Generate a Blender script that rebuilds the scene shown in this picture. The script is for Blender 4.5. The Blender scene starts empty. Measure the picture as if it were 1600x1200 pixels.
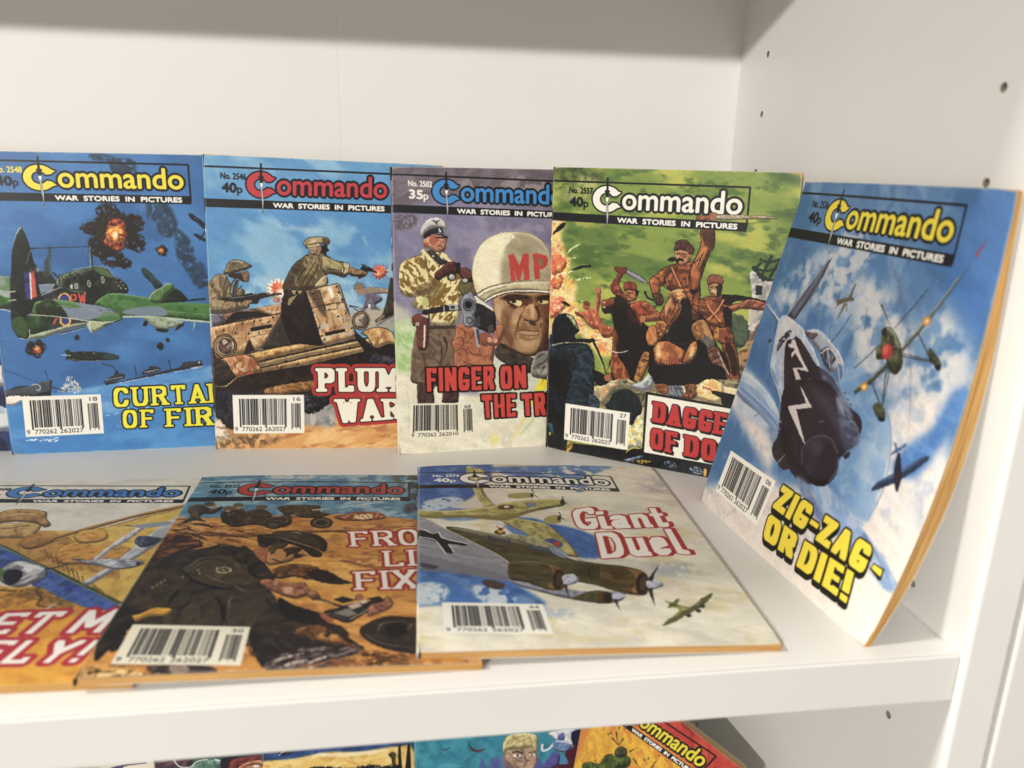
import bpy, bmesh, math, json, random
import numpy as np
from mathutils import Vector, Matrix

scene = bpy.context.scene
C = bpy.data.collections.new('scene'); scene.collection.children.link(C)
MM = 0.001                                  # everything below is laid out in millimetres

# ------------------------------------------------------------ camera
cd = bpy.data.cameras.new('camera'); cam = bpy.data.objects.new('camera', cd); C.objects.link(cam)
def _rot(r):
    th = np.linalg.norm(r); k = np.array(r)/th
    Kx = np.array([[0, -k[2], k[1]], [k[2], 0, -k[0]], [-k[1], k[0], 0]])
    return np.eye(3)+math.sin(th)*Kx+(1-math.cos(th))*Kx@Kx
R3 = _rot([0.280166, -0.141472, 0.005008])@np.array([[1, 0, 0], [0, 0, -1], [0, 1, 0]], float)
CAMP = [-207.797, -491.92, 176.469]
m = Matrix(((R3[0][0], -R3[1][0], -R3[2][0], CAMP[0]*MM), (R3[0][1], -R3[1][1], -R3[2][1], CAMP[1]*MM),
            (R3[0][2], -R3[1][2], -R3[2][2], CAMP[2]*MM), (0, 0, 0, 1)))
cam.matrix_world = m
cd.sensor_width = 36; cd.lens = 36*1235.85/1600
cd.clip_start = 0.01; cd.clip_end = 50
cd.dof.use_dof = True; cd.dof.focus_distance = 0.43; cd.dof.aperture_fstop = 8.0
scene.camera = cam

# ------------------------------------------------------------ room light and lamps
w = bpy.data.worlds.new('World'); scene.world = w; w.use_nodes = True
w.node_tree.nodes['Background'].inputs[0].default_value = (1.0, 0.955, 0.895, 1)
w.node_tree.nodes['Background'].inputs[1].default_value = 0.41
def lamp(name, loc, target, size, sy, watts, col):
    l = bpy.data.lights.new(name, 'AREA'); l.shape = 'RECTANGLE'; l.size = size; l.size_y = sy; l.energy = watts; l.color = col
    o = bpy.data.objects.new(name, l); C.objects.link(o); o.location = loc
    o.rotation_euler = (Vector(target)-Vector(loc)).to_track_quat('-Z', 'Y').to_euler()
    return o
# a shop light well out in front of the shelves, and one in the ceiling just over their front edge
lamp('front_lamp', (-1.95, -2.86, 1.297), (-0.2, 0, 0.1), 0.2, 0.05, 92, (1.0, 0.955, 0.90))
lamp('ceiling_lamp', (-1.6, -0.2926, 1.5), (-0.2, -0.25, 0), 0.4, 0.02, 60, (1.0, 0.955, 0.89))
scene.view_settings.view_transform = 'Standard'; scene.view_settings.look = 'None'
scene.view_settings.exposure = 0.08; scene.view_settings.gamma = 1.0

# ------------------------------------------------------------ helpers
def link(name, me, mat=None, parent=None):
    o = bpy.data.objects.new(name, me); C.objects.link(o)
    if mat: me.materials.append(mat)
    if parent: o.parent = parent
    return o
def from_bm(name, bm, mat=None, parent=None, smooth=False):
    me = bpy.data.meshes.new(name); bm.to_mesh(me); bm.free()
    if smooth:
        for p in me.polygons: p.use_smooth = True
    return link(name, me, mat, parent)
def add_box(bm, x0, x1, y0, y1, z0, z1, bev=0.0, seg=3):
    v = [bm.verts.new((x*MM, y*MM, z*MM)) for x in (x0, x1) for y in (y0, y1) for z in (z0, z1)]
    fs = [(0, 1, 3, 2), (4, 6, 7, 5), (0, 4, 5, 1), (2, 3, 7, 6), (0, 2, 6, 4), (1, 5, 7, 3)]
    f = [bm.faces.new([v[i] for i in q]) for q in fs]
    if bev:
        es = list({e for q in f for e in q.edges})
        bmesh.ops.bevel(bm, geom=es, offset=bev*MM, segments=seg, profile=0.6, affect='EDGES')
def thing(name, label, cat, loc, group=None):
    o = bpy.data.objects.new(name, None); C.objects.link(o); o.location = [a*MM for a in loc]
    o.empty_display_size = 0.02
    o['label'] = label; o['category'] = cat
    if group: o['group'] = group
    return o

# ------------------------------------------------------------ materials
def new_mat(name):
    mt = bpy.data.materials.new(name); mt.use_nodes = True
    nt = mt.node_tree; b = nt.nodes['Principled BSDF']
    return mt, nt, b
def noise_mix(nt, scale, c1, c2, lo=0.35, hi=0.65, det=4, vec=None):
    n = nt.nodes.new('ShaderNodeTexNoise'); n.inputs['Scale'].default_value = scale; n.inputs['Detail'].default_value = det
    if vec: nt.links.new(vec, n.inputs['Vector'])
    r = nt.nodes.new('ShaderNodeValToRGB'); r.color_ramp.elements[0].position = lo; r.color_ramp.elements[1].position = hi
    r.color_ramp.elements[0].color = (*c1, 1); r.color_ramp.elements[1].color = (*c2, 1)
    nt.links.new(n.outputs['Fac'], r.inputs['Fac'])
    return r.outputs['Color'], n.outputs['Fac']
def white_melamine(name, base=(0.79, 0.775, 0.74), rough=0.33):
    mt, nt, b = new_mat(name)
    geo = nt.nodes.new('ShaderNodeNewGeometry')
    c, f = noise_mix(nt, 9, tuple(x*0.955 for x in base), base, 0.3, 0.7, 5, geo.outputs['Position'])
    # small scuffs and specks of dirt
    n = nt.nodes.new('ShaderNodeTexNoise'); n.inputs['Scale'].default_value = 95; n.inputs['Detail'].default_value = 2
    nt.links.new(geo.outputs['Position'], n.inputs['Vector'])
    r = nt.nodes.new('ShaderNodeValToRGB'); r.color_ramp.elements[0].position = 0.765; r.color_ramp.elements[1].position = 0.84
    nt.links.new(n.outputs['Fac'], r.inputs['Fac'])
    mx = nt.nodes.new('ShaderNodeMix'); mx.data_type = 'RGBA'
    nt.links.new(r.outputs['Color'], mx.inputs['Factor']); nt.links.new(c, mx.inputs['A'])
    mx.inputs['B'].default_value = (0.40, 0.36, 0.30, 1)
    nt.links.new(mx.outputs['Result'], b.inputs['Base Color'])
    b.inputs['Roughness'].default_value = rough
    b.inputs['Specular IOR Level'].default_value = 0.5
    # faint orange-peel of the foil
    bn = nt.nodes.new('ShaderNodeTexNoise'); bn.inputs['Scale'].default_value = 700; bn.inputs['Detail'].default_value = 2
    nt.links.new(geo.outputs['Position'], bn.inputs['Vector'])
    bp = nt.nodes.new('ShaderNodeBump'); bp.inputs['Strength'].default_value = 0.12; bp.inputs['Distance'].default_value = 0.0002
    nt.links.new(bn.outputs['Fac'], bp.inputs['Height']); nt.links.new(bp.outputs['Normal'], b.inputs['Normal'])
    rr = nt.nodes.new('ShaderNodeMapRange'); rr.inputs['To Min'].default_value = rough-0.05; rr.inputs['To Max'].default_value = rough+0.12
    nt.links.new(f, rr.inputs['Value']); nt.links.new(rr.outputs['Result'], b.inputs['Roughness'])
    return mt
M_white = white_melamine('white_melamine')
M_back = white_melamine('white_painted_hardboard', (0.80, 0.785, 0.76), 0.55)
M_edge = white_melamine('white_edge_band', (0.76, 0.745, 0.71), 0.30)
mt, nt, b = new_mat('bare_chipboard'); b.inputs['Roughness'].default_value = 0.9
c, f = noise_mix(nt, 600, (0.16, 0.12, 0.08), (0.34, 0.26, 0.18)); nt.links.new(c, b.inputs['Base Color'])
M_chip = mt
def paper_edge(name, c1, c2):
    mt, nt, b = new_mat(name); b.inputs['Roughness'].default_value = 0.85; b.inputs['Specular IOR Level'].default_value = 0.2
    uvn = nt.nodes.new('ShaderNodeTexCoord'); mp = nt.nodes.new('ShaderNodeMapping')
    mp.inputs['Scale'].default_value = (1.2, 2.4, 1)
    nt.links.new(uvn.outputs['UV'], mp.inputs['Vector'])
    c, f = noise_mix(nt, 3.0, c1, c2, 0.34, 0.66, 6, mp.outputs['Vector']); nt.links.new(c, b.inputs['Base Color'])
    bp = nt.nodes.new('ShaderNodeBump'); bp.inputs['Strength'].default_value = 0.5; bp.inputs['Distance'].default_value = 0.0003
    nt.links.new(f, bp.inputs['Height']); nt.links.new(bp.outputs['Normal'], b.inputs['Normal'])
    return mt
M_pages = paper_edge('yellowed_pulp_pages', (0.40, 0.20, 0.06), (0.68, 0.42, 0.16))
M_pages2 = paper_edge('older_pulp_pages', (0.30, 0.19, 0.09), (0.52, 0.38, 0.22))
mt, nt, b = new_mat('plain_cover_card'); b.inputs['Base Color'].default_value = (0.66, 0.62, 0.54, 1); b.inputs['Roughness'].default_value = 0.5
c, f = noise_mix(nt, 160, (0.60, 0.56, 0.47), (0.70, 0.66, 0.58)); nt.links.new(c, b.inputs['Base Color'])
M_card = mt
mt, nt, b = new_mat('galvanised_staple'); b.inputs['Metallic'].default_value = 1; b.inputs['Roughness'].default_value = 0.35; b.inputs['Base Color'].default_value = (0.5, 0.48, 0.45, 1)
M_staple = mt
def print_mat(name, img):
    mt, nt, b = new_mat(name)
    t = nt.nodes.new('ShaderNodeTexImage'); t.image = img; t.interpolation = 'Cubic'; t.extension = 'EXTEND'
    geo = nt.nodes.new('ShaderNodeTexCoord')
    hs = nt.nodes.new('ShaderNodeHueSaturation'); hs.inputs['Saturation'].default_value = 0.93; hs.inputs['Value'].default_value = 1.0
    nt.links.new(t.outputs['Color'], hs.inputs['Color']); nt.links.new(hs.outputs['Color'], b.inputs['Base Color'])
    n = nt.nodes.new('ShaderNodeTexNoise'); n.inputs['Scale'].default_value = 14; n.inputs['Detail'].default_value = 5
    nt.links.new(geo.outputs['UV'], n.inputs['Vector'])
    mr = nt.nodes.new('ShaderNodeMapRange'); mr.inputs['To Min'].default_value = 0.30; mr.inputs['To Max'].default_value = 0.52
    nt.links.new(n.outputs['Fac'], mr.inputs['Value']); nt.links.new(mr.outputs['Result'], b.inputs['Roughness'])
    b.inputs['Specular IOR Level'].default_value = 0.34
    # the cover card is never dead flat: long soft waves and fine paper tooth
    n1 = nt.nodes.new('ShaderNodeTexNoise'); n1.inputs['Scale'].default_value = 2.2; n1.inputs['Detail'].default_value = 1
    nt.links.new(geo.outputs['UV'], n1.inputs['Vector'])
    b1 = nt.nodes.new('ShaderNodeBump'); b1.inputs['Strength'].default_value = 0.5; b1.inputs['Distance'].default_value = 0.0025
    nt.links.new(n1.outputs['Fac'], b1.inputs['Height'])
    n2 = nt.nodes.new('ShaderNodeTexNoise'); n2.inputs['Scale'].default_value = 260; n2.inputs['Detail'].default_value = 2
    nt.links.new(geo.outputs['UV'], n2.inputs['Vector'])
    b2 = nt.nodes.new('ShaderNodeBump'); b2.inputs['Strength'].default_value = 0.08; b2.inputs['Distance'].default_value = 0.0002
    nt.links.new(n2.outputs['Fac'], b2.inputs['Height']); nt.links.new(b1.outputs['Normal'], b2.inputs['Normal'])
    nt.links.new(b2.outputs['Normal'], b.inputs['Normal'])
    return mt

# ---------------------------------------------------------------- print shop: draws the flat printed covers as pixels
CW, CH = 136.0, 173.0                      # a cover, in millimetres
K = 5.0                                    # printed dots per millimetre

def hexc(h):
    return np.array([int(h[i:i+2], 16)/255.0 for i in (0, 2, 4)], np.float32)

def sstep(a, b, x):
    t = np.clip((x-a)/(b-a+1e-9), 0, 1)
    return t*t*(3-2*t)

class Noise:
    def __init__(s, w, h): s.w, s.h, s.c = w, h, {}
    def get(s, scale, ax=1.0, ang=0.0, seed=0, box=None):
        x0, y0, w, h = box if box else (0, 0, s.w, s.h)
        key = (int(scale*97), seed)
        if key not in s.c:
            s.c[key] = np.random.RandomState((seed*7919+int(scale*97)) % 100000).rand(4, 64, 64).astype(np.float32)
        G = s.c[key]
        yy, xx = np.mgrid[y0:y0+h, x0:x0+w].astype(np.float32)/np.float32(scale*K)
        if ang:
            c, d = np.float32(math.cos(math.radians(ang))), np.float32(math.sin(math.radians(ang)))
            xx, yy = xx*c+yy*d, -xx*d+yy*c
        xx = xx/np.float32(ax)
        out = np.zeros((h, w), np.float32); amp = 1.0; tot = 0
        for o in range(4):
            if o and scale/2**o < 0.25: break
            X = xx*(2**o)+17.3*o+5; Y = yy*(2**o)+9.1*o+5
            xi = np.floor(X).astype(np.int32); yi = np.floor(Y).astype(np.int32)
            fx = X-xi; fy = Y-yi; fx = fx*fx*(3-2*fx); fy = fy*fy*(3-2*fy)
            a0 = (yi & 63)*64; a1 = ((yi+1) & 63)*64; x0_ = xi & 63; x1_ = (xi+1) & 63
            g = G[o].ravel()
            A = g[a0+x0_]; B = g[a0+x1_]; D_ = g[a1+x0_]; E_ = g[a1+x1_]
            A = A+(B-A)*fx; D_ = D_+(E_-D_)*fx
            out += np.float32(amp)*(A+(D_-A)*fy)
            tot += amp; amp *= 0.55
        return np.clip((out/tot-0.5)*1.9+0.5, 0, 1)

def raster(polys, x0, y0, w, h, SS=4):
    """antialiased coverage of closed polygons (one winding sum), pixel box at x0,y0 sized w,h"""
    acc = np.zeros((h*SS, w+2), np.float32)
    E = []
    for P in polys:
        P = np.asarray(P, np.float64)
        Q = np.roll(P, -1, 0)
        E.append(np.concatenate([P, Q], 1))
    E = np.concatenate(E)
    ax, ay, bx, by = (E[:, 0]-x0), (E[:, 1]-y0)*SS, (E[:, 2]-x0), (E[:, 3]-y0)*SS
    keep = np.abs(by-ay) > 1e-9
    ax, ay, bx, by = ax[keep], ay[keep], bx[keep], by[keep]
    sg = np.where(by > ay, 1.0, -1.0)
    lo = np.minimum(ay, by); hi = np.maximum(ay, by)
    r0 = np.clip(np.ceil(lo-0.5), 0, h*SS).astype(int); r1 = np.clip(np.ceil(hi-0.5), 0, h*SS).astype(int)
    n = r1-r0; ok = n > 0
    if not ok.any(): return np.zeros((h, w), np.float32)
    ax, ay, bx, by, sg, r0, n = ax[ok], ay[ok], bx[ok], by[ok], sg[ok], r0[ok], n[ok]
    idx = np.repeat(np.arange(len(n)), n)
    off = np.arange(n.sum())-np.repeat(np.cumsum(n)-n, n)
    rows = r0[idx]+off
    t = (rows+0.5-ay[idx])/(by[idx]-ay[idx])
    xs = np.clip(ax[idx]+t*(bx[idx]-ax[idx]), 0, w)
    xi = np.floor(xs).astype(int); f = xs-xi
    flat = acc.ravel(); W = w+2
    flat += np.bincount(rows*W+xi, weights=sg[idx]*(1-f), minlength=flat.size)[:flat.size].astype(np.float32)
    flat += np.bincount(rows*W+xi+1, weights=sg[idx]*f, minlength=flat.size)[:flat.size].astype(np.float32)
    cov = np.clip(np.abs(np.cumsum(flat.reshape(acc.shape), 1)), 0, 1)[:, :w]
    return cov.reshape(h, SS, w).mean(1)

def blur(m, s):
    if s < 0.3: return m
    r = int(math.ceil(s*2.6)); k = np.exp(-0.5*(np.arange(-r, r+1)/s)**2); k /= k.sum()
    p = np.pad(m, ((r, r), (0, 0)), mode='edge'); o = np.zeros_like(m)
    for i, a in enumerate(k): o += a*p[i:i+m.shape[0]]
    p = np.pad(o, ((0, 0), (r, r)), mode='edge'); o = np.zeros_like(m)
    for i, a in enumerate(k): o += a*p[:, i:i+m.shape[1]]
    return o.astype(np.float32)

def dilate(m, r):
    if r <= 0: return m
    h, w = m.shape; R = int(math.ceil(r))+1
    yy, xx = np.mgrid[-R:R+1, -R:R+1]
    d = (np.hypot(xx, yy) <= r).astype(np.float32)
    H, W = h+2*R, w+2*R
    F = np.fft.irfft2(np.fft.rfft2(m, (H, W))*np.fft.rfft2(d, (H, W)), (H, W))[R:R+h, R:R+w]
    return np.clip(F*0.8-0.1, 0, 1).astype(np.float32)

def spline(P, closed=True, n=5):
    P = np.asarray(P, float)
    if len(P) < 3: return P
    if closed: A = np.concatenate([P[-1:], P, P[:2]])
    else: A = np.concatenate([2*P[:1]-P[1:2], P, 2*P[-1:]-P[-2:-1]])
    out = []; t = np.linspace(0, 1, n, endpoint=False)[:, None]
    for i in range(1, len(A)-2):
        p0, p1, p2, p3 = A[i-1], A[i], A[i+1], A[i+2]
        out.append(0.5*((2*p1)+(p2-p0)*t+(2*p0-5*p1+4*p2-p3)*t*t+(3*p1-p0-3*p2+p3)*t**3))
    if not closed: out.append(P[-1:])
    return np.concatenate(out)

def ribbon(P, w, w2=None):
    P = np.asarray(P, float)
    d = np.gradient(P, axis=0); L = np.hypot(d[:, 0], d[:, 1])+1e-9
    nn = np.stack([-d[:, 1]/L, d[:, 0]/L], 1)
    if w2 is None: ws = np.full(len(P), w)
    elif w2 == 'b': ws = w*np.sin(np.linspace(0.12, math.pi-0.12, len(P)))
    else: ws = np.linspace(w, w2, len(P))
    return np.concatenate([P+nn*ws[:, None]/2, (P-nn*ws[:, None]/2)[::-1]])

# stroke letters: polylines in a unit box, drawn with a rectangular pen, slab serifs put on free ends
RC = [(1,.79),(.9,.93),(.7,1),(.3,1),(.08,.88),(0,.68),(0,.32),(.08,.12),(.3,0),(.7,0),(.92,.1),(1,.27)]
GL = {
'A': (1.0, [[(0,0),(.5,1),(1,0)],[(.2,.3),(.8,.3)]]),
'B': (.95, [[(0,0),(0,1),(.65,1),(.92,.9),(.92,.62),(.7,.53),(0,.53)],[(.7,.53),(1,.42),(1,.12),(.75,0),(0,0)]]),
'C': (.95, [RC]),
'D': (1.0, [[(0,0),(0,1),(.6,1),(.9,.88),(1,.66),(1,.34),(.9,.12),(.6,0),(0,0)]]),
'E': (.85, [[(1,.94),(1,1),(0,1),(0,0),(1,0),(1,.06)],[(0,.5),(.8,.5)]]),
'F': (.82, [[(1,.9),(1,1),(0,1),(0,0)],[(0,.5),(.8,.5)]]),
'G': (1.0, [RC+[(1,.40),(.64,.40)]]),
'H': (1.0, [[(0,0),(0,1)],[(1,0),(1,1)],[(0,.5),(1,.5)]]),
'I': (.0, [[(.5,0),(.5,1)]]),
'J': (.8, [[(1,1),(1,.3),(.85,.05),(.5,0),(.15,.05),(0,.3)]]),
'K': (1.0, [[(0,0),(0,1)],[(1,1),(.1,.5),(1,0)]]),
'L': (.8, [[(0,1),(0,0),(1,0),(1,.12)]]),
'M': (1.15, [[(0,0),(0,1),(.5,.25),(1,1),(1,0)]]),
'N': (1.05, [[(0,0),(0,1),(1,0),(1,1)]]),
'O': (1.0, [[(.3,1),(.7,1),(.92,.88),(1,.68),(1,.32),(.92,.12),(.7,0),(.3,0),(.08,.12),(0,.32),(0,.68),(.08,.88),(.3,1)]]),
'P': (.9, [[(0,0),(0,1),(.7,1),(1,.88),(1,.56),(.7,.44),(0,.44)]]),
'R': (.98, [[(0,0),(0,1),(.68,1),(.95,.88),(.95,.6),(.68,.5),(0,.5)],[(.55,.5),(1,0)]]),
'S': (.9, [[(.97,.78),(.85,.96),(.6,1),(.35,1),(.08,.92),(0,.74),(.12,.58),(.88,.42),(1,.26),(.9,.07),(.65,0),(.35,0),(.12,.05),(.02,.22)]]),
'T': (.95, [[(0,.88),(0,1),(1,1),(1,.88)],[(.5,0),(.5,1)]]),
'U': (1.0, [[(0,1),(0,.3),(.12,.07),(.35,0),(.65,0),(.88,.07),(1,.3),(1,1)]]),
'V': (1.0, [[(0,1),(.5,0),(1,1)]]),
'W': (1.22, [[(0,1),(.25,0),(.5,.85),(.75,0),(1,1)]]),
'X': (1.0, [[(0,0),(1,1)],[(0,1),(1,0)]]),
'Y': (1.0, [[(0,1),(.5,.45),(1,1)],[(.5,.45),(.5,0)]]),
'Z': (.95, [[(0,.9),(0,1),(1,1),(0,0),(1,0),(1,.1)]]),
'-': (.35, [[(0,.45),(1,.45)]]),
'.': (.0, [[(.5,0),(.5,.02)]]),
'!': (.0, [[(.5,1),(.5,.36)],[(.5,0),(.5,.02)]]),
'a': (.8, [[(.05,.55),(.5,.68),(1,.55),(1,.06),(1.1,0)],[(1,.4),(.35,.36),(0,.2),(.3,0),(1,.14)]]),
'e': (.75, [[(0,.32),(1,.42),(.9,.6),(.5,.68),(0,.5),(0,.18),(.45,0),(1,.14)]]),
'i': (.0, [[(.5,.66),(.5,.04),(1.2,0)],[(.4,.92),(.6,.98)]]),
'l': (.0, [[(.5,1.05),(.5,.06),(1.3,0)]]),
'n': (.85, [[(0,0),(0,.66)],[(0,.56),(.6,.68),(1,.52),(1,.04),(1.15,0)]]),
't': (.5, [[(.3,1.0),(.3,.08),(.7,0),(1.1,.1)],[(-.2,.66),(1,.66)]]),
'u': (.85, [[(0,.68),(0,.14),(.4,0),(1,.16)],[(1,.68),(1,.04),(1.15,0)]]),
}
def hull(pts):
    pts = sorted(set((round(float(a), 5), round(float(b), 5)) for a, b in pts))
    def half(ps):
        o = []
        for q in ps:
            while len(o) > 1 and (o[-1][0]-o[-2][0])*(q[1]-o[-2][1])-(o[-1][1]-o[-2][1])*(q[0]-o[-2][0]) <= 0: o.pop()
            o.append(q)
        return o
    a, b = half(pts), half(pts[::-1])
    return a[:-1]+b[:-1]

def stroke_text(txt, tv, th, width=0.62, gap=0.12, serif=0, sh=None):
    """polygons of the string, cap height 1; tv/th pen width and height as fractions of cap height"""
    x = 0.0; out = []
    for ch in txt:
        if ch == ' ': x += 0.38; continue
        w, ss = GL[ch]
        iw = w*width; W = iw+tv
        ends = [(tuple(p), s, 0 if k == 0 else 1) for s in ss for k, p in ((0, s[0]), (1, s[-1]))]
        allp = [tuple(q) for s in ss for q in s]
        def tr(q): return (x+tv/2+q[0]*iw if iw > 0 else x+tv/2+(q[0]-.5)*tv*.9, th/2+q[1]*(1-th))
        for s in ss:
            for a, b in zip(s[:-1], s[1:]):
                A, B = tr(a), tr(b)
                diag = abs(B[0]-A[0]) > 0.1 and abs(B[1]-A[1]) > 0.45
                pv = tv*(0.92 if diag else 1)
                c = [(px+sx*pv/2, py+sy*th/2) for px, py in (A, B) for sx in (-1, 1) for sy in (-1, 1)]
                out.append(hull(c))
        if serif:
            for (p, s, k) in ends:
                if allp.count(p) > 1 and not (ch in 'BDR' and p == (0, 0)): continue
                q = s[1] if k == 0 else s[-2]
                if ch.islower() or p[1] not in (0, 1) or abs(q[1]-p[1]) < 0.3: continue
                X, Y = tr(p); sw = tv/2+serif
                y0, y1 = (0, th*0.8) if p[1] == 0 else (1-th*0.8, 1)
                out.append([(X-sw, y0), (X+sw, y0), (X+sw, y1), (X-sw, y1)])
            if ch in 'BDPREF':
                X, _ = tr((0, 0)); out.append([(X-tv/2-serif, 1-th*.8), (X, 1-th*.8), (X, 1), (X-tv/2-serif, 1)])
                if ch in 'E': out.append([(X-tv/2-serif, 0), (X, 0), (X, th*.8), (X-tv/2-serif, th*.8)])
            if ch in 'MN':
                for a in ((0, 1),) if ch == 'N' else ((0, 1), (1, 1)):
                    X, _ = tr(a); out.append([(X-tv/2-serif, 1-th*.8), (X+tv/2, 1-th*.8), (X+tv/2, 1), (X-tv/2-serif, 1)] if a[0] == 0 else [(X-tv/2, 1-th*.8), (X+tv/2+serif, 1-th*.8), (X+tv/2+serif, 1), (X-tv/2, 1)])
        x += W+gap
    return [np.array(P) for P in out], x-gap

_sans = {}
def sans_text(txt):
    """triangles of the string in Blender's own built-in font, plus its bounding box"""
    if txt in _sans: return _sans[txt]
    cu = bpy.data.curves.new('lettering', 'FONT'); cu.body = txt; cu.resolution_u = 4
    ob = bpy.data.objects.new('lettering', cu); C.objects.link(ob)
    me = bpy.data.meshes.new_from_object(ob)
    me.calc_loop_triangles()
    V = np.array([v.co[:2] for v in me.vertices])
    T = [V[list(t.vertices)] for t in me.loop_triangles]
    T = [t if (t[1][0]-t[0][0])*(t[2][1]-t[0][1])-(t[1][1]-t[0][1])*(t[2][0]-t[0][0]) > 0 else t[::-1] for t in T]
    bpy.data.objects.remove(ob); bpy.data.meshes.remove(me); bpy.data.curves.remove(cu)
    r = (T, V.min(0), V.max(0)); _sans[txt] = r
    return r

def quadmap(Q, u, v):
    """unit box (u right, v down) to the quad TL TR BR BL"""
    Q = np.asarray(Q, float)
    u = np.asarray(u)[..., None]; v = np.asarray(v)[..., None]
    return (Q[0]*(1-u)+Q[1]*u)*(1-v)+(Q[3]*(1-u)+Q[2]*u)*v

class Canvas:
    def __init__(s, seed=0):
        s.w, s.h = int(CW*K), int(CH*K)
        s.a = np.zeros((s.h, s.w, 3), np.float32)+0.9
        s.n = Noise(s.w, s.h); s.seed = seed; s.k = 0; s.nk = 0.7; s.nw = 0.07
    def box(s, P, m):
        P = np.concatenate([np.asarray(p) for p in P])
        x0 = max(0, int(P[:, 0].min()-m)); y0 = max(0, int(P[:, 1].min()-m))
        x1 = min(s.w, int(P[:, 0].max()+m)+2); y1 = min(s.h, int(P[:, 1].max()+m)+2)
        return (x0, y0, x1-x0, y1-y0) if x1 > x0 and y1 > y0 else None
    def put(s, m, b, col, o):
        x0, y0, w, h = b; sl = (slice(y0, y0+h), slice(x0, x0+w))
        c = np.broadcast_to(hexc(col), (h, w, 3)).copy()
        if 'g' in o:
            c2, gx0, gy0, gx1, gy1 = o['g']
            yy, xx = np.mgrid[y0:y0+h, x0:x0+w].astype(np.float32)/K*10
            t = ((xx-gx0)*(gx1-gx0)+(yy-gy0)*(gy1-gy0))/((gx1-gx0)**2+(gy1-gy0)**2+1e-6)
            t = sstep(0, 1, t)[..., None]; c = c*(1-t)+hexc(c2)*t
        for q in o.get('n', []):
            c2, sc, lo, hi = q[:4]; ax = q[4] if len(q) > 4 else 1; an = q[5] if len(q) > 5 else 0
            s.k += 1
            sd = q[6] if len(q) > 6 else (s.k*3) % 11
            sh = (hi-lo) < 0.08; nk = s.nk
            if not sh and sc <= 3:
                nk = 0.6
                if len(q) < 5: ax, an = 2.4, (s.k*53) % 180
            t = (1 if sh else nk)*sstep(lo-(0 if sh else s.nw), hi+(0 if sh else s.nw), s.n.get(sc, ax, an, sd, b))[..., None]; c = c*(1-t)+hexc(c2)*t
        if 'rim' in o:                      # darker or lighter towards the shape's own edge, as inked
            c2, rw = o['rim']; t = np.clip(1.6*(1-blur(m, rw*K)), 0, 1)[..., None]; c = c*(1-t)+hexc(c2)*t
        if 'an' in o:
            sc, lo, hi = o['an'][:3]; ax = o['an'][3] if len(o['an']) > 3 else 1; an = o['an'][4] if len(o['an']) > 4 else 0
            m = m*sstep(lo, hi, s.n.get(sc, ax, an, (s.k*5) % 7, b))
        if 'a' in o: m = m*o['a']
        m = m[..., None]
        s.a[sl] = s.a[sl]*(1-m)+c*m
    def shape(s, P, col, o):
        P = np.asarray(P, float)*K/10
        e = o.get('e', 0)*K; r = o.get('r', 0)*K
        if r:                                # ragged edge
            P = spline(P, True, 3) if len(P) < 60 else P
            rng = np.random.RandomState(s.seed*13+len(P)); Q = []
            for a, b in zip(P, np.roll(P, -1, 0)):
                k = max(1, int(np.hypot(*(b-a))/max(1.2, r*0.9)))
                for i in range(k): Q.append(a+(b-a)*i/k)
            P = np.array(Q)+rng.uniform(-r, r, (len(Q), 2))
        polys = [P]
        b = s.box(polys, 3+3*e+2)
        if not b: return
        m = raster(polys, *b)
        if e: m = blur(m, e)
        if 'ol' in o:
            oc, ow = o['ol']
            s.put(dilate(m, ow*K), b, oc, {'a': o.get('a', 1)})
        s.put(m, b, col, o)
        md = min(np.ptp(P[:, 0]), np.ptp(P[:, 1]))/K
        if 'n' in o and o.get('e', 0) < 0.5 and 2.2 < md < 48 and 'a' not in o and not o.get('flat') and m.size > 200:
            # the painter's modelling: a darker far side and a lighter near side to every form
            d = int(min(max(md*K*0.15, 2), 11)); c0 = hexc(col)
            wob = 0.75+0.5*s.n.get(1.6, 1, 0, 3, b)
            def shift(a, dy, dx):
                p = np.pad(a, d+1, mode='edge'); return p[d+1+dy:d+1+dy+a.shape[0], d+1+dx:d+1+dx+a.shape[1]]
            sh = np.clip(m*(1-blur(shift(m, d, int(d*0.6)), d*0.22))*wob*1.1, 0, 1)*0.62
            hl = np.clip(m*(1-blur(shift(m, -int(d*0.7), -int(d*0.4)), d*0.2))*wob, 0, 1)*0.34
            def hx(c): return ''.join('%02x' % int(255*min(1, max(0, v))) for v in c)
            s.put(hl, b, hx(c0*1.22+0.10), {}); s.put(sh, b, hx(c0*0.36+np.array([.02, .01, .02], np.float32)), {})
    def text(s, t, Q, col, o):
        Q = np.asarray(Q, float)*K/10
        st = o.get('f', 'sans'); polys = []
        if st == 'sans':
            T, lo, hi = sans_text(t)
            if 'bx' in o: lo = np.array([lo[0], o['bx'][0]]); hi = np.array([hi[0], o['bx'][1]])
            polys = [quadmap(Q, (q[:, 0]-lo[0])/(hi[0]-lo[0]), 1-(q[:, 1]-lo[1])/(hi[1]-lo[1])) for q in T]
            groups = [polys]
        else:
            tv, th, wd, gp, sf = o['fp']
            pl, W = stroke_text(t, tv, th, wd, gp, sf)
            groups = [[quadmap(Q, q[:, 0]/W, 1-q[:, 1])] for q in pl]
        mx = max([q[1] for q in o.get('ol', [])]+[0])+abs(o.get('sh', [0, 0])[0])+abs(o.get('sh', [0, 0])[1])
        b = s.box([p for g in groups for p in g], mx*K*1.5+14)
        if not b: return
        m = np.zeros((b[3], b[2]), np.float32)
        for g in groups: m = np.maximum(m, raster(g, *b))
        if 'rd' in o:
            for _ in range(2): m = sstep(0.33, 0.67, blur(m, o['rd']*K))
        if 'b' in o: m = dilate(m, o['b']*K)
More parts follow.
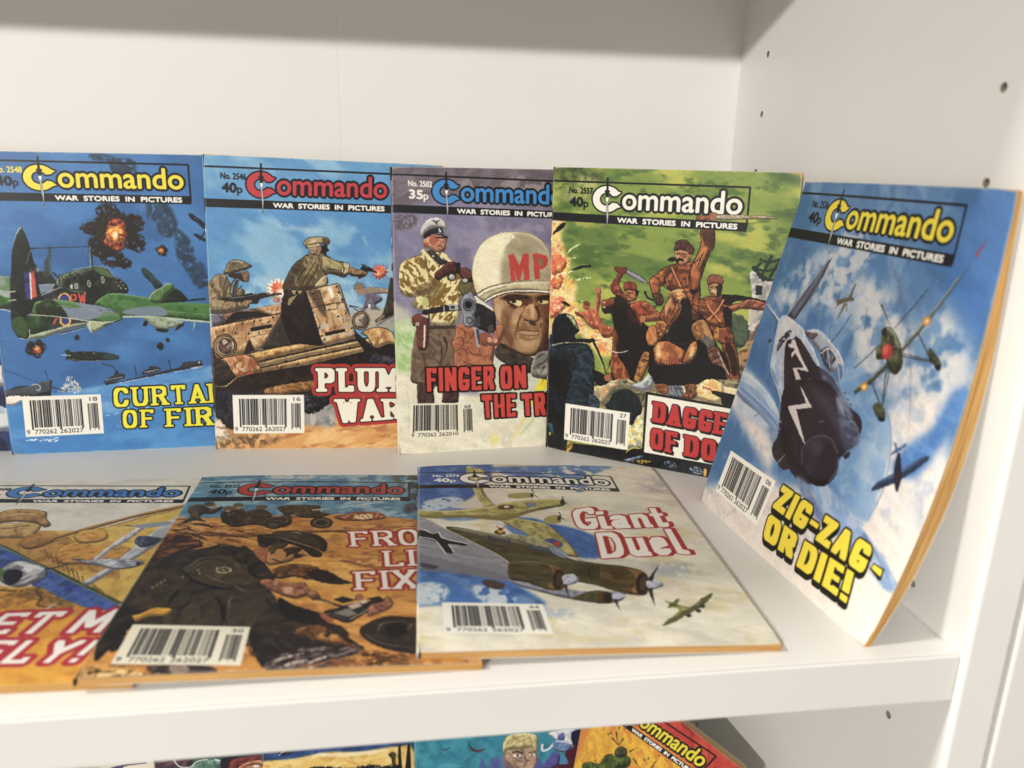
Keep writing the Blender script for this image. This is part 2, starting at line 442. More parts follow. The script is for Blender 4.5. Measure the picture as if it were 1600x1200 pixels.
        for q in o.get('ol', []):
            mm = dilate(m, q[1]*K)
            if len(q) > 2:
                for k in range(1, 7):
                    dx, dy = int(q[2]*K*k/6), int(q[3]*K*k/6)
                    mm = np.maximum(mm, np.roll(np.roll(mm, dy, 0), dx, 1)) if (dx or dy) else mm
            s.put(mm, b, q[0], {})
        s.put(m, b, col, {k: v for k, v in o.items() if k in ('n', 'g', 'a')})
    def bars(s, Q, o):
        Q = np.asarray(Q, float)
        s.shape(Q, o.get('bg', 'f3efe4'), {})
        rng = np.random.RandomState(5)
        def blk(u0, u1, v0, v1, n):
            w = rng.choice([1, 1, 2, 3], n*2).astype(float); w *= (u1-u0)/w.sum(); u = u0
            for i in range(n):
                s.shape(quadmap(Q, [u, u+w[2*i], u+w[2*i], u], [v0, v0, v1+(.05 if i in (0, n-1, n//2) else 0), v1+(.05 if i in (0, n-1, n//2) else 0)]), '17151a', {})
                u += w[2*i]+w[2*i+1]
        L = o.get('lay', [.09, .77, .1, .78, .82, .96, .22, .85])
        blk(L[0], L[1], L[2], L[3], 28); blk(L[4], L[5], L[6], L[7], 9)
        def tx(t, u0, u1, v0, v1): s.text(t, quadmap(Q, [u0, u1, u1, u0], [v0, v0, v1, v1]), '2a2830', {})
        a, b = o.get('dv', (.83, .94)); tx('9', .02, .06, a, b); tx(o['d'][0], .12, .40, a, b); tx(o['d'][1], .44, .74, a, b)
        tx(o['d'][2], .85, .95, .06, .16)
    def spatter(s, P, col, o):
        P = np.asarray(P, float)*K/10; b = s.box([P], 2)
        if not b: return
        m = raster([P], *b); rng = np.random.RandomState(s.seed+len(P)+o['c']); x0, y0, w, h = b; n = 0
        for _ in range(o['c']*6):
            x, y = rng.uniform(x0, x0+w), rng.uniform(y0, y0+h)
            if m[min(h-1, int(y-y0)), min(w-1, int(x-x0))] < .5: continue
            r = K*o['z']*rng.uniform(.3, 1)
            an = rng.uniform(0, 6.28) if 'd' not in o else math.radians(o['d'])+rng.normal(0, .25)
            L = r*(o.get('el', 1.6))*rng.uniform(.6, 1.3); t = np.linspace(0, 6.28, 7)[:-1]
            q = np.stack([np.cos(t)*L, np.sin(t)*r*rng.uniform(.5, 1, 6)], 1)
            R = np.array([[math.cos(an), -math.sin(an)], [math.sin(an), math.cos(an)]])
            c = col if isinstance(col, str) else col[rng.randint(len(col))]
            s.shape((q@R.T+[x, y])*10/K, c, {'a': o.get('a', 1)})
            n += 1
            if n >= o['c']: break
    def roughen(s, amp, scale=1.2):
        dx = (s.n.get(scale, 1, 0, 21)-.5)*amp*K; dy = (s.n.get(scale, 1, 0, 22)-.5)*amp*K
        yy, xx = np.mgrid[0:s.h, 0:s.w]
        s.a = s.a[np.clip(yy+dy, 0, s.h-1).astype(int), np.clip(xx+dx, 0, s.w-1).astype(int)]
        g = (s.n.get(.5, 1, 0, 31)-.5)*.05+(s.n.get(3, 2.5, 20, 32)-.5)*.05
        s.a = np.clip(s.a*(1+g[..., None]), 0, 1)
    def run(s, ops):
        for op in ops:
            k = op[0]
            if k == 'p':
                P = op[2]; P = [P[i:i+2] for i in range(0, len(P), 2)]; o = op[3] if len(op) > 3 else {}
                if o.get('s'): P = spline(P, True)
                s.shape(P, op[1], o)
            elif k == 'e':                   # ellipse: centre and two half-axis ends
                q = np.array(op[2], float); t = np.linspace(0, 2*math.pi, 25)[:-1][:, None]
                s.shape(q[:2]+np.cos(t)*(q[2:4]-q[:2])+np.sin(t)*(q[4:6]-q[:2]), op[1], op[3] if len(op) > 3 else {})
            elif k == 'l':
                P = op[2]; P = np.array([P[i:i+2] for i in range(0, len(P), 2)], float); o = op[4] if len(op) > 4 else {}
                if o.get('s', 1) and len(P) > 2: P = spline(P, False)
                s.shape(ribbon(P, op[3]*10, o.get('t')), op[1], {k: v for k, v in o.items() if k != 't'})
            elif k == 't': s.text(op[1], [op[3][i:i+2] for i in range(0, 8, 2)], op[2], op[4])
            elif k == 'bar': s.bars([op[1][i:i+2] for i in range(0, 8, 2)], op[2])
            elif k == 'sp':
                P = op[2]; s.spatter([P[i:i+2] for i in range(0, len(P), 2)], op[1], op[3])
            elif k == 'rough': s.roughen(op[1], op[2])
    def wear(s, seed):
        # handled edges: the ink rubbed off along the border, at the corners and in short creases by the spine
        yy, xx = np.mgrid[0:s.h, 0:s.w].astype(np.float32)
        dx = np.minimum(xx, s.w-1-xx)/K; dy = np.minimum(yy, s.h-1-yy)/K
        dd = np.minimum(dx, dy); n1 = s.n.get(3.0, 1, 0, seed % 9); n2 = s.n.get(0.7, 1, 0, (seed+4) % 9)
        m = sstep(0.42, 0.0, dd-0.55*np.maximum(n1-0.5, 0)-0.15*(n2-.5))*0.40
        cr = np.hypot(dx, dy); m = np.maximum(m, sstep(1.3, 0.2, cr-0.8*(n2-0.5))*0.6)
        rng = np.random.RandomState(seed)
        for _ in range(7):
            y0 = rng.uniform(0, s.h); L = rng.uniform(2, 7)*K; sl = rng.uniform(-.3, .3); x1 = rng.uniform(0.2, 1.2)*K
            q = np.abs(yy-(y0+(xx-x1)*sl))/K; m = np.maximum(m, (q < 0.10)*(xx > x1)*(xx < x1+L)*0.30*(n2 > .35))
        q = np.abs(xx/K-(2.6+0.25*(n1-.5))); m = np.maximum(m, sstep(0.16, 0.0, q)*0.22*sstep(.35, .6, n1))
        m = m[..., None]; s.a = s.a*(1-m)+np.array([.90, .87, .79], np.float32)*m
        s.a = np.clip(s.a, 0, 1)**1.03; s.a = s.a*(0.84+0.16*s.a)
    def image(s, name):
        im = bpy.data.images.new(name, s.w, s.h, alpha=False)
        px = np.ones((s.h, s.w, 4), np.float32); px[..., :3] = s.a[::-1]
        im.pixels.foreach_set(px.ravel()); im.update(); im.pack()
        return im

# ------------------------------------------------------------ the bookcase
D, T = 260.0, 19.6                          # shelf depth and thickness
SX = 17.5                                   # thickness of a side panel
case = thing('bookcase', 'white bookcase whose shelf the comics stand and lie on', 'bookcase', (0, 0, 0))
ZS = {'main': 0.0, 'lower': -320.0, 'upper': 352.0}
for nm, z in ZS.items():
    bm = bmesh.new(); add_box(bm, -795, -0.4, -D+1.9, -0.6, z-T, z, 0.3, 2)
    sh = from_bm('shelf', bm, M_white, case)
    bm = bmesh.new(); add_box(bm, -795, -0.4, -D-0.1, -D+1.7, z-T+0.05, z-0.05, 0.5, 3)
    eb = from_bm('edge_band', bm, M_edge, sh)
# back panel: two hardboard sheets meeting in a shallow joint
for x0, x1 in ((-795, -240.2), (-240.2, 6)):
    bm = bmesh.new(); add_box(bm, x0+.01, x1-.01, 0, 4, -640, 640, 0.12, 1); from_bm('back_panel', bm, M_back, case)
bm = bmesh.new(); add_box(bm, -795, 6, 4.5, 7, -640, 640); from_bm('back_batten', bm, M_white, case)
# side panel with its two columns of peg holes, 32 mm apart
def side_panel():
    bm = bmesh.new(); holes = []
    z0, n0, n1 = 235.9-16, -22, 12
    ys = [0.0, -(37.0-8), -(37.0+8), -(227.4-8), -(227.4+8), -D+0.2]
    rad, nseg = 1.75, 16
    def V(y, z, x=0.0): return bm.verts.new((x*MM, y*MM, z*MM))
    for k in range(n0, n1):
        za, zb = z0+32*k, z0+32*(k+1)
        for i in range(5):
            ya, yb = ys[i], ys[i+1]
            if i in (1, 3):
                cy, cz = (-37.0 if i == 1 else -227.4), (za+zb)/2
                ring = []; outer = []
                for s in range(nseg):
                    a = 2*math.pi*(s+0.5)/nseg; c, d = math.cos(a), math.sin(a)
                    ring.append((cy+rad*c, cz+rad*d))
                    t = min(8/abs(c) if abs(c) > 1e-6 else 1e9, 16/abs(d) if abs(d) > 1e-6 else 1e9)
                    outer.append((cy+t*c, cz+t*d))
                # snap to the four corners of the cell so that it closes against its neighbours
                for qy, qz in ((cy-8, cz-16), (cy-8, cz+16), (cy+8, cz-16), (cy+8, cz+16)):
                    j = min(range(nseg), key=lambda s: (outer[s][0]-qy)**2+(outer[s][1]-qz)**2); outer[j] = (qy, qz)
                R = [V(*q) for q in ring]; O = [V(*q) for q in outer]
                for s in range(nseg): bm.faces.new((R[s], R[(s+1) % nseg], O[(s+1) % nseg], O[s]))
                if -400 < cz < 400: holes.append((cy, cz))
            else:
                bm.faces.new((V(ya, za), V(yb, za), V(yb, zb), V(ya, zb)))
    bmesh.ops.remove_doubles(bm, verts=bm.verts, dist=1e-6)
    zlo, zhi = z0+32*n0, z0+32*n1
    # rounded front edge, front and outer face, swept up the whole height
    prof = [(0, -D+0.2)]; r = 2.2; yf = -D-2.4
    for t in range(7):
        a = math.pi/2*t/6; prof.append((r-r*math.cos(a), yf+r-r*math.sin(a)))
    prof.append((SX-1.0, yf)); prof.append((SX-.3, yf+.3)); prof.append((SX, yf+1.0)); prof += [(SX, 8), (9.5, 8), (9.5, 0.0), (0, 0.0)]
    lo = [bm.verts.new((x*MM, y*MM, zlo*MM)) for x, y in prof]; hi = [bm.verts.new((x*MM, y*MM, zhi*MM)) for x, y in prof]
    for i in range(len(prof)-2):
        f = bm.faces.new((lo[i], lo[i+1], hi[i+1], hi[i])); f.smooth = 0 < i < 7
    bmesh.ops.recalc_face_normals(bm, faces=bm.faces)
    sp = from_bm('side_panel', bm, M_white, case)
    bh = bmesh.new()
    A = []; B = []
    for s in range(nseg):
        a = 2*math.pi*(s+0.5)/nseg
        A.append(bh.verts.new((0.0004*0, rad*math.cos(a)*MM, rad*math.sin(a)*MM))); B.append(bh.verts.new((5*MM, rad*math.cos(a)*MM, rad*math.sin(a)*MM)))
    for s in range(nseg): bh.faces.new((A[s], A[(s+1) % nseg], B[(s+1) % nseg], B[s]))
    bh.faces.new(B)
    first = from_bm('peg_hole', bh, M_chip, sp)
    for i, (cy, cz) in enumerate(holes):
        o = first if i == 0 else first.copy()
        if i: C.objects.link(o)
        o.parent = sp; o.location = (0, cy*MM, cz*MM)
side_panel()
bm = bmesh.new(); add_box(bm, -813, -795.5, -D-2.4, 8, -484, 604, 1.5, 3); from_bm('side_panel', bm, M_white, case)
# the next bookcase stands against it
case2 = thing('bookcase', 'second white bookcase at the right edge, beyond the dark joint beside the side panel', 'bookcase', (19, 0, 0))
for nm, ya in (('side_panel', -D-3.2),):
    bm = bmesh.new(); add_box(bm, 0.5, 0.5+SX, ya, 8, -484, 604, 1.6, 4); from_bm(nm, bm, M_edge, case2)
bm = bmesh.new(); add_box(bm, SX+1, 500, 0, 5, -484, 604); from_bm('back_panel', bm, M_back, case2)
for z in (0.0, -320.0, 352.0):
    bm = bmesh.new(); add_box(bm, SX+0.9, 500, -D, -0.5, z-T, z, 0.3, 1); from_bm('shelf', bm, M_white, case2)

# ------------------------------------------------------------ the comics
GEO = json.loads('''{"curtain": [[-435.4, -17.5, 0], [-301, -9, 0], [-435.9, -4.5, 172.8], [-300.7, -4.8, 173.6]], "plumb": [[-319.8, -16.4, 0], [-185, -22.4, 0], [-315.7, -9.5, 174], [-181.1, -8.5, 170.9]], "finger": [[-208.8, -34.2, 0], [-73, -19.5, 0], [-211, -13, 169.7], [-76.2, -13.2, 170.3]], "dagger": [[-116.7, -28.2, 0], [-3.6, -102.7, 0], [-117.3, -22.5, 171.8], [-3.9, -101, 172.6]], "zigzag": [[-47.8, -115.9, 0], [-34.1, -251.2, 0], [-5, -107.3, 168.4], [-4, -248.2, 170.4]], "duel": [[-202.7, -246.9, 6.8], [-67.1, -250.6, 3.4], [-198, -71, 6.8], [-62.3, -74.7, 3.4]], "fixer": [[-316.4, -248.9, 6.6], [-180, -249.7, 3.3], [-314, -76, 6.6], [-178, -77.5, 3.3]], "safely": [[-440, -242.5, 3.5], [-299, -247.5, 3.5], [-433, -66, 3.5], [-293, -71.5, 3.5]], "neighbour": [[-561, -17, 0], [-427, -10, 0], [-561, -5, 172], [-427, -5, 172]], "lower1": [[-478, -24, -320], [-343, -18, -320], [-478, -8, -148], [-343, -8, -148]], "lower2": [[-375.5, -30, -320], [-241, -22, -320], [-376, -14, -148], [-241, -12, -148]], "lower3": [[-303.5, -37, -320], [-169, -28, -320], [-304.5, -20, -148], [-170, -18, -148]], "lower4": [[-200, -44, -320], [-66, -34, -320], [-202, -27, -148], [-68, -24, -148]], "lower5": [[-104, -52, -320], [-44.5, -174, -320], [-78, -35, -150], [-18.5, -157, -148]]}''')
BEND = {'zigzag': 8.0}
BOW = {'curtain': 1.0, 'plumb': 1.1, 'finger': 1.3, 'dagger': 1.6, 'duel': 1.6, 'fixer': 0.8, 'zigzag': 1.2}
def surf(name, u, v, off=0.0):
    BL, BR, TL, TR = [np.array(a, float) for a in GEO[name]]
    q = (BL*(1-u)+BR*u)*(1-v)+(TL*(1-u)+TR*u)*v
    if name in BEND: q = q+np.array([1., 0, 0])*BEND[name]*(u**1.7)*math.sin(math.pi*v**.85)
    nb = np.cross(TL-BL, BR-BL); nb /= np.linalg.norm(nb)      # away from the reader
    if name in BOW: q = q-nb*BOW[name]*math.sin(math.pi*min(max(u, 0), 1)**.8)*(.35+.65*min(max(v, 0), 1))
    return q+nb*off
FAN = {'zigzag': [2.8, 6.5, 8.0, 8.0, 6.8, 4.2, 2.6], 'duel': [3.4, 3.4, 3.4], 'fixer': [3.3, 3.3, 3.3], 'safely': [3.4, 3.4, 3.4], 'lower5': [5, 5]}
def comic(key, label, cat_name, img, rng, group, pages_mat=None):
    BL, BR, TL, TR = [np.array(a, float) for a in GEO[key]]
    base = (BL+BR)/2
    root = thing('comic_book', label, 'comic book', base, group)
    pages_mat = pages_mat or M_pages
    nu, nv = 14, 22
    th0 = FAN.get(key, [3.0]*5)
    def th(v): return float(np.interp(v, np.linspace(0, 1, len(th0)), th0))
    ct = 0.22
    def P(u, v, off):
        return [(a-b)*MM for a, b in zip(surf(key, u, v, off), base)]
    def sheet(name, o0, o1, mat, uvs=True, u0=0.0, u1=1.0):
        """a card sheet between two depths behind the front face"""
        bm = bmesh.new(); uvl = bm.loops.layers.uv.new('UVMap')
        F = {}; B = {}
        for i in range(nu+1):
            for j in range(nv+1):
                u = u0+(u1-u0)*i/nu; v = j/nv
                if i in (0, nu) and j in (0, nv): u += (0.0045 if i == 0 else -0.0045); v += (0.0035 if j == 0 else -0.0035)
                F[i, j] = bm.verts.new(P(u, v, o0(v))); B[i, j] = bm.verts.new(P(u, v, o1(v)))
        def face(vs, uvv, sm=True):
            f = bm.faces.new(vs); f.smooth = sm
            for l, q in zip(f.loops, uvv): l[uvl].uv = q
        for i in range(nu):
            for j in range(nv):
                q = [(i/nu, j/nv), ((i+1)/nu, j/nv), ((i+1)/nu, (j+1)/nv), (i/nu, (j+1)/nv)]
                face([F[i, j], F[i+1, j], F[i+1, j+1], F[i, j+1]], q)
                face([B[i, j], B[i, j+1], B[i+1, j+1], B[i+1, j]], [(0.01, 0.01)]*4)
        for i in range(nu):
            face([F[i, 0], B[i, 0], B[i+1, 0], F[i+1, 0]], [(0.5, 0)]*4, False); face([F[i, nv], F[i+1, nv], B[i+1, nv], B[i, nv]], [(0.5, 1)]*4, False)
        for j in range(nv):
            face([F[0, j], F[0, j+1], B[0, j+1], B[0, j]], [(0, (j+.5)/nv)]*4, False); face([F[nu, j], B[nu, j], B[nu, j+1], F[nu, j+1]], [(1, (j+.5)/nv)]*4, False)
        for e in bm.edges:
            if len(e.link_faces) == 2 and e.link_faces[0].smooth != e.link_faces[1].smooth: e.smooth = False
        return from_bm(name, bm, mat, root)
    pm = print_mat('printed_cover', img)
    sheet('front_cover', lambda v: 0.0, lambda v: ct, pm)
    sheet('back_cover', lambda v: th(v)-ct, lambda v: th(v), M_card)
    # the block of pages, in folded sections whose edges do not quite line up
    bm = bmesh.new(); uvl = bm.loops.layers.uv.new('UVMap'); nsec = 9
    for s in range(nsec):
        ins = rng.uniform(0.0, 0.35)/CW; insv = rng.uniform(0.0, 0.25)/CH
        a0, a1 = s/nsec, (s+1)/nsec
        rings = []
        path = [(0.006, insv+i*0) for i in range(1)]
        N = 18
        per = [(0.006, insv+(1-2*insv)*t/N) for t in range(N)]+[(0.006+(1-ins-0.006)*t/8, 1-insv) for t in range(8)] \
            +[(1-ins, 1-insv-(1-2*insv)*t/N) for t in range(N)]+[(1-ins-(1-ins-0.006)*t/8, insv) for t in range(8)]
        F = []; B = []
        for (u, v) in per:
            t0, t1 = ct+(th(v)-2*ct)*a0, ct+(th(v)-2*ct)*a1
            F.append(bm.verts.new(P(u, v, t0+.01))); B.append(bm.verts.new(P(u, v, t1-.01)))
        L = 0.0
        for i in range(len(per)):
            j = (i+1) % len(per)
            f = bm.faces.new((F[i], B[i], B[j], F[j]))
            uu = [(L, a0), (L, a1), (L+0.08, a1), (L+0.08, a0)]
            for l, q in zip(f.loops, uu): l[uvl].uv = q
            L += 0.08
        # a strip of each section's face so that the stepped edges are closed
        for (A, o) in ((F, 0), (B, 1)):
            inner = [bm.verts.new(P(u+(0.5-u)*0.06, v+(0.5-v)*0.06, (ct+(th(v)-2*ct)*(a1 if o else a0)))) for (u, v) in per]
            for i in range(len(per)):
                j = (i+1) % len(per)
                bm.faces.new((A[i], A[j], inner[j], inner[i]))
    bmesh.ops.recalc_face_normals(bm, faces=bm.faces)
    from_bm('page_block', bm, pages_mat, root)
    # the folded spine, a half-round strip of cover card
    bm = bmesh.new(); uvl = bm.loops.layers.uv.new('UVMap'); ns = 8; rows = []
    for j in range(nv+1):
        v = j/nv; r = th(v)/2; row = []
        for k in range(ns+1):
            a = math.pi*k/ns; u = -math.sin(a)*min(r, 1.0)*0.8/CW
            row.append(bm.verts.new(P(u, v, r-r*math.cos(a))))
        rows.append(row)
    for j in range(nv):
        for k in range(ns):
            f = bm.faces.new((rows[j][k], rows[j][k+1], rows[j+1][k+1], rows[j+1][k])); f.smooth = True
            for l in f.loops: l[uvl].uv = (0.004, (j+.5)/nv)
    for row in (rows[0], rows[-1]):
        f = bm.faces.new(row)
        for l in f.loops: l[uvl].uv = (0.004, 0.5)
    bmesh.ops.recalc_face_normals(bm, faces=bm.faces)
    sp = from_bm('spine', bm, pm, root)
    # two wire staples through the fold
    for v in (0.25, 0.75):
        bm = bmesh.new(); r = th(v)/2; a = P(-0.80/CW*min(r, 1.0)-0.2/CW, v-0.035, r); b = P(-0.80/CW*min(r, 1.0)-0.2/CW, v+0.035, r)
        A, B = Vector(a), Vector(b); d = (B-A).normalized(); x = d.orthogonal().normalized(); y = d.cross(x)
        ra = [bm.verts.new(A+(x*math.cos(t)+y*math.sin(t))*0.00025) for t in [k*math.pi/3 for k in range(6)]]
        rb = [bm.verts.new(B+(x*math.cos(t)+y*math.sin(t))*0.00025) for t in [k*math.pi/3 for k in range(6)]]
        for k in range(6): bm.faces.new((ra[k], ra[(k+1) % 6], rb[(k+1) % 6], rb[k]))
        bm.faces.new(ra[::-1]); bm.faces.new(rb)
        from_bm('staple', bm, M_staple, sp, True)
    return root

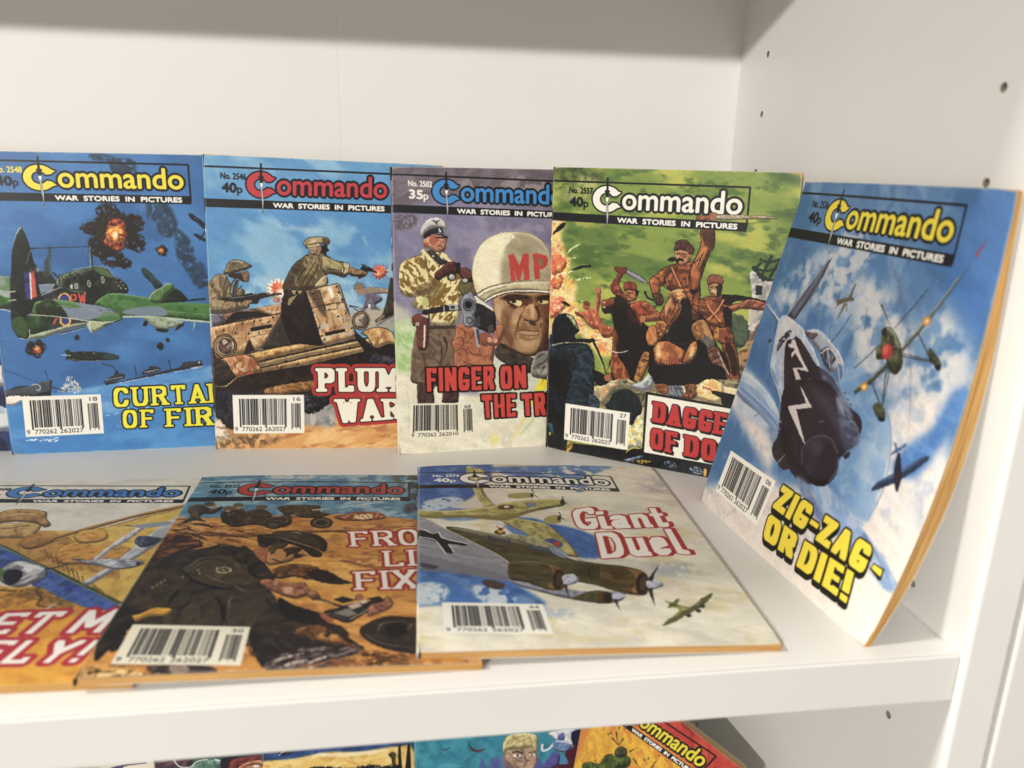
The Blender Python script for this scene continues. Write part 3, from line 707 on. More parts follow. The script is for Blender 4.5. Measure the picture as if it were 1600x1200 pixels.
ART = json.loads(r'''{"curtain":[
["p","3a76b0",[-30,-30,1390,-30,1390,1760,-30,1760],{"n":[["4a8cc6",34,0.42,0.75,1.6,20],["2f659c",22,0.55,0.9,1.4,-20]]}],
["p","2f4052",[591,5,710,12,719,62,672,42,609,36],{"e":0.5,"r":0.5,"n":[["3a5878",3,0.4,0.7]],"a":0.92,"an":[2.2,0.05,0.4],"s":1}],
["p","2f4052",[693,34,821,32,830,89,867,161,834,205,763,199,711,149,695,91],{"e":0.5,"r":0.5,"n":[["3a5878",3,0.4,0.7]],"a":0.92,"an":[2.2,0.05,0.4],"s":1}],
["p","2f4052",[864,271,945,256,1000,292,1029,396,987,457,930,442,907,367,865,353],{"e":0.5,"r":0.5,"n":[["3a5878",3,0.4,0.7]],"a":0.92,"an":[2.2,0.05,0.4],"s":1}],
["p","2f4052",[1020,411,1089,472,1118,579,1167,625,1175,734,1113,749,1067,671,1021,594,1004,518],{"e":0.5,"r":0.5,"n":[["3a5878",3,0.4,0.7]],"a":0.92,"an":[2.2,0.05,0.4],"s":1}],
["e","2c221c",[653,313,713,313,648,358],{"e":0.2,"r":0.6,"n":[["4c3020",1.2,0.5,0.7],["1a1614",1,0.5,0.7]],"an":[1.3,0.15,0.35],"flat":1}],
["e","2c221c",[564,414,627,414,561,450],{"e":0.2,"r":0.6,"n":[["4c3020",1.2,0.5,0.7],["1a1614",1,0.5,0.7]],"an":[1.3,0.15,0.35],"flat":1}],
["e","2c221c",[790,383,848,383,785,437],{"e":0.2,"r":0.6,"n":[["4c3020",1.2,0.5,0.7],["1a1614",1,0.5,0.7]],"an":[1.3,0.15,0.35],"flat":1}],
["e","2c221c",[802,495,845,495,797,547],{"e":0.2,"r":0.6,"n":[["4c3020",1.2,0.5,0.7],["1a1614",1,0.5,0.7]],"an":[1.3,0.15,0.35],"flat":1}],
["e","2c221c",[656,579,723,579,652,630],{"e":0.2,"r":0.6,"n":[["4c3020",1.2,0.5,0.7],["1a1614",1,0.5,0.7]],"an":[1.3,0.15,0.35],"flat":1}],
["e","2c221c",[719,609,762,609,716,637],{"e":0.2,"r":0.6,"n":[["4c3020",1.2,0.5,0.7],["1a1614",1,0.5,0.7]],"an":[1.3,0.15,0.35],"flat":1}],
["e","2c221c",[692,347,750,346,688,391],{"e":0.2,"r":0.6,"n":[["4c3020",1.2,0.5,0.7],["1a1614",1,0.5,0.7]],"an":[1.3,0.15,0.35],"flat":1}],
["e","2a2018",[640,392,693,391,635,450],{"e":0.25,"r":0.35,"n":[["4a2c1a",1.2,0.5,0.8]],"an":[1.4,0.12,0.35]}],
["e","2a2018",[740,407,800,407,735,461],{"e":0.25,"r":0.35,"n":[["4a2c1a",1.2,0.5,0.8]],"an":[1.4,0.12,0.35]}],
["e","2a2018",[609,520,679,520,604,579],{"e":0.25,"r":0.35,"n":[["4a2c1a",1.2,0.5,0.8]],"an":[1.4,0.12,0.35]}],
["e","2a2018",[660,499,717,499,654,559],{"e":0.25,"r":0.35,"n":[["4a2c1a",1.2,0.5,0.8]],"an":[1.4,0.12,0.35]}],
["e","2a2018",[679,393,736,392,675,434],{"e":0.25,"r":0.35,"n":[["4a2c1a",1.2,0.5,0.8]],"an":[1.4,0.12,0.35]}],
["e","2a2018",[767,487,811,487,763,528],{"e":0.25,"r":0.35,"n":[["4a2c1a",1.2,0.5,0.8]],"an":[1.4,0.12,0.35]}],
["e","2a2018",[750,437,795,436,746,473],{"e":0.25,"r":0.35,"n":[["4a2c1a",1.2,0.5,0.8]],"an":[1.4,0.12,0.35]}],
["e","2a2018",[733,384,780,384,728,435],{"e":0.25,"r":0.35,"n":[["4a2c1a",1.2,0.5,0.8]],"an":[1.4,0.12,0.35]}],
["e","2a2018",[603,401,652,400,597,455],{"e":0.25,"r":0.35,"n":[["4a2c1a",1.2,0.5,0.8]],"an":[1.4,0.12,0.35]}],
["e","2a2018",[592,487,648,487,588,529],{"e":0.25,"r":0.35,"n":[["4a2c1a",1.2,0.5,0.8]],"an":[1.4,0.12,0.35]}],
["e","2a2018",[637,465,695,465,632,521],{"e":0.25,"r":0.35,"n":[["4a2c1a",1.2,0.5,0.8]],"an":[1.4,0.12,0.35]}],
["e","b5431c",[688,446,736,446,684,486],{"e":0.15,"r":0.4,"n":[["e8892a",0.9,0.42,0.62],["2c1a12",1.1,0.62,0.75]],"an":[1.1,0.2,0.4]}],
["e","b5431c",[697,401,748,401,693,444],{"e":0.15,"r":0.4,"n":[["e8892a",0.9,0.42,0.62],["2c1a12",1.1,0.62,0.75]],"an":[1.1,0.2,0.4]}],
["e","b5431c",[701,452,748,451,698,490],{"e":0.15,"r":0.4,"n":[["e8892a",0.9,0.42,0.62],["2c1a12",1.1,0.62,0.75]],"an":[1.1,0.2,0.4]}],
["e","b5431c",[692,504,733,504,689,538],{"e":0.15,"r":0.4,"n":[["e8892a",0.9,0.42,0.62],["2c1a12",1.1,0.62,0.75]],"an":[1.1,0.2,0.4]}],
["e","b5431c",[677,445,723,444,673,483],{"e":0.15,"r":0.4,"n":[["e8892a",0.9,0.42,0.62],["2c1a12",1.1,0.62,0.75]],"an":[1.1,0.2,0.4]}],
["e","b5431c",[661,483,701,482,658,516],{"e":0.15,"r":0.4,"n":[["e8892a",0.9,0.42,0.62],["2c1a12",1.1,0.62,0.75]],"an":[1.1,0.2,0.4]}],
["e","b5431c",[709,456,742,456,707,484],{"e":0.15,"r":0.4,"n":[["e8892a",0.9,0.42,0.62],["2c1a12",1.1,0.62,0.75]],"an":[1.1,0.2,0.4]}],
["e","f0a030",[686,446,735,446,682,491],{"e":0.2,"r":0.5,"n":[["ffd870",0.8,0.45,0.6]],"an":[0.9,0.2,0.45]}],
["e","fff2d0",[686,446,700,446,684,464],{"e":0.3}],
["e","2a2018",[935,548,947,548,934,557],{"e":0.25,"r":0.35,"n":[["4a2c1a",1.2,0.5,0.8]],"an":[1.4,0.12,0.35]}],
["e","2a2018",[933,521,947,521,932,532],{"e":0.25,"r":0.35,"n":[["4a2c1a",1.2,0.5,0.8]],"an":[1.4,0.12,0.35]}],
["e","2a2018",[938,536,952,536,936,552],{"e":0.25,"r":0.35,"n":[["4a2c1a",1.2,0.5,0.8]],"an":[1.4,0.12,0.35]}],
["e","2a2018",[919,528,929,528,918,538],{"e":0.25,"r":0.35,"n":[["4a2c1a",1.2,0.5,0.8]],"an":[1.4,0.12,0.35]}],
["e","2a2018",[937,520,952,520,936,537],{"e":0.25,"r":0.35,"n":[["4a2c1a",1.2,0.5,0.8]],"an":[1.4,0.12,0.35]}],
["e","2a2018",[911,529,924,529,910,541],{"e":0.25,"r":0.35,"n":[["4a2c1a",1.2,0.5,0.8]],"an":[1.4,0.12,0.35]}],
["e","2a2018",[926,549,940,549,925,565],{"e":0.25,"r":0.35,"n":[["4a2c1a",1.2,0.5,0.8]],"an":[1.4,0.12,0.35]}],
["e","2a2018",[950,532,962,531,949,543],{"e":0.25,"r":0.35,"n":[["4a2c1a",1.2,0.5,0.8]],"an":[1.4,0.12,0.35]}],
["e","2a2018",[936,529,948,529,935,541],{"e":0.25,"r":0.35,"n":[["4a2c1a",1.2,0.5,0.8]],"an":[1.4,0.12,0.35]}],
["e","2a2018",[939,528,954,528,938,542],{"e":0.25,"r":0.35,"n":[["4a2c1a",1.2,0.5,0.8]],"an":[1.4,0.12,0.35]}],
["e","2a2018",[942,553,953,553,941,565],{"e":0.25,"r":0.35,"n":[["4a2c1a",1.2,0.5,0.8]],"an":[1.4,0.12,0.35]}],
["e","b5431c",[926,548,934,548,925,555],{"e":0.15,"r":0.4,"n":[["e8892a",0.9,0.42,0.62],["2c1a12",1.1,0.62,0.75]],"an":[1.1,0.2,0.4]}],
["e","b5431c",[929,526,937,526,929,533],{"e":0.15,"r":0.4,"n":[["e8892a",0.9,0.42,0.62],["2c1a12",1.1,0.62,0.75]],"an":[1.1,0.2,0.4]}],
["e","b5431c",[923,536,933,536,922,544],{"e":0.15,"r":0.4,"n":[["e8892a",0.9,0.42,0.62],["2c1a12",1.1,0.62,0.75]],"an":[1.1,0.2,0.4]}],
["e","b5431c",[929,542,938,541,929,548],{"e":0.15,"r":0.4,"n":[["e8892a",0.9,0.42,0.62],["2c1a12",1.1,0.62,0.75]],"an":[1.1,0.2,0.4]}],
["e","b5431c",[929,532,937,532,929,538],{"e":0.15,"r":0.4,"n":[["e8892a",0.9,0.42,0.62],["2c1a12",1.1,0.62,0.75]],"an":[1.1,0.2,0.4]}],
["e","b5431c",[918,533,928,533,917,542],{"e":0.15,"r":0.4,"n":[["e8892a",0.9,0.42,0.62],["2c1a12",1.1,0.62,0.75]],"an":[1.1,0.2,0.4]}],
["e","b5431c",[930,533,939,533,930,540],{"e":0.15,"r":0.4,"n":[["e8892a",0.9,0.42,0.62],["2c1a12",1.1,0.62,0.75]],"an":[1.1,0.2,0.4]}],
["e","f0a030",[926,537,937,537,926,547],{"e":0.2,"r":0.5,"n":[["ffd870",0.8,0.45,0.6]],"an":[0.9,0.2,0.45]}],
["e","fff2d0",[926,537,929,537,926,541],{"e":0.3}],
["e","2a2018",[195,1127,218,1128,192,1153],{"e":0.25,"r":0.35,"n":[["4a2c1a",1.2,0.5,0.8]],"an":[1.4,0.12,0.35]}],
["e","2a2018",[167,1075,186,1076,165,1093],{"e":0.25,"r":0.35,"n":[["4a2c1a",1.2,0.5,0.8]],"an":[1.4,0.12,0.35]}],
["e","2a2018",[166,1088,188,1089,164,1110],{"e":0.25,"r":0.35,"n":[["4a2c1a",1.2,0.5,0.8]],"an":[1.4,0.12,0.35]}],
["e","2a2018",[210,1062,227,1063,209,1080],{"e":0.25,"r":0.35,"n":[["4a2c1a",1.2,0.5,0.8]],"an":[1.4,0.12,0.35]}],
["e","2a2018",[208,1114,228,1114,206,1132],{"e":0.25,"r":0.35,"n":[["4a2c1a",1.2,0.5,0.8]],"an":[1.4,0.12,0.35]}],
["e","2a2018",[225,1084,249,1085,223,1105],{"e":0.25,"r":0.35,"n":[["4a2c1a",1.2,0.5,0.8]],"an":[1.4,0.12,0.35]}],
["e","2a2018",[217,1102,232,1102,215,1118],{"e":0.25,"r":0.35,"n":[["4a2c1a",1.2,0.5,0.8]],"an":[1.4,0.12,0.35]}],
["e","2a2018",[159,1108,181,1109,157,1134],{"e":0.25,"r":0.35,"n":[["4a2c1a",1.2,0.5,0.8]],"an":[1.4,0.12,0.35]}],
["e","2a2018",[212,1064,228,1064,211,1077],{"e":0.25,"r":0.35,"n":[["4a2c1a",1.2,0.5,0.8]],"an":[1.4,0.12,0.35]}],
["e","2a2018",[167,1072,186,1072,165,1090],{"e":0.25,"r":0.35,"n":[["4a2c1a",1.2,0.5,0.8]],"an":[1.4,0.12,0.35]}],
["e","2a2018",[214,1101,235,1101,211,1124],{"e":0.25,"r":0.35,"n":[["4a2c1a",1.2,0.5,0.8]],"an":[1.4,0.12,0.35]}],
["e","b5431c",[198,1101,215,1101,196,1116],{"e":0.15,"r":0.4,"n":[["e8892a",0.9,0.42,0.62],["2c1a12",1.1,0.62,0.75]],"an":[1.1,0.2,0.4]}],
["e","b5431c",[205,1103,222,1103,203,1118],{"e":0.15,"r":0.4,"n":[["e8892a",0.9,0.42,0.62],["2c1a12",1.1,0.62,0.75]],"an":[1.1,0.2,0.4]}],
["e","b5431c",[201,1115,214,1115,200,1126],{"e":0.15,"r":0.4,"n":[["e8892a",0.9,0.42,0.62],["2c1a12",1.1,0.62,0.75]],"an":[1.1,0.2,0.4]}],
["e","b5431c",[203,1097,215,1097,201,1107],{"e":0.15,"r":0.4,"n":[["e8892a",0.9,0.42,0.62],["2c1a12",1.1,0.62,0.75]],"an":[1.1,0.2,0.4]}],
["e","b5431c",[208,1116,219,1116,207,1126],{"e":0.15,"r":0.4,"n":[["e8892a",0.9,0.42,0.62],["2c1a12",1.1,0.62,0.75]],"an":[1.1,0.2,0.4]}],
["e","b5431c",[185,1113,198,1113,183,1125],{"e":0.15,"r":0.4,"n":[["e8892a",0.9,0.42,0.62],["2c1a12",1.1,0.62,0.75]],"an":[1.1,0.2,0.4]}],
["e","b5431c",[200,1097,216,1097,198,1111],{"e":0.15,"r":0.4,"n":[["e8892a",0.9,0.42,0.62],["2c1a12",1.1,0.62,0.75]],"an":[1.1,0.2,0.4]}],
["e","f0a030",[196,1098,213,1098,195,1114],{"e":0.2,"r":0.5,"n":[["ffd870",0.8,0.45,0.6]],"an":[0.9,0.2,0.45]}],
["e","fff2d0",[196,1098,201,1098,196,1104],{"e":0.3}],
["e","2c2c30",[421,1036,434,1036,419,1052],{"e":0.2,"r":0.4}],
["e","2c2c30",[876,1095,894,1096,874,1117],{"e":0.2,"r":0.4}],
["e","2c2c30",[921,1059,932,1060,920,1072],{"e":0.2,"r":0.4}],
["e","2c2c30",[806,951,815,951,805,961],{"e":0.2,"r":0.4}],
["l","6aa2d2",[78,411,115,414,157,420],0.5,{"a":0.6,"e":0.2}],
["p","8f9a94",[23,681,73,680,103,689,96,774,62,774,12,773],{"n":[["5f8a4c",5,0.45,0.55]],"s":1}],
["p","a8b0ac",[15,754,57,760,93,774,89,807,59,800,11,787],{"s":1}],
["p","4f7c3c",[11,787,60,795,92,807,87,840,53,853,2,861],{"n":[["3a5c30",4,0.5,0.7]],"s":1}],
["p","2a3328",[21,860,60,843,89,840,83,867,52,865],{"s":1}],
["l","c8d0c0",[15,863,51,870,81,880],0.5],
["p","2b2f2a",[242,661,268,653,299,655,322,675,338,701,333,725,248,724,231,708],{"n":[["4a5446",2,0.55,0.8]],"s":1}],
["p","3a4438",[279,681,291,602,308,569,326,510,335,513,333,549,322,615,322,661,310,675],{"a":0.75,"e":0.25,"n":[["5a6a60",1.5,0.5,0.7,3,90]],"s":1}],
["e","8a9488",[249,642,259,642,248,651]],
["p","8290a0",[247,731,292,721,336,725,378,742,312,775,248,788],{"n":[["9aa6b0",3,0.5,0.7]]}],
["p","1f2620",[312,775,336,721,352,685,399,662,450,648,541,630,585,627,628,642,659,689,698,713,721,743,722,777,666,790,599,817,532,847,469,843,407,829,357,822,307,815],{"n":[["3c4a34",4,0.55,0.75],["10140f",3,0.55,0.8]],"s":1}],
["p","8c9884",[342,721,355,687,398,665,450,650,528,635,539,645,487,662,435,682,395,702,365,742],{"e":0.2,"n":[["4d6040",2.2,0.5,0.65]],"an":[2,0.2,0.5],"s":1}],
["p","5c7048",[553,635,598,632,633,655,649,689,612,682,576,662],{"e":0.2,"s":1}],
["l","a8b4a0",[398,667,421,695,428,749],0.16,{"a":0.7}],
["l","a8b4a0",[431,656,458,695,471,762],0.16,{"a":0.7}],
["l","a8b4a0",[463,650,491,682,500,722],0.16,{"a":0.7}],
["l","a8b4a0",[488,647,511,675],0.16,{"a":0.7}],
["l","b8c2b0",[438,645,490,634,547,627,592,627,632,642,656,686],0.35,{"a":0.8}],
["p","232a24",[659,688,693,701,719,730,727,770,693,777,642,770,633,729],{"n":[["48503e",1.2,0.55,0.7]],"s":1}],
["e","c8ccb8",[674,696,678,698,673,698]],
["e","c8ccb8",[692,713,695,715,691,715]],
["e","c8ccb8",[704,733,707,735,703,735]],
["e","c8ccb8",[713,753,716,755,711,756]],
["e","c8ccb8",[663,713,666,715,662,715]],
["e","c8ccb8",[677,736,680,738,676,739]],
["e","c8ccb8",[689,750,692,752,687,752]],
["e","c8ccb8",[517,723,527,722,518,743]],
["e","4a4e46",[517,723,523,722,518,739],{"n":[["98a090",0.5,0.5,0.6]]}],
["e","c8ccb8",[593,701,602,699,594,721]],
["e","4a4e46",[593,701,599,700,593,717],{"n":[["98a090",0.5,0.5,0.6]]}],
["p","343c34",[412,722,445,702,468,722,471,755,444,775,414,755],{"s":1}],
["p","c0c8bc",[414,735,425,727,426,753,415,748],{"s":1}],
["p","8c968c",[436,725,456,722,458,749,440,754],{"s":1}],
["l","d0d6c8",[396,748,426,765,470,769],0.2],
["l","30342e",[361,665,394,705],1.0],
["l","30342e",[329,658,358,691],0.9],
["l","c0c8bc",[362,664,390,695],0.22],
["l","2a2c28",[546,508,544,632],2.2,{"t":3.4}],
["l","a8b0b0",[543,509,536,628],0.4],
["l","20242a",[223,525,376,518,543,513],0.35,{"s":0}],
["l","30343a",[532,516,520,615],0.15],
["l","20242a",[223,527,251,522],0.7],
["p","3a3e40",[314,781,407,826,495,840,484,953,366,985,264,991,257,936,302,869]],
["e","e8b428",[375,815,410,816,371,855]],
["e","2c3a8c",[375,815,401,816,372,847]],
["e","b8342a",[373,829,384,829,372,842]],
["t","PW","cf4a38",[410,785,494,770,492,840,408,846],{"f":"blk","fp":[0.16,0.14,0.5,0.16,0],"b":0.0}],
["l","cf4a38",[318,808,329,815],0.9],
["e","e8b428",[367,937,398,938,364,969]],
["e","2c3a8c",[368,935,389,935,365,959]],
["l","cf4a38",[323,918,302,954],1.0],
["p","35502c",[179,902,298,909,278,970,250,1001,170,1037,97,1022,117,948],{"n":[["1f2c1c",4,0.45,0.65],["587a40",3,0.65,0.8]],"s":1}],
["p","aab49a",[121,1033,199,1010,302,984,407,955,484,949,489,963,417,979,313,1009,253,1032,196,1038,157,1042],{"n":[["8a947c",3,0.5,0.7]],"s":1}],
["l","3c444c",[325,1012,390,996,465,976],0.7],
["l","dfe5d4",[324,1016,390,1001,465,981],0.25],
["p","a2ac8a",[488,946,587,944,626,941,558,985,501,1004],{"n":[["c8ceb0",3,0.5,0.7]],"s":1}],
["l","eceede",[497,942,498,1001,511,1001],0.4],
["p","4d7a40",[538,835,595,792,649,778,724,787,837,806,943,835,1020,836,1184,845,1287,855,1280,959,1169,957,997,934,827,920,689,922,616,884,544,845],{"n":[["5d8a4c",6,0.45,0.6],["3c6434",4,0.6,0.8]],"s":1}],
["p","7f8f9c",[685,885,748,866,833,858,894,861,927,880,921,912,828,915,714,902],{"e":0.15,"s":1}],
["l","8fa888",[541,835,594,794,649,780,731,790,837,810],0.5,{"a":0.8}],
["l","c0cab4",[682,916,804,918,920,927,1059,943,1177,956,1272,963],1.1],
["l","a4b694",[931,888,1031,897,1180,916],0.2],
["l","a4b694",[994,880,982,930],0.2],
["e","1c221c",[1093,880,1098,880,1093,885]],
["p","2a2e28",[840,822,855,781,888,753,950,750,1003,758,1039,795,1048,828,974,835,881,838],{"n":[["3e4638",2,0.55,0.7]],"s":1}],
["p","5a8048",[843,830,842,797,871,765,907,753,944,725,978,730,984,750,963,774,930,798,904,835],{"n":[["78985f",3,0.5,0.6]],"s":1}],
["l","c6d0bc",[839,826,845,797,875,767,907,751,936,729,967,725],0.35],
["l","1c201c",[1049,824,1100,820,1155,816],0.9,{"e":0.2}],
["p","2c3a38",[809,645,821,633,843,645,878,685,918,735,880,753,856,717,821,677],{"e":0.25,"n":[["4a6270",1.2,0.5,0.65,3,50]],"s":1}],
["p","a9b49c",[800,923,882,920,1027,955,994,971,946,991,899,995,853,982,825,952],{"n":[["7c8a70",4,0.5,0.65]],"s":1}],
["l","40463c",[924,974,937,950,976,954,958,983,925,977],0.3,{"s":0}],
["p","2a2420",[788,972,802,945,819,948,816,967,796,977]],
["p","2a2c2a",[860,990,930,995,913,1012,874,1007],{"s":1}],
["p","3a2c28",[964,1004,986,971,1027,955,1019,973,993,992,972,1004]],
["l","b8c0ac",[1083,956,1068,1010],1.0,{"t":0.4}],
["p","25303c",[1094,329,1113,325,1150,351,1193,390,1202,422,1176,414,1140,379,1104,352],{"s":1}],
["e","b84438",[1132,349,1137,348,1132,353]],
["p","25303c",[1184,414,1191,422,1142,477,1138,474]],
["p","25303c",[1116,438,1143,442,1187,473,1186,485,1156,477,1121,452],{"s":1}],
["p","71916a",[199,828,301,812,383,819,495,840,582,858,632,875,683,921,658,945,574,947,460,932,373,917,273,906,179,898],{"n":[["4f7c3c",7,0.42,0.52]],"s":1}],
["p","8793a2",[353,857,416,863,518,864,593,879,559,906,498,932,398,921,375,897],{"e":0.1,"s":1}],
["p","8793a2",[432,835,520,845,595,861,644,886,618,892,542,875,467,860],{"e":0.1,"s":1}],
["p","577f46",[563,926,610,910,673,921,645,941,574,943],{"s":1}],
["p","26301f",[270,815,308,812,354,856,379,916,285,909,229,902,215,855],{"e":0.2,"n":[["47642f",4,0.5,0.7]],"s":1}],
["l","d5dcc8",[179,898,273,906,372,918,485,938,574,947,632,944,683,922],0.45],
["l","2c3430",[554,885,573,871],0.35],
["l","2c3430",[597,873,638,884,680,921],0.35],
["l","b8c4a8",[329,845,429,860,555,882],0.16],
["l","202420",[682,924,625,951,572,968],0.6,{"a":0.8}],
["l","9aa0a0",[253,791,300,768,352,748,384,746],1.0,{"t":2.6}],
["p","2a2e2c",[250,794,305,775,312,802,258,808],{"s":1}],
["p","1e231e",[187,407,197,420,216,478,223,524,239,635,247,734,254,788,270,815,218,828,194,881,166,901,152,949,166,989,158,1040,127,1037,93,1002,78,961,81,867,93,747,111,628,124,550,143,485,161,440],{"n":[["2c3a26",4,0.5,0.75],["141812",3,0.6,0.8]],"s":1}],
["p","3f5a30",[81,934,134,908,164,949,169,989,152,1037,115,1026,87,995],{"e":0.4,"n":[["24301c",2.6,0.5,0.7]],"s":1}],
["l","e4e8dc",[188,408,161,440,144,485,135,524],0.5,{"t":0.15}],
["l","c8d0bc",[227,530,205,576,194,615],0.3,{"a":0.7}],
["p","343a8e",[179,635,205,632,196,811,173,814,171,747],{"n":[["20243c",2,0.6,0.8]]}],
["p","e0dcd4",[204,632,216,632,205,808,194,810]],
["p","d0583e",[214,632,233,642,230,798,203,808],{"n":[["a83c2c",2,0.55,0.75]]}],
["p","1c201c",[179,615,241,612,238,642,199,661,175,648],{"e":0.5,"a":0.85,"s":1}],
["l","a8b0a0",[81,768,119,766],0.8],
["l","a8b0a0",[77,819,117,814],0.8],
["l","10140f",[92,840,121,831,120,894,98,901],0.3],
["l","e0e4d8",[111,1035,151,1041,166,1023,170,983],0.35],
["p","5b9bd0",[190,1378,386,1347,555,1319,1165,1219,1438,1180,1417,1550,940,1488,553,1498,469,1579,391,1609,161,1650],{"e":0.6,"n":[["7fb2dc",8,0.45,0.7,2.5,-8],["4a8cc6",6,0.55,0.8,3,-6]]}],
["l","e8eef2",[562,1319,724,1295,919,1259,1117,1226],0.3,{"an":[1.2,0.35,0.5]}],
["p","3f88c4",[-79,1426,111,1424,553,1498,1100,1459,1421,1480,1398,1889,-121,1803],{"e":1.5,"n":[["5a9ed2",8,0.5,0.8,3,-5]]}],
["p","c8c4b8",[282,1348,322,1316,341,1276,357,1264,369,1293,398,1302,417,1344,386,1351,340,1358],{"e":0.25,"r":0.4,"an":[0.8,0.3,0.6],"s":1}],
["sp",["f4f2ee","dce8f2"],[288,1356,324,1300,352,1244,378,1277,417,1344,407,1364,325,1365],{"c":46,"z":0.5}],
["l","f0f2f0",[546,1414,545,1498],0.5,{"t":0.1,"an":[0.7,0.3,0.5]}],
["l","f0f2f0",[664,1452,664,1536],0.45,{"an":[0.7,0.3,0.5]}],
["l","dfeaf2",[506,1513,630,1493,747,1472,896,1460],0.35,{"an":[1,0.4,0.6]}],
["sp","eef4f8",[880,1358,898,1426,881,1451,858,1442],{"c":14,"z":0.35}],
["sp","e4eef4",[594,1550,671,1549,668,1587,583,1584],{"c":16,"z":0.4}],
["sp","e8f0f4",[74,1637,261,1625,251,1654,87,1651],{"c":30,"z":0.5,"d":0,"el":3}],
["p","4c5058",[-4,1340,108,1318,167,1312,199,1292,261,1282,243,1383,116,1377,-2,1380],{"n":[["5c626c",3,0.5,0.7]]}],
["p","24242a",[181,1357,249,1347,243,1383,153,1378]],
["p","f2e4d8",[-2,1384,51,1372,116,1377,174,1387,158,1400,91,1407,8,1429],{"r":0.5,"n":[["fff6ee",2,0.4,0.6]],"s":1}],
["p","3a4048",[6,1340,57,1317,123,1311,130,1319,47,1337]],
["l","b8c0c0",[145,1311,175,1308,192,1321,182,1345,168,1336],0.5],
["l","3c4450",[228,1228,239,1277],0.4],
["l","3c5068",[2,1219,65,1241,127,1274,184,1294],0.6,{"a":0.8,"an":[1,0.2,0.5]}],
["l","3c4450",[230,1281,262,1323,326,1349,371,1346],0.2],
["l","20242c",[254,1326,290,1340,326,1353],0.6,{"a":0.6}],
["p","50525c",[538,1298,624,1304,725,1282,921,1238,1040,1212,1104,1183,1111,1222,959,1247,724,1291,554,1323],{"n":[["62646c",3,0.5,0.7]]}],
["p","3a3c44",[546,1294,566,1278,597,1270,615,1234,630,1234,629,1255,663,1256,663,1281,609,1301]],
["p","3a3c44",[754,1258,775,1238,798,1230,808,1214,838,1215,868,1228,866,1245,765,1267]],
["l","3a3c44",[721,1204,729,1266],0.6],
["l","3a3c44",[918,1175,925,1238],0.6],
["p","44464e",[968,1231,1002,1194,1104,1187,1107,1201,1023,1220]],
["l","30404c",[612,1230,599,1209,566,1202,544,1191],1.0,{"a":0.7,"e":0.2}],
["l","d8d4cc",[774,1251,859,1236],0.35],
["l","d8d4cc",[553,1290,649,1276],0.3],
["e","d0ccc4",[1089,1198,1095,1198,1089,1203]],
["l","f0ece4",[1038,1233,1109,1222],0.4],
["p","252a26",[347,1110,366,1106,387,1119,439,1116,558,1126,631,1143,641,1157,621,1170,508,1174,404,1173,360,1163,345,1166,355,1142],{"n":[["3c4438",2,0.5,0.8]],"s":1}],
["p","4a6a80",[572,1131,639,1146,638,1169,561,1171],{"e":0.4,"a":0.45,"s":1}],
["l","d8dcd0",[326,1136,377,1139],0.5],
["l","b8beb0",[439,1117,456,1128],0.2],
["l","b8beb0",[498,1124,512,1134],0.2],
["l","8c948c",[361,1159,448,1174,553,1173],0.3],
["rough",0.28,0.9],
["p","16171b",[-82,218,1115,228,1115,273,-82,263]],
["l","14161c",[-82,47,1114,55],1.0],
["l","14161c",[1114,53,1114,262],1.0],
["p","f3e11c",[403,100,383,95,375,88,365,82,355,77,344,73,333,70,321,69,309,69,297,70,286,73,275,76,264,82,255,88,247,95,241,103,235,111,232,120,230,130,229,139,230,149,233,158,238,167,244,176,251,183,260,190,269,196,280,200,291,203,303,205,315,206,327,206,338,204,350,200,360,196,370,190,379,184,403,177,376,156,349,154,344,160,338,165,330,168,322,171,314,171,305,171,297,168,290,165,283,160,278,154,275,148,273,141,273,134,275,127,278,120,283,115,290,110,297,106,305,104,314,103,322,104,330,106,338,110,344,115,349,121,376,119],{"ol":["14161c",0.85]}],
["t","ommando","f3e11c",[413,76,1079,79,1079,190,413,188],{"b":0.42,"ol":[["14161c",1.25]]}],
["t","WAR  STORIES  IN  PICTURES","f2efe6",[386,233,1065,237,1065,263,386,258],{"b":0.3}],
["p","14161c",[312,23,322,23,324,89,333,93,333,101,327,103,329,127,309,127,309,102,301,101,301,93,310,89]],
["p","f4f1e8",[309,127,329,127,327,142,323,150,328,223,324,295,318,223,314,150,310,142],{"ol":["14161c",0.25]}],
["l","8a8a88",[320,152,323,276],0.35],
["p","14161c",[305,95,329,95,327,118,322,125,313,125,308,118]],
["p","f4f1e8",[303,89,331,89,331,93,303,93],{"a":0.0}],
["t","No. 2548","f0dc3a",[78,79,227,81,227,113,78,111],{"b":0.24}],
["t","40","14161c",[84,132,168,134,168,182,84,180],{"b":0.42}],
["t","p","14161c",[174,157,202,157,202,198,174,198],{"b":0.25}],
["t","CURTAIN","f4ea18",[592,1342,1268,1330,1273,1450,585,1461],{"f":"blk","fp":[0.2,0.13,0.55,0.2,0.1],"ol":[["15181a",0.85]]}],
["t","OF","f4ea18",[631,1480,807,1481,801,1592,625,1594],{"f":"blk","fp":[0.2,0.13,0.55,0.22,0.1],"ol":[["15181a",0.85]]}],
["t","FIRE","f4ea18",[880,1480,1259,1474,1261,1596,875,1595],{"f":"blk","fp":[0.2,0.13,0.55,0.22,0.1],"ol":[["15181a",0.85]]}],
["bar",[87,1379,519,1378,515,1619,83,1623],{"d":["770262","262027","18"]}]],
"neighbour":[
["p","27325c",[-30,-30,1390,-30,1390,1760,-30,1760],{"n":[["3c4c86",14,0.4,0.7],["141a30",10,0.5,0.8]]}],
["p","e9e2d6",[600,1120,950,1080,1200,1180,1400,1300,1400,1360,1000,1280,700,1250],{"r":0.6,"n":[["b8c4d4",4,0.5,0.7]],"s":1}],
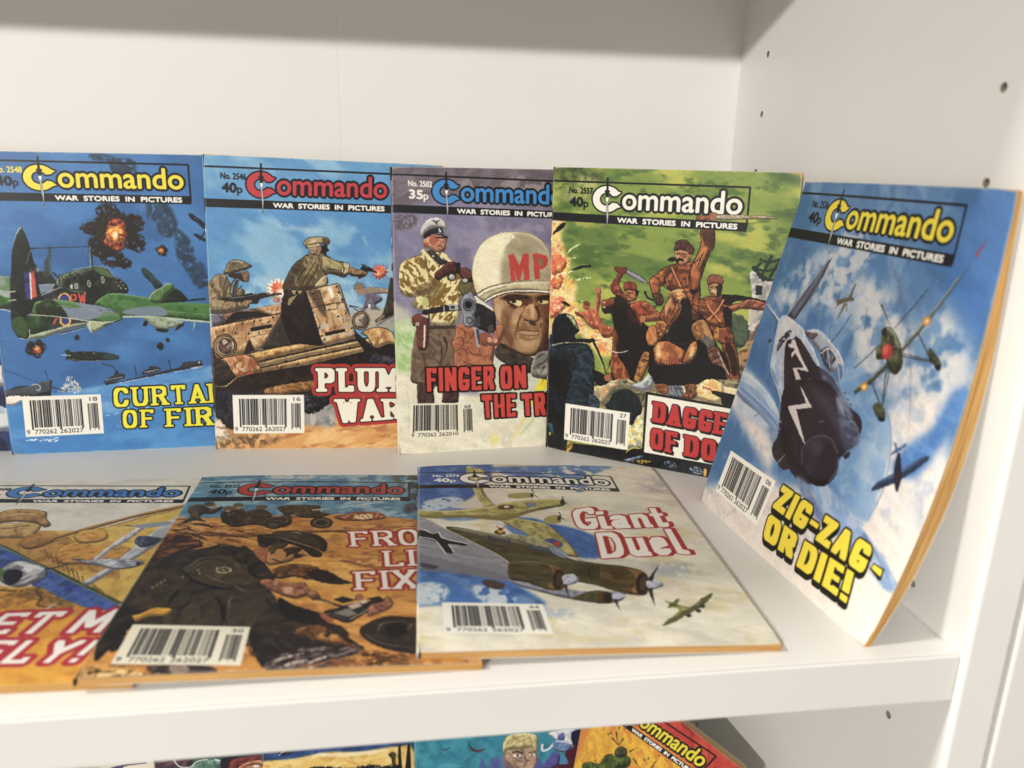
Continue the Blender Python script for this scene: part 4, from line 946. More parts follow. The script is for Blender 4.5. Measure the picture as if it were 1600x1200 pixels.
["p","dfe2e0",[700,1480,1000,1400,1400,1520,1400,1600,900,1580],{"r":0.6,"n":[["9ab0c8",4,0.5,0.7]],"s":1}]],
"plumb":[
["p","6aa6d0",[-30,-30,1390,-30,1390,1760,-30,1760],{"n":[["4e92c6",26,0.4,0.7,1.5,20],["a4cade",16,0.5,0.8,1.7,30]]}],
["p","b8d4dc",[37,722,283,667,528,712,778,650,967,558,1157,535,1414,548,1423,985,25,998],{"e":2.5,"a":0.75,"an":[10,0.25,0.7],"s":1}],
["l","c4d8e0",[401,376,504,391,608,400,694,373],2.4,{"e":0.9,"a":0.6,"an":[4,0.3,0.7]}],
["l","c4d8e0",[830,375,892,429,942,502,1005,538],1.6,{"e":0.7,"a":0.5,"an":[3,0.3,0.7]}],
["p","d9a45c",[-54,1535,197,1551,647,1475,1804,1433,1817,1843,-68,1819],{"n":[["f0cd8e",7,0.45,0.65,2.8,-14],["b06c38",5,0.62,0.85,3,-14]],"e":0.8}],
["p","a8a6a2",[633,1381,693,1373,730,1475,714,1586,631,1586,525,1569,528,1443],{"e":1.2,"n":[["d8d0c4",3,0.5,0.7],["6a7078",2.5,0.6,0.8]],"s":1}],
["p","ece0cc",[-10,1535,62,1582,88,1661,13,1684,-29,1629],{"e":1,"n":[["7a6048",2,0.5,0.75]],"s":1}],
["p","7a5a38",[13,1684,149,1638,284,1631,388,1663,281,1710,146,1725,11,1724],{"e":1,"r":0.6,"n":[["c8a878",2.5,0.45,0.7]],"an":[3,0.2,0.5],"s":1}],
["p","231815",[-50,1139,284,1144,950,1087,1791,1051,1799,1297,1102,1367,648,1404,335,1411,314,1599,84,1598,7,1473,-64,1442],{"r":0.9,"n":[["4c3a30",2.2,0.58,0.78]]}],
["sp",["6a6068","8a7460","4a4858"],[55,1404,1102,1351,1101,1179,650,1226,131,1334],{"c":90,"z":0.4}],
["p","2a1c18",[-49,1124,138,1145,353,1273,621,1211,950,1110,1145,1055,1792,1083,1798,1273,1147,1257,723,1366,573,1381,395,1373,165,1404,111,1473,84,1598,19,1535,-38,1504],{"r":0.8,"n":[["4c3424",2.2,0.6,0.8],["141010",3,0.6,0.8]],"s":1}],
["p","1c1a22",[4,1381,166,1373,321,1380,322,1584,121,1598,19,1535,7,1473],{"r":0.8,"n":[["4a4e60",1.1,0.62,0.72]],"s":1}],
["sp",["6a7088","a8a090"],[26,1396,159,1373,321,1388,324,1536,64,1535,22,1473],{"c":50,"z":0.35}],
["p","1c1a22",[529,1381,708,1373,723,1405,647,1475,541,1506],{"r":0.8,"n":[["4a4e60",1.1,0.62,0.72]],"s":1}],
["sp",["8a92a8","c8b8a0"],[529,1388,708,1381,647,1475,541,1537],{"c":26,"z":0.35}],
["p","a8783c",[307,1350,396,1326,500,1311,619,1295,709,1311,649,1342,544,1365,454,1377,350,1388,299,1380],{"r":0.5,"n":[["5a3c20",1.2,0.5,0.7],["dcb070",2,0.6,0.8]],"s":1}],
["p","2c2834",[950,1141,1025,1110,1100,1125,1101,1195,950,1195],{"r":0.5,"n":[["7c7480",0.8,0.55,0.7]],"s":1}],
["p","6c5040",[0,908,71,896,414,830,444,822,488,882,449,929,8,972],{"n":[["c49a66",2,0.5,0.65],["2c1f1c",2.4,0.62,0.75]]}],
["p","c8a070",[257,863,414,831,420,891,353,903,316,885],{"n":[["8a5a34",1.6,0.58,0.72],["f2dcb0",2.6,0.55,0.75]]}],
["sp",["3a2418","5a3420","2a1a14"],[257,863,414,831,420,891,316,892],{"c":14,"z":0.28}],
["p","241a18",[92,926,145,887,234,880,316,888,338,903,248,916,158,932,91,956],{"s":1}],
["p","7a7884",[4,912,78,896,80,941,9,969],{"n":[["3a3a44",1.5,0.5,0.7]]}],
["p","c39a68",[1,980,150,944,413,891,473,882,456,975,365,999,309,1100,180,1140,22,1164,-1,1087],{"n":[["8a5a34",1.6,0.58,0.72],["f2dcb0",2.6,0.55,0.75]]}],
["l","1e1412",[1,974,151,942,413,889],0.45],
["sp",["3a2418","5a3420","2a1a14"],[8,988,397,906,302,1084,159,1109,132,1032,29,1010],{"c":60,"z":0.34}],
["p","1c1212",[227,977,351,953,354,974,230,1000]],
["l","e8cfa0",[219,1008,350,980],0.25],
["l","2a1a14",[150,952,122,1009,132,1032],0.3],
["l","2a1a14",[229,1031,312,1011,320,992],0.25],
["l","2a1a14",[23,988,35,1041],0.3],
["e","1e1412",[67,995,73,994,66,1002]],
["e","e8cfa0",[63,991,66,991,63,994]],
["e","1e1412",[137,1009,143,1009,137,1017]],
["e","e8cfa0",[133,1005,136,1005,133,1008]],
["e","1e1412",[180,951,187,951,180,959]],
["e","e8cfa0",[176,947,179,947,176,950]],
["e","1e1412",[249,937,255,937,248,945]],
["e","e8cfa0",[245,933,248,933,245,937]],
["e","1e1412",[286,931,293,931,286,938]],
["e","e8cfa0",[283,927,286,927,282,930]],
["e","1e1412",[335,942,342,941,335,949]],
["e","e8cfa0",[331,938,334,938,331,941]],
["e","1e1412",[360,914,366,914,360,922]],
["e","e8cfa0",[356,911,359,911,356,914]],
["e","1e1412",[306,1029,312,1029,305,1036]],
["e","e8cfa0",[302,1025,305,1025,302,1028]],
["e","1e1412",[215,1012,222,1012,215,1020]],
["e","e8cfa0",[211,1008,214,1008,211,1011]],
["e","1e1412",[275,1007,282,1007,275,1015]],
["e","e8cfa0",[271,1004,274,1004,271,1007]],
["p","2a1c1a",[218,1039,249,1112,181,1136]],
["p","c8a070",[232,1046,327,1015,365,999,287,1104,253,1108],{"n":[["8a5a34",1.6,0.58,0.72],["f2dcb0",2.6,0.55,0.75]]}],
["sp",["3a2418","5a3420","2a1a14"],[232,1046,327,1018,287,1100,257,1104],{"c":14,"z":0.28}],
["p","4a3e34",[287,1104,413,883,471,959,559,1083,558,1130,317,1104],{"n":[["2a2220",0.8,0.4,0.6]]}],
["l","241a18",[334,1015,410,998,438,1083],0.3],
["l","241a18",[414,998,453,1075],0.3],
["e","14100e",[74,1090,143,1090,71,1164]],
["e","a88a5c",[74,1090,138,1090,71,1158]],
["e","1c1412",[78,1089,134,1088,75,1151]],
["e","c8b088",[76,1088,127,1087,74,1144]],
["e","6a5048",[78,1088,124,1088,76,1139],{"n":[["c8a890",1.6,0.48,0.62],["2c2024",1.3,0.6,0.75]]}],
["l","f4ecd8",[113,1055,124,1086,110,1117],0.5,{"t":"b"}],
["p","f0e2c8",[60,1056,79,1048,90,1071,71,1079],{"a":0.7,"s":1}],
["e","1c1412",[84,1079,91,1079,84,1086]],
["p","d4a65c",[181,1132,408,1087,560,1059,682,1035,681,1082,559,1110,406,1146,269,1186,240,1155],{"n":[["f4d894",1.8,0.5,0.65],["8a4c20",1.6,0.62,0.75]]}],
["p","e0bc80",[262,1186,559,1110,942,1033,942,1073,558,1153,276,1217],{"n":[["8a5a34",1.6,0.58,0.72],["f2dcb0",2.6,0.55,0.75]]}],
["p","cfa468",[276,1221,558,1153,958,1069,966,1104,557,1204,282,1249],{"n":[["8a5a34",1.6,0.58,0.72],["f2dcb0",2.6,0.55,0.75]]}],
["l","1c1210",[181,1136,408,1087,682,1039],0.7,{"s":0}],
["l","1c1210",[254,1186,406,1150,559,1114,935,1029],1.1,{"s":0}],
["l","1c1210",[276,1221,558,1153,950,1069],0.8,{"s":0}],
["l","1c1210",[130,1281,282,1253,557,1207,966,1106],1.2,{"s":0}],
["l","f4e2b4",[203,1143,407,1103,636,1059],0.4,{"an":[1,0.3,0.5]}],
["e","1c1210",[333,1201,341,1201,333,1210]],
["e","f0dcae",[329,1197,332,1197,329,1200]],
["e","1c1210",[428,1177,436,1177,428,1186]],
["e","f0dcae",[425,1173,428,1173,425,1176]],
["e","1c1210",[524,1157,531,1157,524,1166]],
["e","f0dcae",[520,1153,523,1153,520,1156]],
["e","1c1210",[619,1136,627,1136,619,1144]],
["e","f0dcae",[616,1131,619,1131,616,1134]],
["e","1c1210",[719,1113,727,1113,719,1122]],
["e","f0dcae",[715,1108,718,1108,715,1112]],
["e","1c1210",[811,1093,819,1093,811,1102]],
["e","f0dcae",[807,1088,810,1088,807,1091]],
["e","1c1210",[397,1217,405,1217,397,1225]],
["e","f0dcae",[393,1212,396,1212,393,1215]],
["e","1c1210",[496,1193,504,1193,496,1201]],
["e","f0dcae",[493,1188,496,1188,493,1191]],
["e","1c1210",[218,1143,225,1143,218,1152]],
["e","f0dcae",[214,1139,217,1139,214,1142]],
["sp",["3a2418","5a3420","2a1a14"],[180,1144,681,1051,681,1082,269,1178],{"c":40,"z":0.3}],
["sp",["3a2418","5a3420","2a1a14"],[283,1229,942,1081,958,1104,282,1245],{"c":34,"z":0.3}],
["p","c38858",[44,1172,135,1148,203,1143,255,1170,286,1241,222,1257,130,1281,101,1242,95,1203],{"n":[["f0d8a8",2,0.5,0.65],["7c4020",1.5,0.62,0.75]],"s":1}],
["l","1c1210",[199,1140,240,1163,269,1202,286,1245],0.4],
["e","a8542c",[233,1198,242,1194,240,1220]],
["e","a8542c",[210,1249,229,1242,213,1258]],
["e","a8542c",[160,1253,174,1262,154,1263]],
["e","a8542c",[127,1206,134,1205,130,1229]],
["l","1c1210",[133,1210,141,1187,179,1171],0.3],
["l","f4e8c8",[133,1202,177,1241],0.4],
["l","f4e8c8",[193,1210,162,1233],0.4],
["p","2c211c",[-1,1172,52,1172,102,1226,130,1281,83,1312,8,1305],{"n":[["5a4a38",1.5,0.55,0.75]],"s":1}],
["l","e8d49c",[0,1332,60,1335,87,1320,130,1285,139,1281],0.45,{"t":"b"}],
["p","8a7858",[1,725,21,695,48,668,95,671,122,722,165,744,202,758,193,796,221,825,205,863,12,897,0,829],{"n":[["c8b68a",1.6,0.52,0.68],["3a2c22",1.5,0.6,0.75]],"ol":["1c1410",0.3],"s":1}],
["l","2a1e18",[12,732,33,761,54,768],0.4],
["l","2a1e18",[5,814,38,799,67,806],0.4],
["l","2a1e18",[47,679,64,709,66,746],0.4],
["l","2a1e18",[14,859,51,851],0.4],
["l","2a1e18",[102,678,85,731],0.4],
["l","2a1e18",[188,728,150,767],0.4],
["l","2a1e18",[35,702,19,732],0.4],
["p","b8a67c",[29,684,51,676,57,709,41,746,27,724],{"a":0.7,"s":1}],
["p","b8a67c",[8,829,52,821,69,851,14,859],{"a":0.6,"s":1}],
["p","3a2a22",[110,667,176,654,220,642,230,668,226,702,196,706,167,692,138,689],{"s":1}],
["p","96704c",[183,658,217,645,231,664,223,676,228,684,222,702,200,704,197,684],{"n":[["5a3c2c",1,0.55,0.7]],"ol":["1c1410",0.2],"s":1}],
["l","1c1410",[198,658,216,653],0.25],
["l","1c1410",[208,689,225,687],0.25],
["p","7c6c50",[85,656,100,634,113,601,150,581,193,586,229,603,247,612,221,631,176,645,125,661,95,664],{"n":[["c0b08a",1.6,0.52,0.68],["43382c",1.4,0.62,0.75]],"ol":["1c1410",0.35],"s":1}],
["l","ece0b8",[127,593,164,587,200,595],0.35,{"a":0.8}],
["l","2a2018",[88,655,140,648,199,628,240,612],0.4],
["p","5c5c5c",[113,782,122,730,142,696,171,699,158,737,142,789],{"ol":["1c1410",0.3]}],
["l","b8b4a0",[124,775,133,730,149,701],0.4],
["l","14100e",[136,786,145,737,160,703],0.35],
["p","2a2624",[38,814,105,797,193,781,416,758,415,773,289,805,273,836,221,833,192,826,104,820]],
["l","8c8c88",[112,805,193,792,282,775],0.5],
["l","3a2c28",[297,783,416,769],1.6],
["l","a8a49c",[327,769,405,762],0.3],
["p","1c1818",[193,781,245,769,252,780,193,792]],
["p","a88c68",[69,858,81,832,111,823,136,831,117,857,87,869],{"ol":["1c1410",0.25],"s":1}],
["p","a88c68",[191,841,184,826,214,814,244,817,221,833,213,848],{"ol":["1c1410",0.25],"s":1}],
["l","2a1c14",[88,843,114,838],0.2],
["l","2a1c14",[91,852,117,848],0.2],
["l","2a1c14",[199,822,210,841],0.2],
["l","2a1c14",[218,818,225,834],0.2],
["p","f6ead0",[455,746,437,754,450,768,441,776,441,791,423,788,421,806,406,794,399,826,388,796,375,807,371,791,347,808,354,784,328,789,347,766,315,763,342,748,325,735,349,730,334,710,361,716,350,687,375,708,377,680,390,691,403,666,408,702,426,684,428,702,452,694,442,717,461,719,448,736],{"n":[["f4d8b0",1.4,0.5,0.65]]}],
["p","d8583c",[434,743,421,751,427,765,417,771,411,782,398,776,387,786,380,773,359,783,367,761,355,755,363,744,348,730,366,725,363,706,381,714,388,691,400,709,414,700,416,718,434,717,423,734],{"n":[["f0b070",1.4,0.5,0.65]]}],
["e","fff2dc",[416,769,445,769,415,796],{"e":0.5}],
["e","c85034",[385,811,407,811,384,825],{"r":0.4,"an":[0.8,0.2,0.5]}],
["l","2a2624",[319,785,416,771],1.3],
["l","b0aca0",[326,777,408,766],0.25],
["p","1e1212",[422,752,540,737,565,749,588,837,661,1075,623,1082,459,1067,429,993,406,904,411,827,434,789],{"n":[["3a2420",2,0.6,0.8]]}],
["p","2c1c18",[414,827,434,770,528,737,565,762,551,838,488,864,432,865],{"n":[["4a3426",1.5,0.55,0.75]],"s":1}],
["p","6c5c3e",[559,549,593,533,649,541,680,546,717,570,773,581,804,587,810,631,778,666,728,651,678,652,681,709,615,736,540,751,466,738,435,748,426,733,436,701,468,638,500,594],{"n":[["c8ba84",1.8,0.5,0.66,1.8,60],["4a3c2a",1.8,0.6,0.75,2,60]],"ol":["17100e",0.5],"s":1}],
["p","b8aa78",[649,553,692,558,741,582,772,594,778,632,716,633,666,621],{"e":0.3,"n":[["8c7c54",1.5,0.5,0.7]],"s":1}],
["p","cbbf92",[615,710,653,672,681,659,678,709,665,722,615,734],{"n":[["8c7c54",1.3,0.5,0.7]],"s":1}],
["p","3a2c20",[436,701,468,638,506,587,550,562,530,612,498,675,466,738,435,745,428,733],{"e":0.5,"a":0.8,"n":[["6a5a3c",1.4,0.55,0.7]],"s":1}],
["l","2a1e16",[642,553,617,629,566,711,540,737],0.55,{"t":"b"}],
["l","2a1e16",[630,560,579,636,515,737],0.55,{"t":"b"}],
["l","2a1e16",[593,573,529,655,484,738],0.55,{"t":"b"}],
["l","2a1e16",[562,568,505,631],0.55,{"t":"b"}],
["l","2a1e16",[642,609,603,685],0.55,{"t":"b"}],
["l","2a1e16",[655,547,648,622,678,646],0.55,{"t":"b"}],
["l","2a1e16",[667,603,704,621,741,620],0.55,{"t":"b"}],
["l","2a1e16",[772,588,778,632,766,663],0.55,{"t":"b"}],
["l","2a1e16",[692,571,741,595],0.55,{"t":"b"}],
["l","2a1e16",[716,649,766,644],0.55,{"t":"b"}],
["l","2a1e16",[554,686,591,660],0.55,{"t":"b"}],
["l","2a1e16",[610,641,590,711],0.55,{"t":"b"}],
["p","d4c8a0",[772,588,807,586,811,606,810,637,772,647],{"n":[["9c8c64",1.2,0.5,0.7]],"ol":["17100e",0.35],"s":1}],
["l","17100e",[772,588,781,619,772,647],0.5],
["p","a8845c",[811,606,841,615,879,626,904,629,917,638,910,654,879,667,863,661,816,653],{"n":[["5a3c28",1.4,0.5,0.7]],"ol":["17100e",0.3],"s":1}],
["p","3a241a",[816,643,860,649,904,648,891,667,866,674,860,660,816,655],{"s":1}],
["p","1c1a1c",[873,617,891,595,882,590,880,585,891,590,904,592,926,603,973,631,977,641,923,629,913,638,891,623],{"ol":["0c0a0a",0.15]}],
["l","8c8c8c",[898,599,923,606],0.3],
["l","8c8c8c",[929,615,970,635],0.25],
["e","c8c0a8",[872,678,879,678,872,684]],
["e","17100e",[872,677,876,677,872,680]],
["p","d4603c",[1043,633,1027,643,1032,657,1013,657,1011,671,998,666,989,683,981,665,967,674,966,658,949,658,955,644,944,635,958,626,941,607,965,610,962,587,981,603,989,581,998,601,1017,584,1011,611,1037,605,1027,623],{"n":[["ee9a6c",1.4,0.5,0.65]]}],
["e","f4d8b8",[974,637,990,646,968,646],{"e":0.4}],
["sp","d4603c",[929,591,1043,582,1044,690,929,679],{"c":20,"z":0.4}],
["l","1c1a1c",[926,616,975,638],1.1],
["p","1e1412",[643,491,680,481,686,499,697,513,680,523,677,540,649,538,624,523],{"s":1}],
["p","b8a888",[577,496,619,489,649,494,643,525,581,531],{"n":[["6a5a44",0.8,0.5,0.65]],"s":1}],
["p","9c7c58",[625,495,646,491,649,510,636,532,625,524],{"ol":["1c1410",0.2],"s":1}],
["p","a88c64",[584,533,643,528,667,540,630,546,568,549],{"n":[["5a4630",1,0.5,0.7]],"s":1}],
["p","b8a67c",[551,469,570,450,613,438,656,437,687,444,696,459,690,476,656,475,619,486,572,499,557,487],{"n":[["e0d4a8",1.8,0.5,0.7],["7c6a48",1.6,0.6,0.75]],"ol":["17100e",0.45],"s":1}],
["p","4a3a28",[656,442,687,446,695,460,687,476,662,472],{"e":0.3,"a":0.8,"s":1}],
["l","3a2c20",[563,487,606,474,668,465],0.4],
["p","c4b488",[569,496,573,484,637,472,642,488,575,500],{"ol":["17100e",0.2]}],
["l","1c1410",[565,549,593,539,642,542],0.5],
["p","b8a070",[475,751,503,751,534,753,521,769,496,775,481,769],{"ol":["17100e",0.3],"s":1}],
["p","a08c5c",[448,839,455,801,474,788,508,775,460,839],{"ol":["17100e",0.3]}],
["e","2a1c14",[504,764,514,764,503,775]],
["p","cba470",[556,752,734,709,753,714,859,1035,673,1082,648,1062,588,850],{"n":[["f0dcb4",3,0.5,0.66],["96603c",2,0.6,0.74],["b8b8c0",2.5,0.68,0.8]],"ol":["17100e",0.5]}],
["p","3a2820",[565,752,627,738,639,773,676,894,650,894,589,799],{"e":0.6,"a":0.7,"s":1}],
["l","17100e",[588,857,664,833,784,816],0.45],
["p","d8bc88",[664,843,733,823,740,855,670,868],{"ol":["17100e",0.4]}],
["l","17100e",[634,748,670,862],0.5],
["p","f8f0e0",[687,734,709,740,721,785,702,791],{"e":0.4,"s":1}],
["p","14100e",[665,1001,782,977,787,996,668,1022]],
["l","e8d0a0",[671,1026,789,1002],0.3],
["l","17100e",[740,714,859,1028],0.35],
["l","17100e",[613,895,637,946,624,978],0.3],
["l","17100e",[707,881,713,926,725,964,719,990],0.3],
["l","17100e",[679,900,675,945],0.3],
["l","17100e",[770,893,776,944],0.3],
["e","17100e",[735,724,742,724,735,731]],
["e","ecd8b0",[732,720,735,720,732,723]],
["e","17100e",[747,759,754,759,747,766]],
["e","ecd8b0",[744,755,747,755,744,757]],
["e","17100e",[770,802,777,802,770,809]],
["e","ecd8b0",[767,798,769,798,767,800]],
["e","17100e",[788,883,795,883,788,890]],
["e","ecd8b0",[785,879,788,879,785,882]],
["e","17100e",[807,928,814,928,807,935]],
["e","ecd8b0",[804,924,806,924,804,927]],
["e","17100e",[824,973,831,973,824,980]],
["e","ecd8b0",[821,969,823,969,821,972]],
["e","17100e",[840,1019,847,1019,840,1026]],
["e","ecd8b0",[836,1015,839,1015,836,1017]],
["e","17100e",[630,972,637,972,630,979]],
["e","ecd8b0",[627,968,630,968,627,970]],
["e","17100e",[646,1020,653,1020,646,1027]],
["e","ecd8b0",[642,1016,645,1016,642,1019]],
["e","17100e",[593,768,600,767,593,775]],
["e","ecd8b0",[590,764,592,764,590,766]],
["e","17100e",[597,799,603,799,596,806]],
["e","ecd8b0",[593,795,596,795,593,798]],
["e","17100e",[602,761,609,761,602,768]],
["e","ecd8b0",[599,757,602,757,599,760]],
["e","17100e",[745,903,752,903,745,910]],
["e","ecd8b0",[742,899,744,899,742,902]],
["e","17100e",[661,1043,668,1043,661,1050]],
["e","ecd8b0",[658,1039,661,1039,658,1042]],
["e","17100e",[689,862,695,862,688,869]],
["e","ecd8b0",[685,858,688,858,685,860]],
["sp",["3a2418","5a3420","2a1a14"],[640,748,740,727,833,1016,686,1056,607,863],{"c":70,"z":0.3}],
["p","9c8c74",[913,731,942,724,1006,729,1050,735,1050,757,980,761,942,768,917,762],{"n":[["c8bca4",1.4,0.5,0.7]],"ol":["3a302c",0.2],"s":1}],
["p","6c6474",[898,769,942,762,999,780,1006,806,968,832,1000,864,942,859,917,852,897,879,878,859,904,820],{"n":[["9c98ac",1.4,0.5,0.65],["4a4250",1.2,0.6,0.75]],"s":1}],
["p","a8846c",[853,738,879,731,907,737,904,763,879,775,860,763],{"s":1}],
["p","8c7c64",[841,725,850,703,872,699,898,712,904,727,872,731,841,739],{"ol":["3a302c",0.2],"s":1}],
["l","5a5464",[809,840,859,847,910,865],1.6,{"t":0.6}],
["l","5a5464",[834,853,891,879],0.7],
["e","f4f0e8",[929,839,935,839,929,854]],
["p","c8b090",[789,899,904,859,1032,858,1160,869,1226,960,1032,988,904,976,814,964],{"e":1.2,"n":[["a8a094",3,0.45,0.65]],"a":0.8,"s":1}],
["p","3a3028",[1056,677,1072,670,1133,676,1135,882,1064,896,1006,923,974,936,968,923,1006,890,1019,858,1038,780],{"n":[["6a5a48",1.4,0.55,0.7]],"ol":["14100e",0.2],"s":1}],
["p","8c7658",[974,923,1006,890,1025,897,1000,923,981,939],{"s":1}],
["l","6c7078",[974,956,1026,923,1083,889],1.0],
["p","2a2220",[1068,569,1132,561,1132,631,1069,626],{"r":0.5}],
["p","241814",[815,899,840,989,904,1041,942,1081,1098,1093,1294,1119,1295,1186,904,1120,852,1042]],
["e","17100e",[880,927,934,927,879,985]],
["e","a08458",[881,927,932,927,881,981]],
["e","17100e",[882,927,927,927,882,974]],
["e","9c8c7c",[880,927,919,927,879,969],{"n":[["e0d4c0",1.4,0.5,0.65],["5a4a48",1.2,0.6,0.75]]}],
["e","5a4c44",[904,927,923,927,904,960],{"e":0.3,"a":0.7}],
["e","17100e",[875,924,880,924,875,930]],
["p","cda262",[884,1002,929,979,981,969,1032,978,1071,1007,1094,1053,1091,1073,1052,1067,968,1094,942,1054,917,1022],{"n":[["f2dcae",2.4,0.5,0.68],["9a5a30",1.8,0.62,0.75]],"ol":["17100e",0.45],"s":1}],
["sp",["3a2418","5a3420","2a1a14"],[904,1009,974,979,1065,1027,1033,1060,968,1080],{"c":36,"z":0.3}],
["rough",0.22,0.8],
["p","16171b",[-58,240,1065,240,1065,287,-59,287]],
["l","14161c",[-57,64,1066,62],1.0],
["l","14161c",[1066,59,1064,275],1.0],
["p","c8283a",[398,114,379,109,371,102,363,96,353,90,343,86,332,84,321,82,310,82,299,84,288,87,278,91,268,96,259,103,252,110,245,118,240,127,237,137,235,146,234,156,235,166,238,176,242,185,248,194,254,201,262,208,272,214,281,219,292,222,303,224,314,225,325,224,336,222,347,218,357,214,366,208,374,201,397,194,372,173,347,171,342,177,336,182,329,186,321,188,314,189,306,188,298,186,291,182,285,177,280,171,277,165,276,157,276,150,277,143,281,136,286,130,292,125,299,122,306,119,314,118,322,119,330,121,337,125,343,130,347,136,373,134],{"ol":["14161c",0.85]}],
["t","ommando","c8283a",[408,90,1033,86,1032,201,406,205],{"b":0.42,"ol":[["14161c",1.25]]}],
["t","WAR  STORIES  IN  PICTURES","f2efe6",[381,252,1018,250,1018,276,381,278],{"b":0.3}],
["p","14161c",[313,35,323,35,324,104,333,108,332,115,327,117,328,143,309,143,309,117,302,116,302,108,310,104]],
["p","f4f1e8",[309,143,328,143,326,158,322,166,326,242,322,316,317,242,314,166,310,158],{"ol":["14161c",0.25]}],
["l","8a8a88",[319,168,321,297],0.35],
["p","14161c",[306,110,329,110,327,133,322,141,313,141,308,133]],
["p","f4f1e8",[304,104,331,104,331,108,304,108],{"a":0.0}],
["t","No. 2546","14161c",[93,95,233,96,232,130,92,128],{"b":0.24}],
["t","40","14161c",[98,150,177,151,176,201,97,200],{"b":0.42}],
["t","p","14161c",[182,175,209,175,209,217,182,218],{"b":0.25}],
["t","PLUM","f2eddc",[619,1220,1107,1220,1108,1371,622,1369],{"f":"blk","fp":[0.25,0.17,0.44,0.14,0.1],"rd":0.36,"ol":[["b8241c",2.6],["1c1414",0.75]]}],
["t","B","f2eddc",[1147,1220,1246,1220,1248,1372,1148,1371],{"f":"blk","fp":[0.25,0.17,0.44,0.14,0.1],"rd":0.36,"ol":[["b8241c",2.6],["1c1414",0.75]]}],
["t","WAR","f2eddc",[729,1414,1126,1414,1138,1542,743,1571],{"f":"blk","fp":[0.22,0.15,0.46,0.13,0.1],"rd":0.32,"ol":[["b8241c",2.6],["1c1414",0.75]]}],
["bar",[107,1388,535,1387,533,1630,107,1630],{"d":["770262","262027","16"]}]],
"finger":[
["p","8d88a2",[-30,-30,1390,-30,1390,1760,-30,1760],{"n":[["a39cb0",14,0.45,0.7],["7a7490",10,0.55,0.8]]}],
["p","6c5c5c",[-125,-119,1301,-150,1311,174,843,225,391,158,96,219,-137,250],{"e":1.5,"a":0.75,"n":[["8c8490",3,0.45,0.7]],"s":1}],
["p","a89ca0",[436,56,585,112,721,37,903,63,904,151,690,169,539,185,391,129],{"e":1,"an":[2.5,0.3,0.6],"a":0.8,"s":1}],
["p","6a6264",[7,292,65,270,138,284,122,342,34,365,5,336],{"e":0.6,"r":0.5,"an":[1.2,0.2,0.5],"s":1}],
["p","c8c4b8",[-125,777,21,809,108,900,104,1083,12,1143,-136,1138],{"e":1.6,"s":1}],
["p","c4d8a0",[-131,987,19,899,137,931,146,1177,9,1266,-141,1291],{"e":1,"n":[["98c070",3,0.45,0.65],["dce0cc",3,0.6,0.75]],"s":1}],
["p","e9e4cc",[-169,1229,161,1209,373,1358,561,1382,1013,1369,2050,1380,2110,2116,-190,1913],{"e":1.2,"n":[["f2eedc",9,0.4,0.7],["dcd8c0",5,0.6,0.8]]}],
["p","d8dcc8",[532,1063,1008,1011,1014,1436,529,1413],{"e":1.2,"s":1}],
["l","f2e21c",[914,1250,850,1395,785,1540,687,1700],2.4,{"t":0.8,"e":0.15}],
["l","c8d8a0",[915,1431,834,1559,753,1654],1.6,{"e":0.4,"a":0.8}],
["p","f2e21c",[938,1243,1011,1221,1513,1189,1520,1358,1013,1336,915,1357,849,1362,889,1282],{"s":1}],
["l","c8641c",[914,1267,890,1331],0.9,{"t":0.3}],
["e","ece090",[591,1669,623,1671,590,1705],{"e":0.3,"a":0.8}],
["l","cfc8b0",[53,1298,64,1455,52,1612],0.5,{"an":[0.7,0.3,0.6]}],
["p","7c6450",[118,960,203,946,350,949,395,1021,425,1141,423,1302,110,1290,81,1210,92,1092],{"n":[["96806a",2.4,0.5,0.7],["5c4638",2,0.6,0.75]],"s":1}],
["p","7c6450",[100,1053,194,977,270,1041,268,1176,235,1263,211,1286,218,1326,125,1323,119,1243,86,1179],{"n":[["9c8670",2.4,0.5,0.7],["5c4638",2.2,0.58,0.75]],"s":1}],
["l","3c2c26",[286,1002,301,1074,268,1160],1.6,{"t":0.8}],
["l","4c3a30",[153,1094,167,1181,134,1243],0.7],
["p","4c3430",[114,1275,211,1286,220,1407,191,1503,117,1499,114,1370],{"n":[["6c5048",1.6,0.5,0.7]]}],
["p","5c3c38",[273,1320,375,1316,366,1413,318,1427,263,1409],{"n":[["3a2828",2,0.5,0.7]]}],
["p","5c3a28",[118,1451,208,1447,195,1470,175,1502,148,1505,125,1483],{"n":[["8a5c3c",1.2,0.5,0.7]],"s":1}],
["p","ecdfa8",[152,508,182,478,228,485,303,500,326,531,371,577,401,638,399,746,383,808,390,847,358,925,288,940,211,923,197,860,106,820,116,751,48,743,26,697,35,637,25,591,61,538],{"n":[["8c6c2c",1.5,0.53,0.58,2.2,-60]],"ol":["5a4624",0.25],"s":1}],
["p","e8daa0",[29,591,60,546,152,512,189,531,195,607,239,668,231,714,123,755,55,747,26,697],{"n":[["8c6c2c",1.4,0.52,0.57,2,60]],"ol":["4a3a1c",0.3],"s":1}],
["p","6c5430",[124,698,201,668,239,660,231,706,161,744,123,744],{"e":0.4,"a":0.6,"s":1}],
["p","7c6434",[223,699,262,668,292,699,244,791,161,759],{"e":0.3,"a":0.7,"n":[["a88c4c",1.2,0.5,0.7]],"s":1}],
["p","cfd890",[146,767,184,760,198,806,160,813],{"a":0.8,"s":1}],
["p","6c6040",[385,669,478,661,485,747,461,762,399,746],{"n":[["8c7c50",1.4,0.5,0.7]],"ol":["3a3020",0.3],"s":1}],
["p","3c3834",[186,482,228,478,280,531,310,538,318,554,264,573,227,538],{"n":[["54504a",1,0.5,0.7]]}],
["e","c8c8bc",[229,516,235,516,229,523]],
["e","c8c8bc",[291,525,296,525,291,530]],
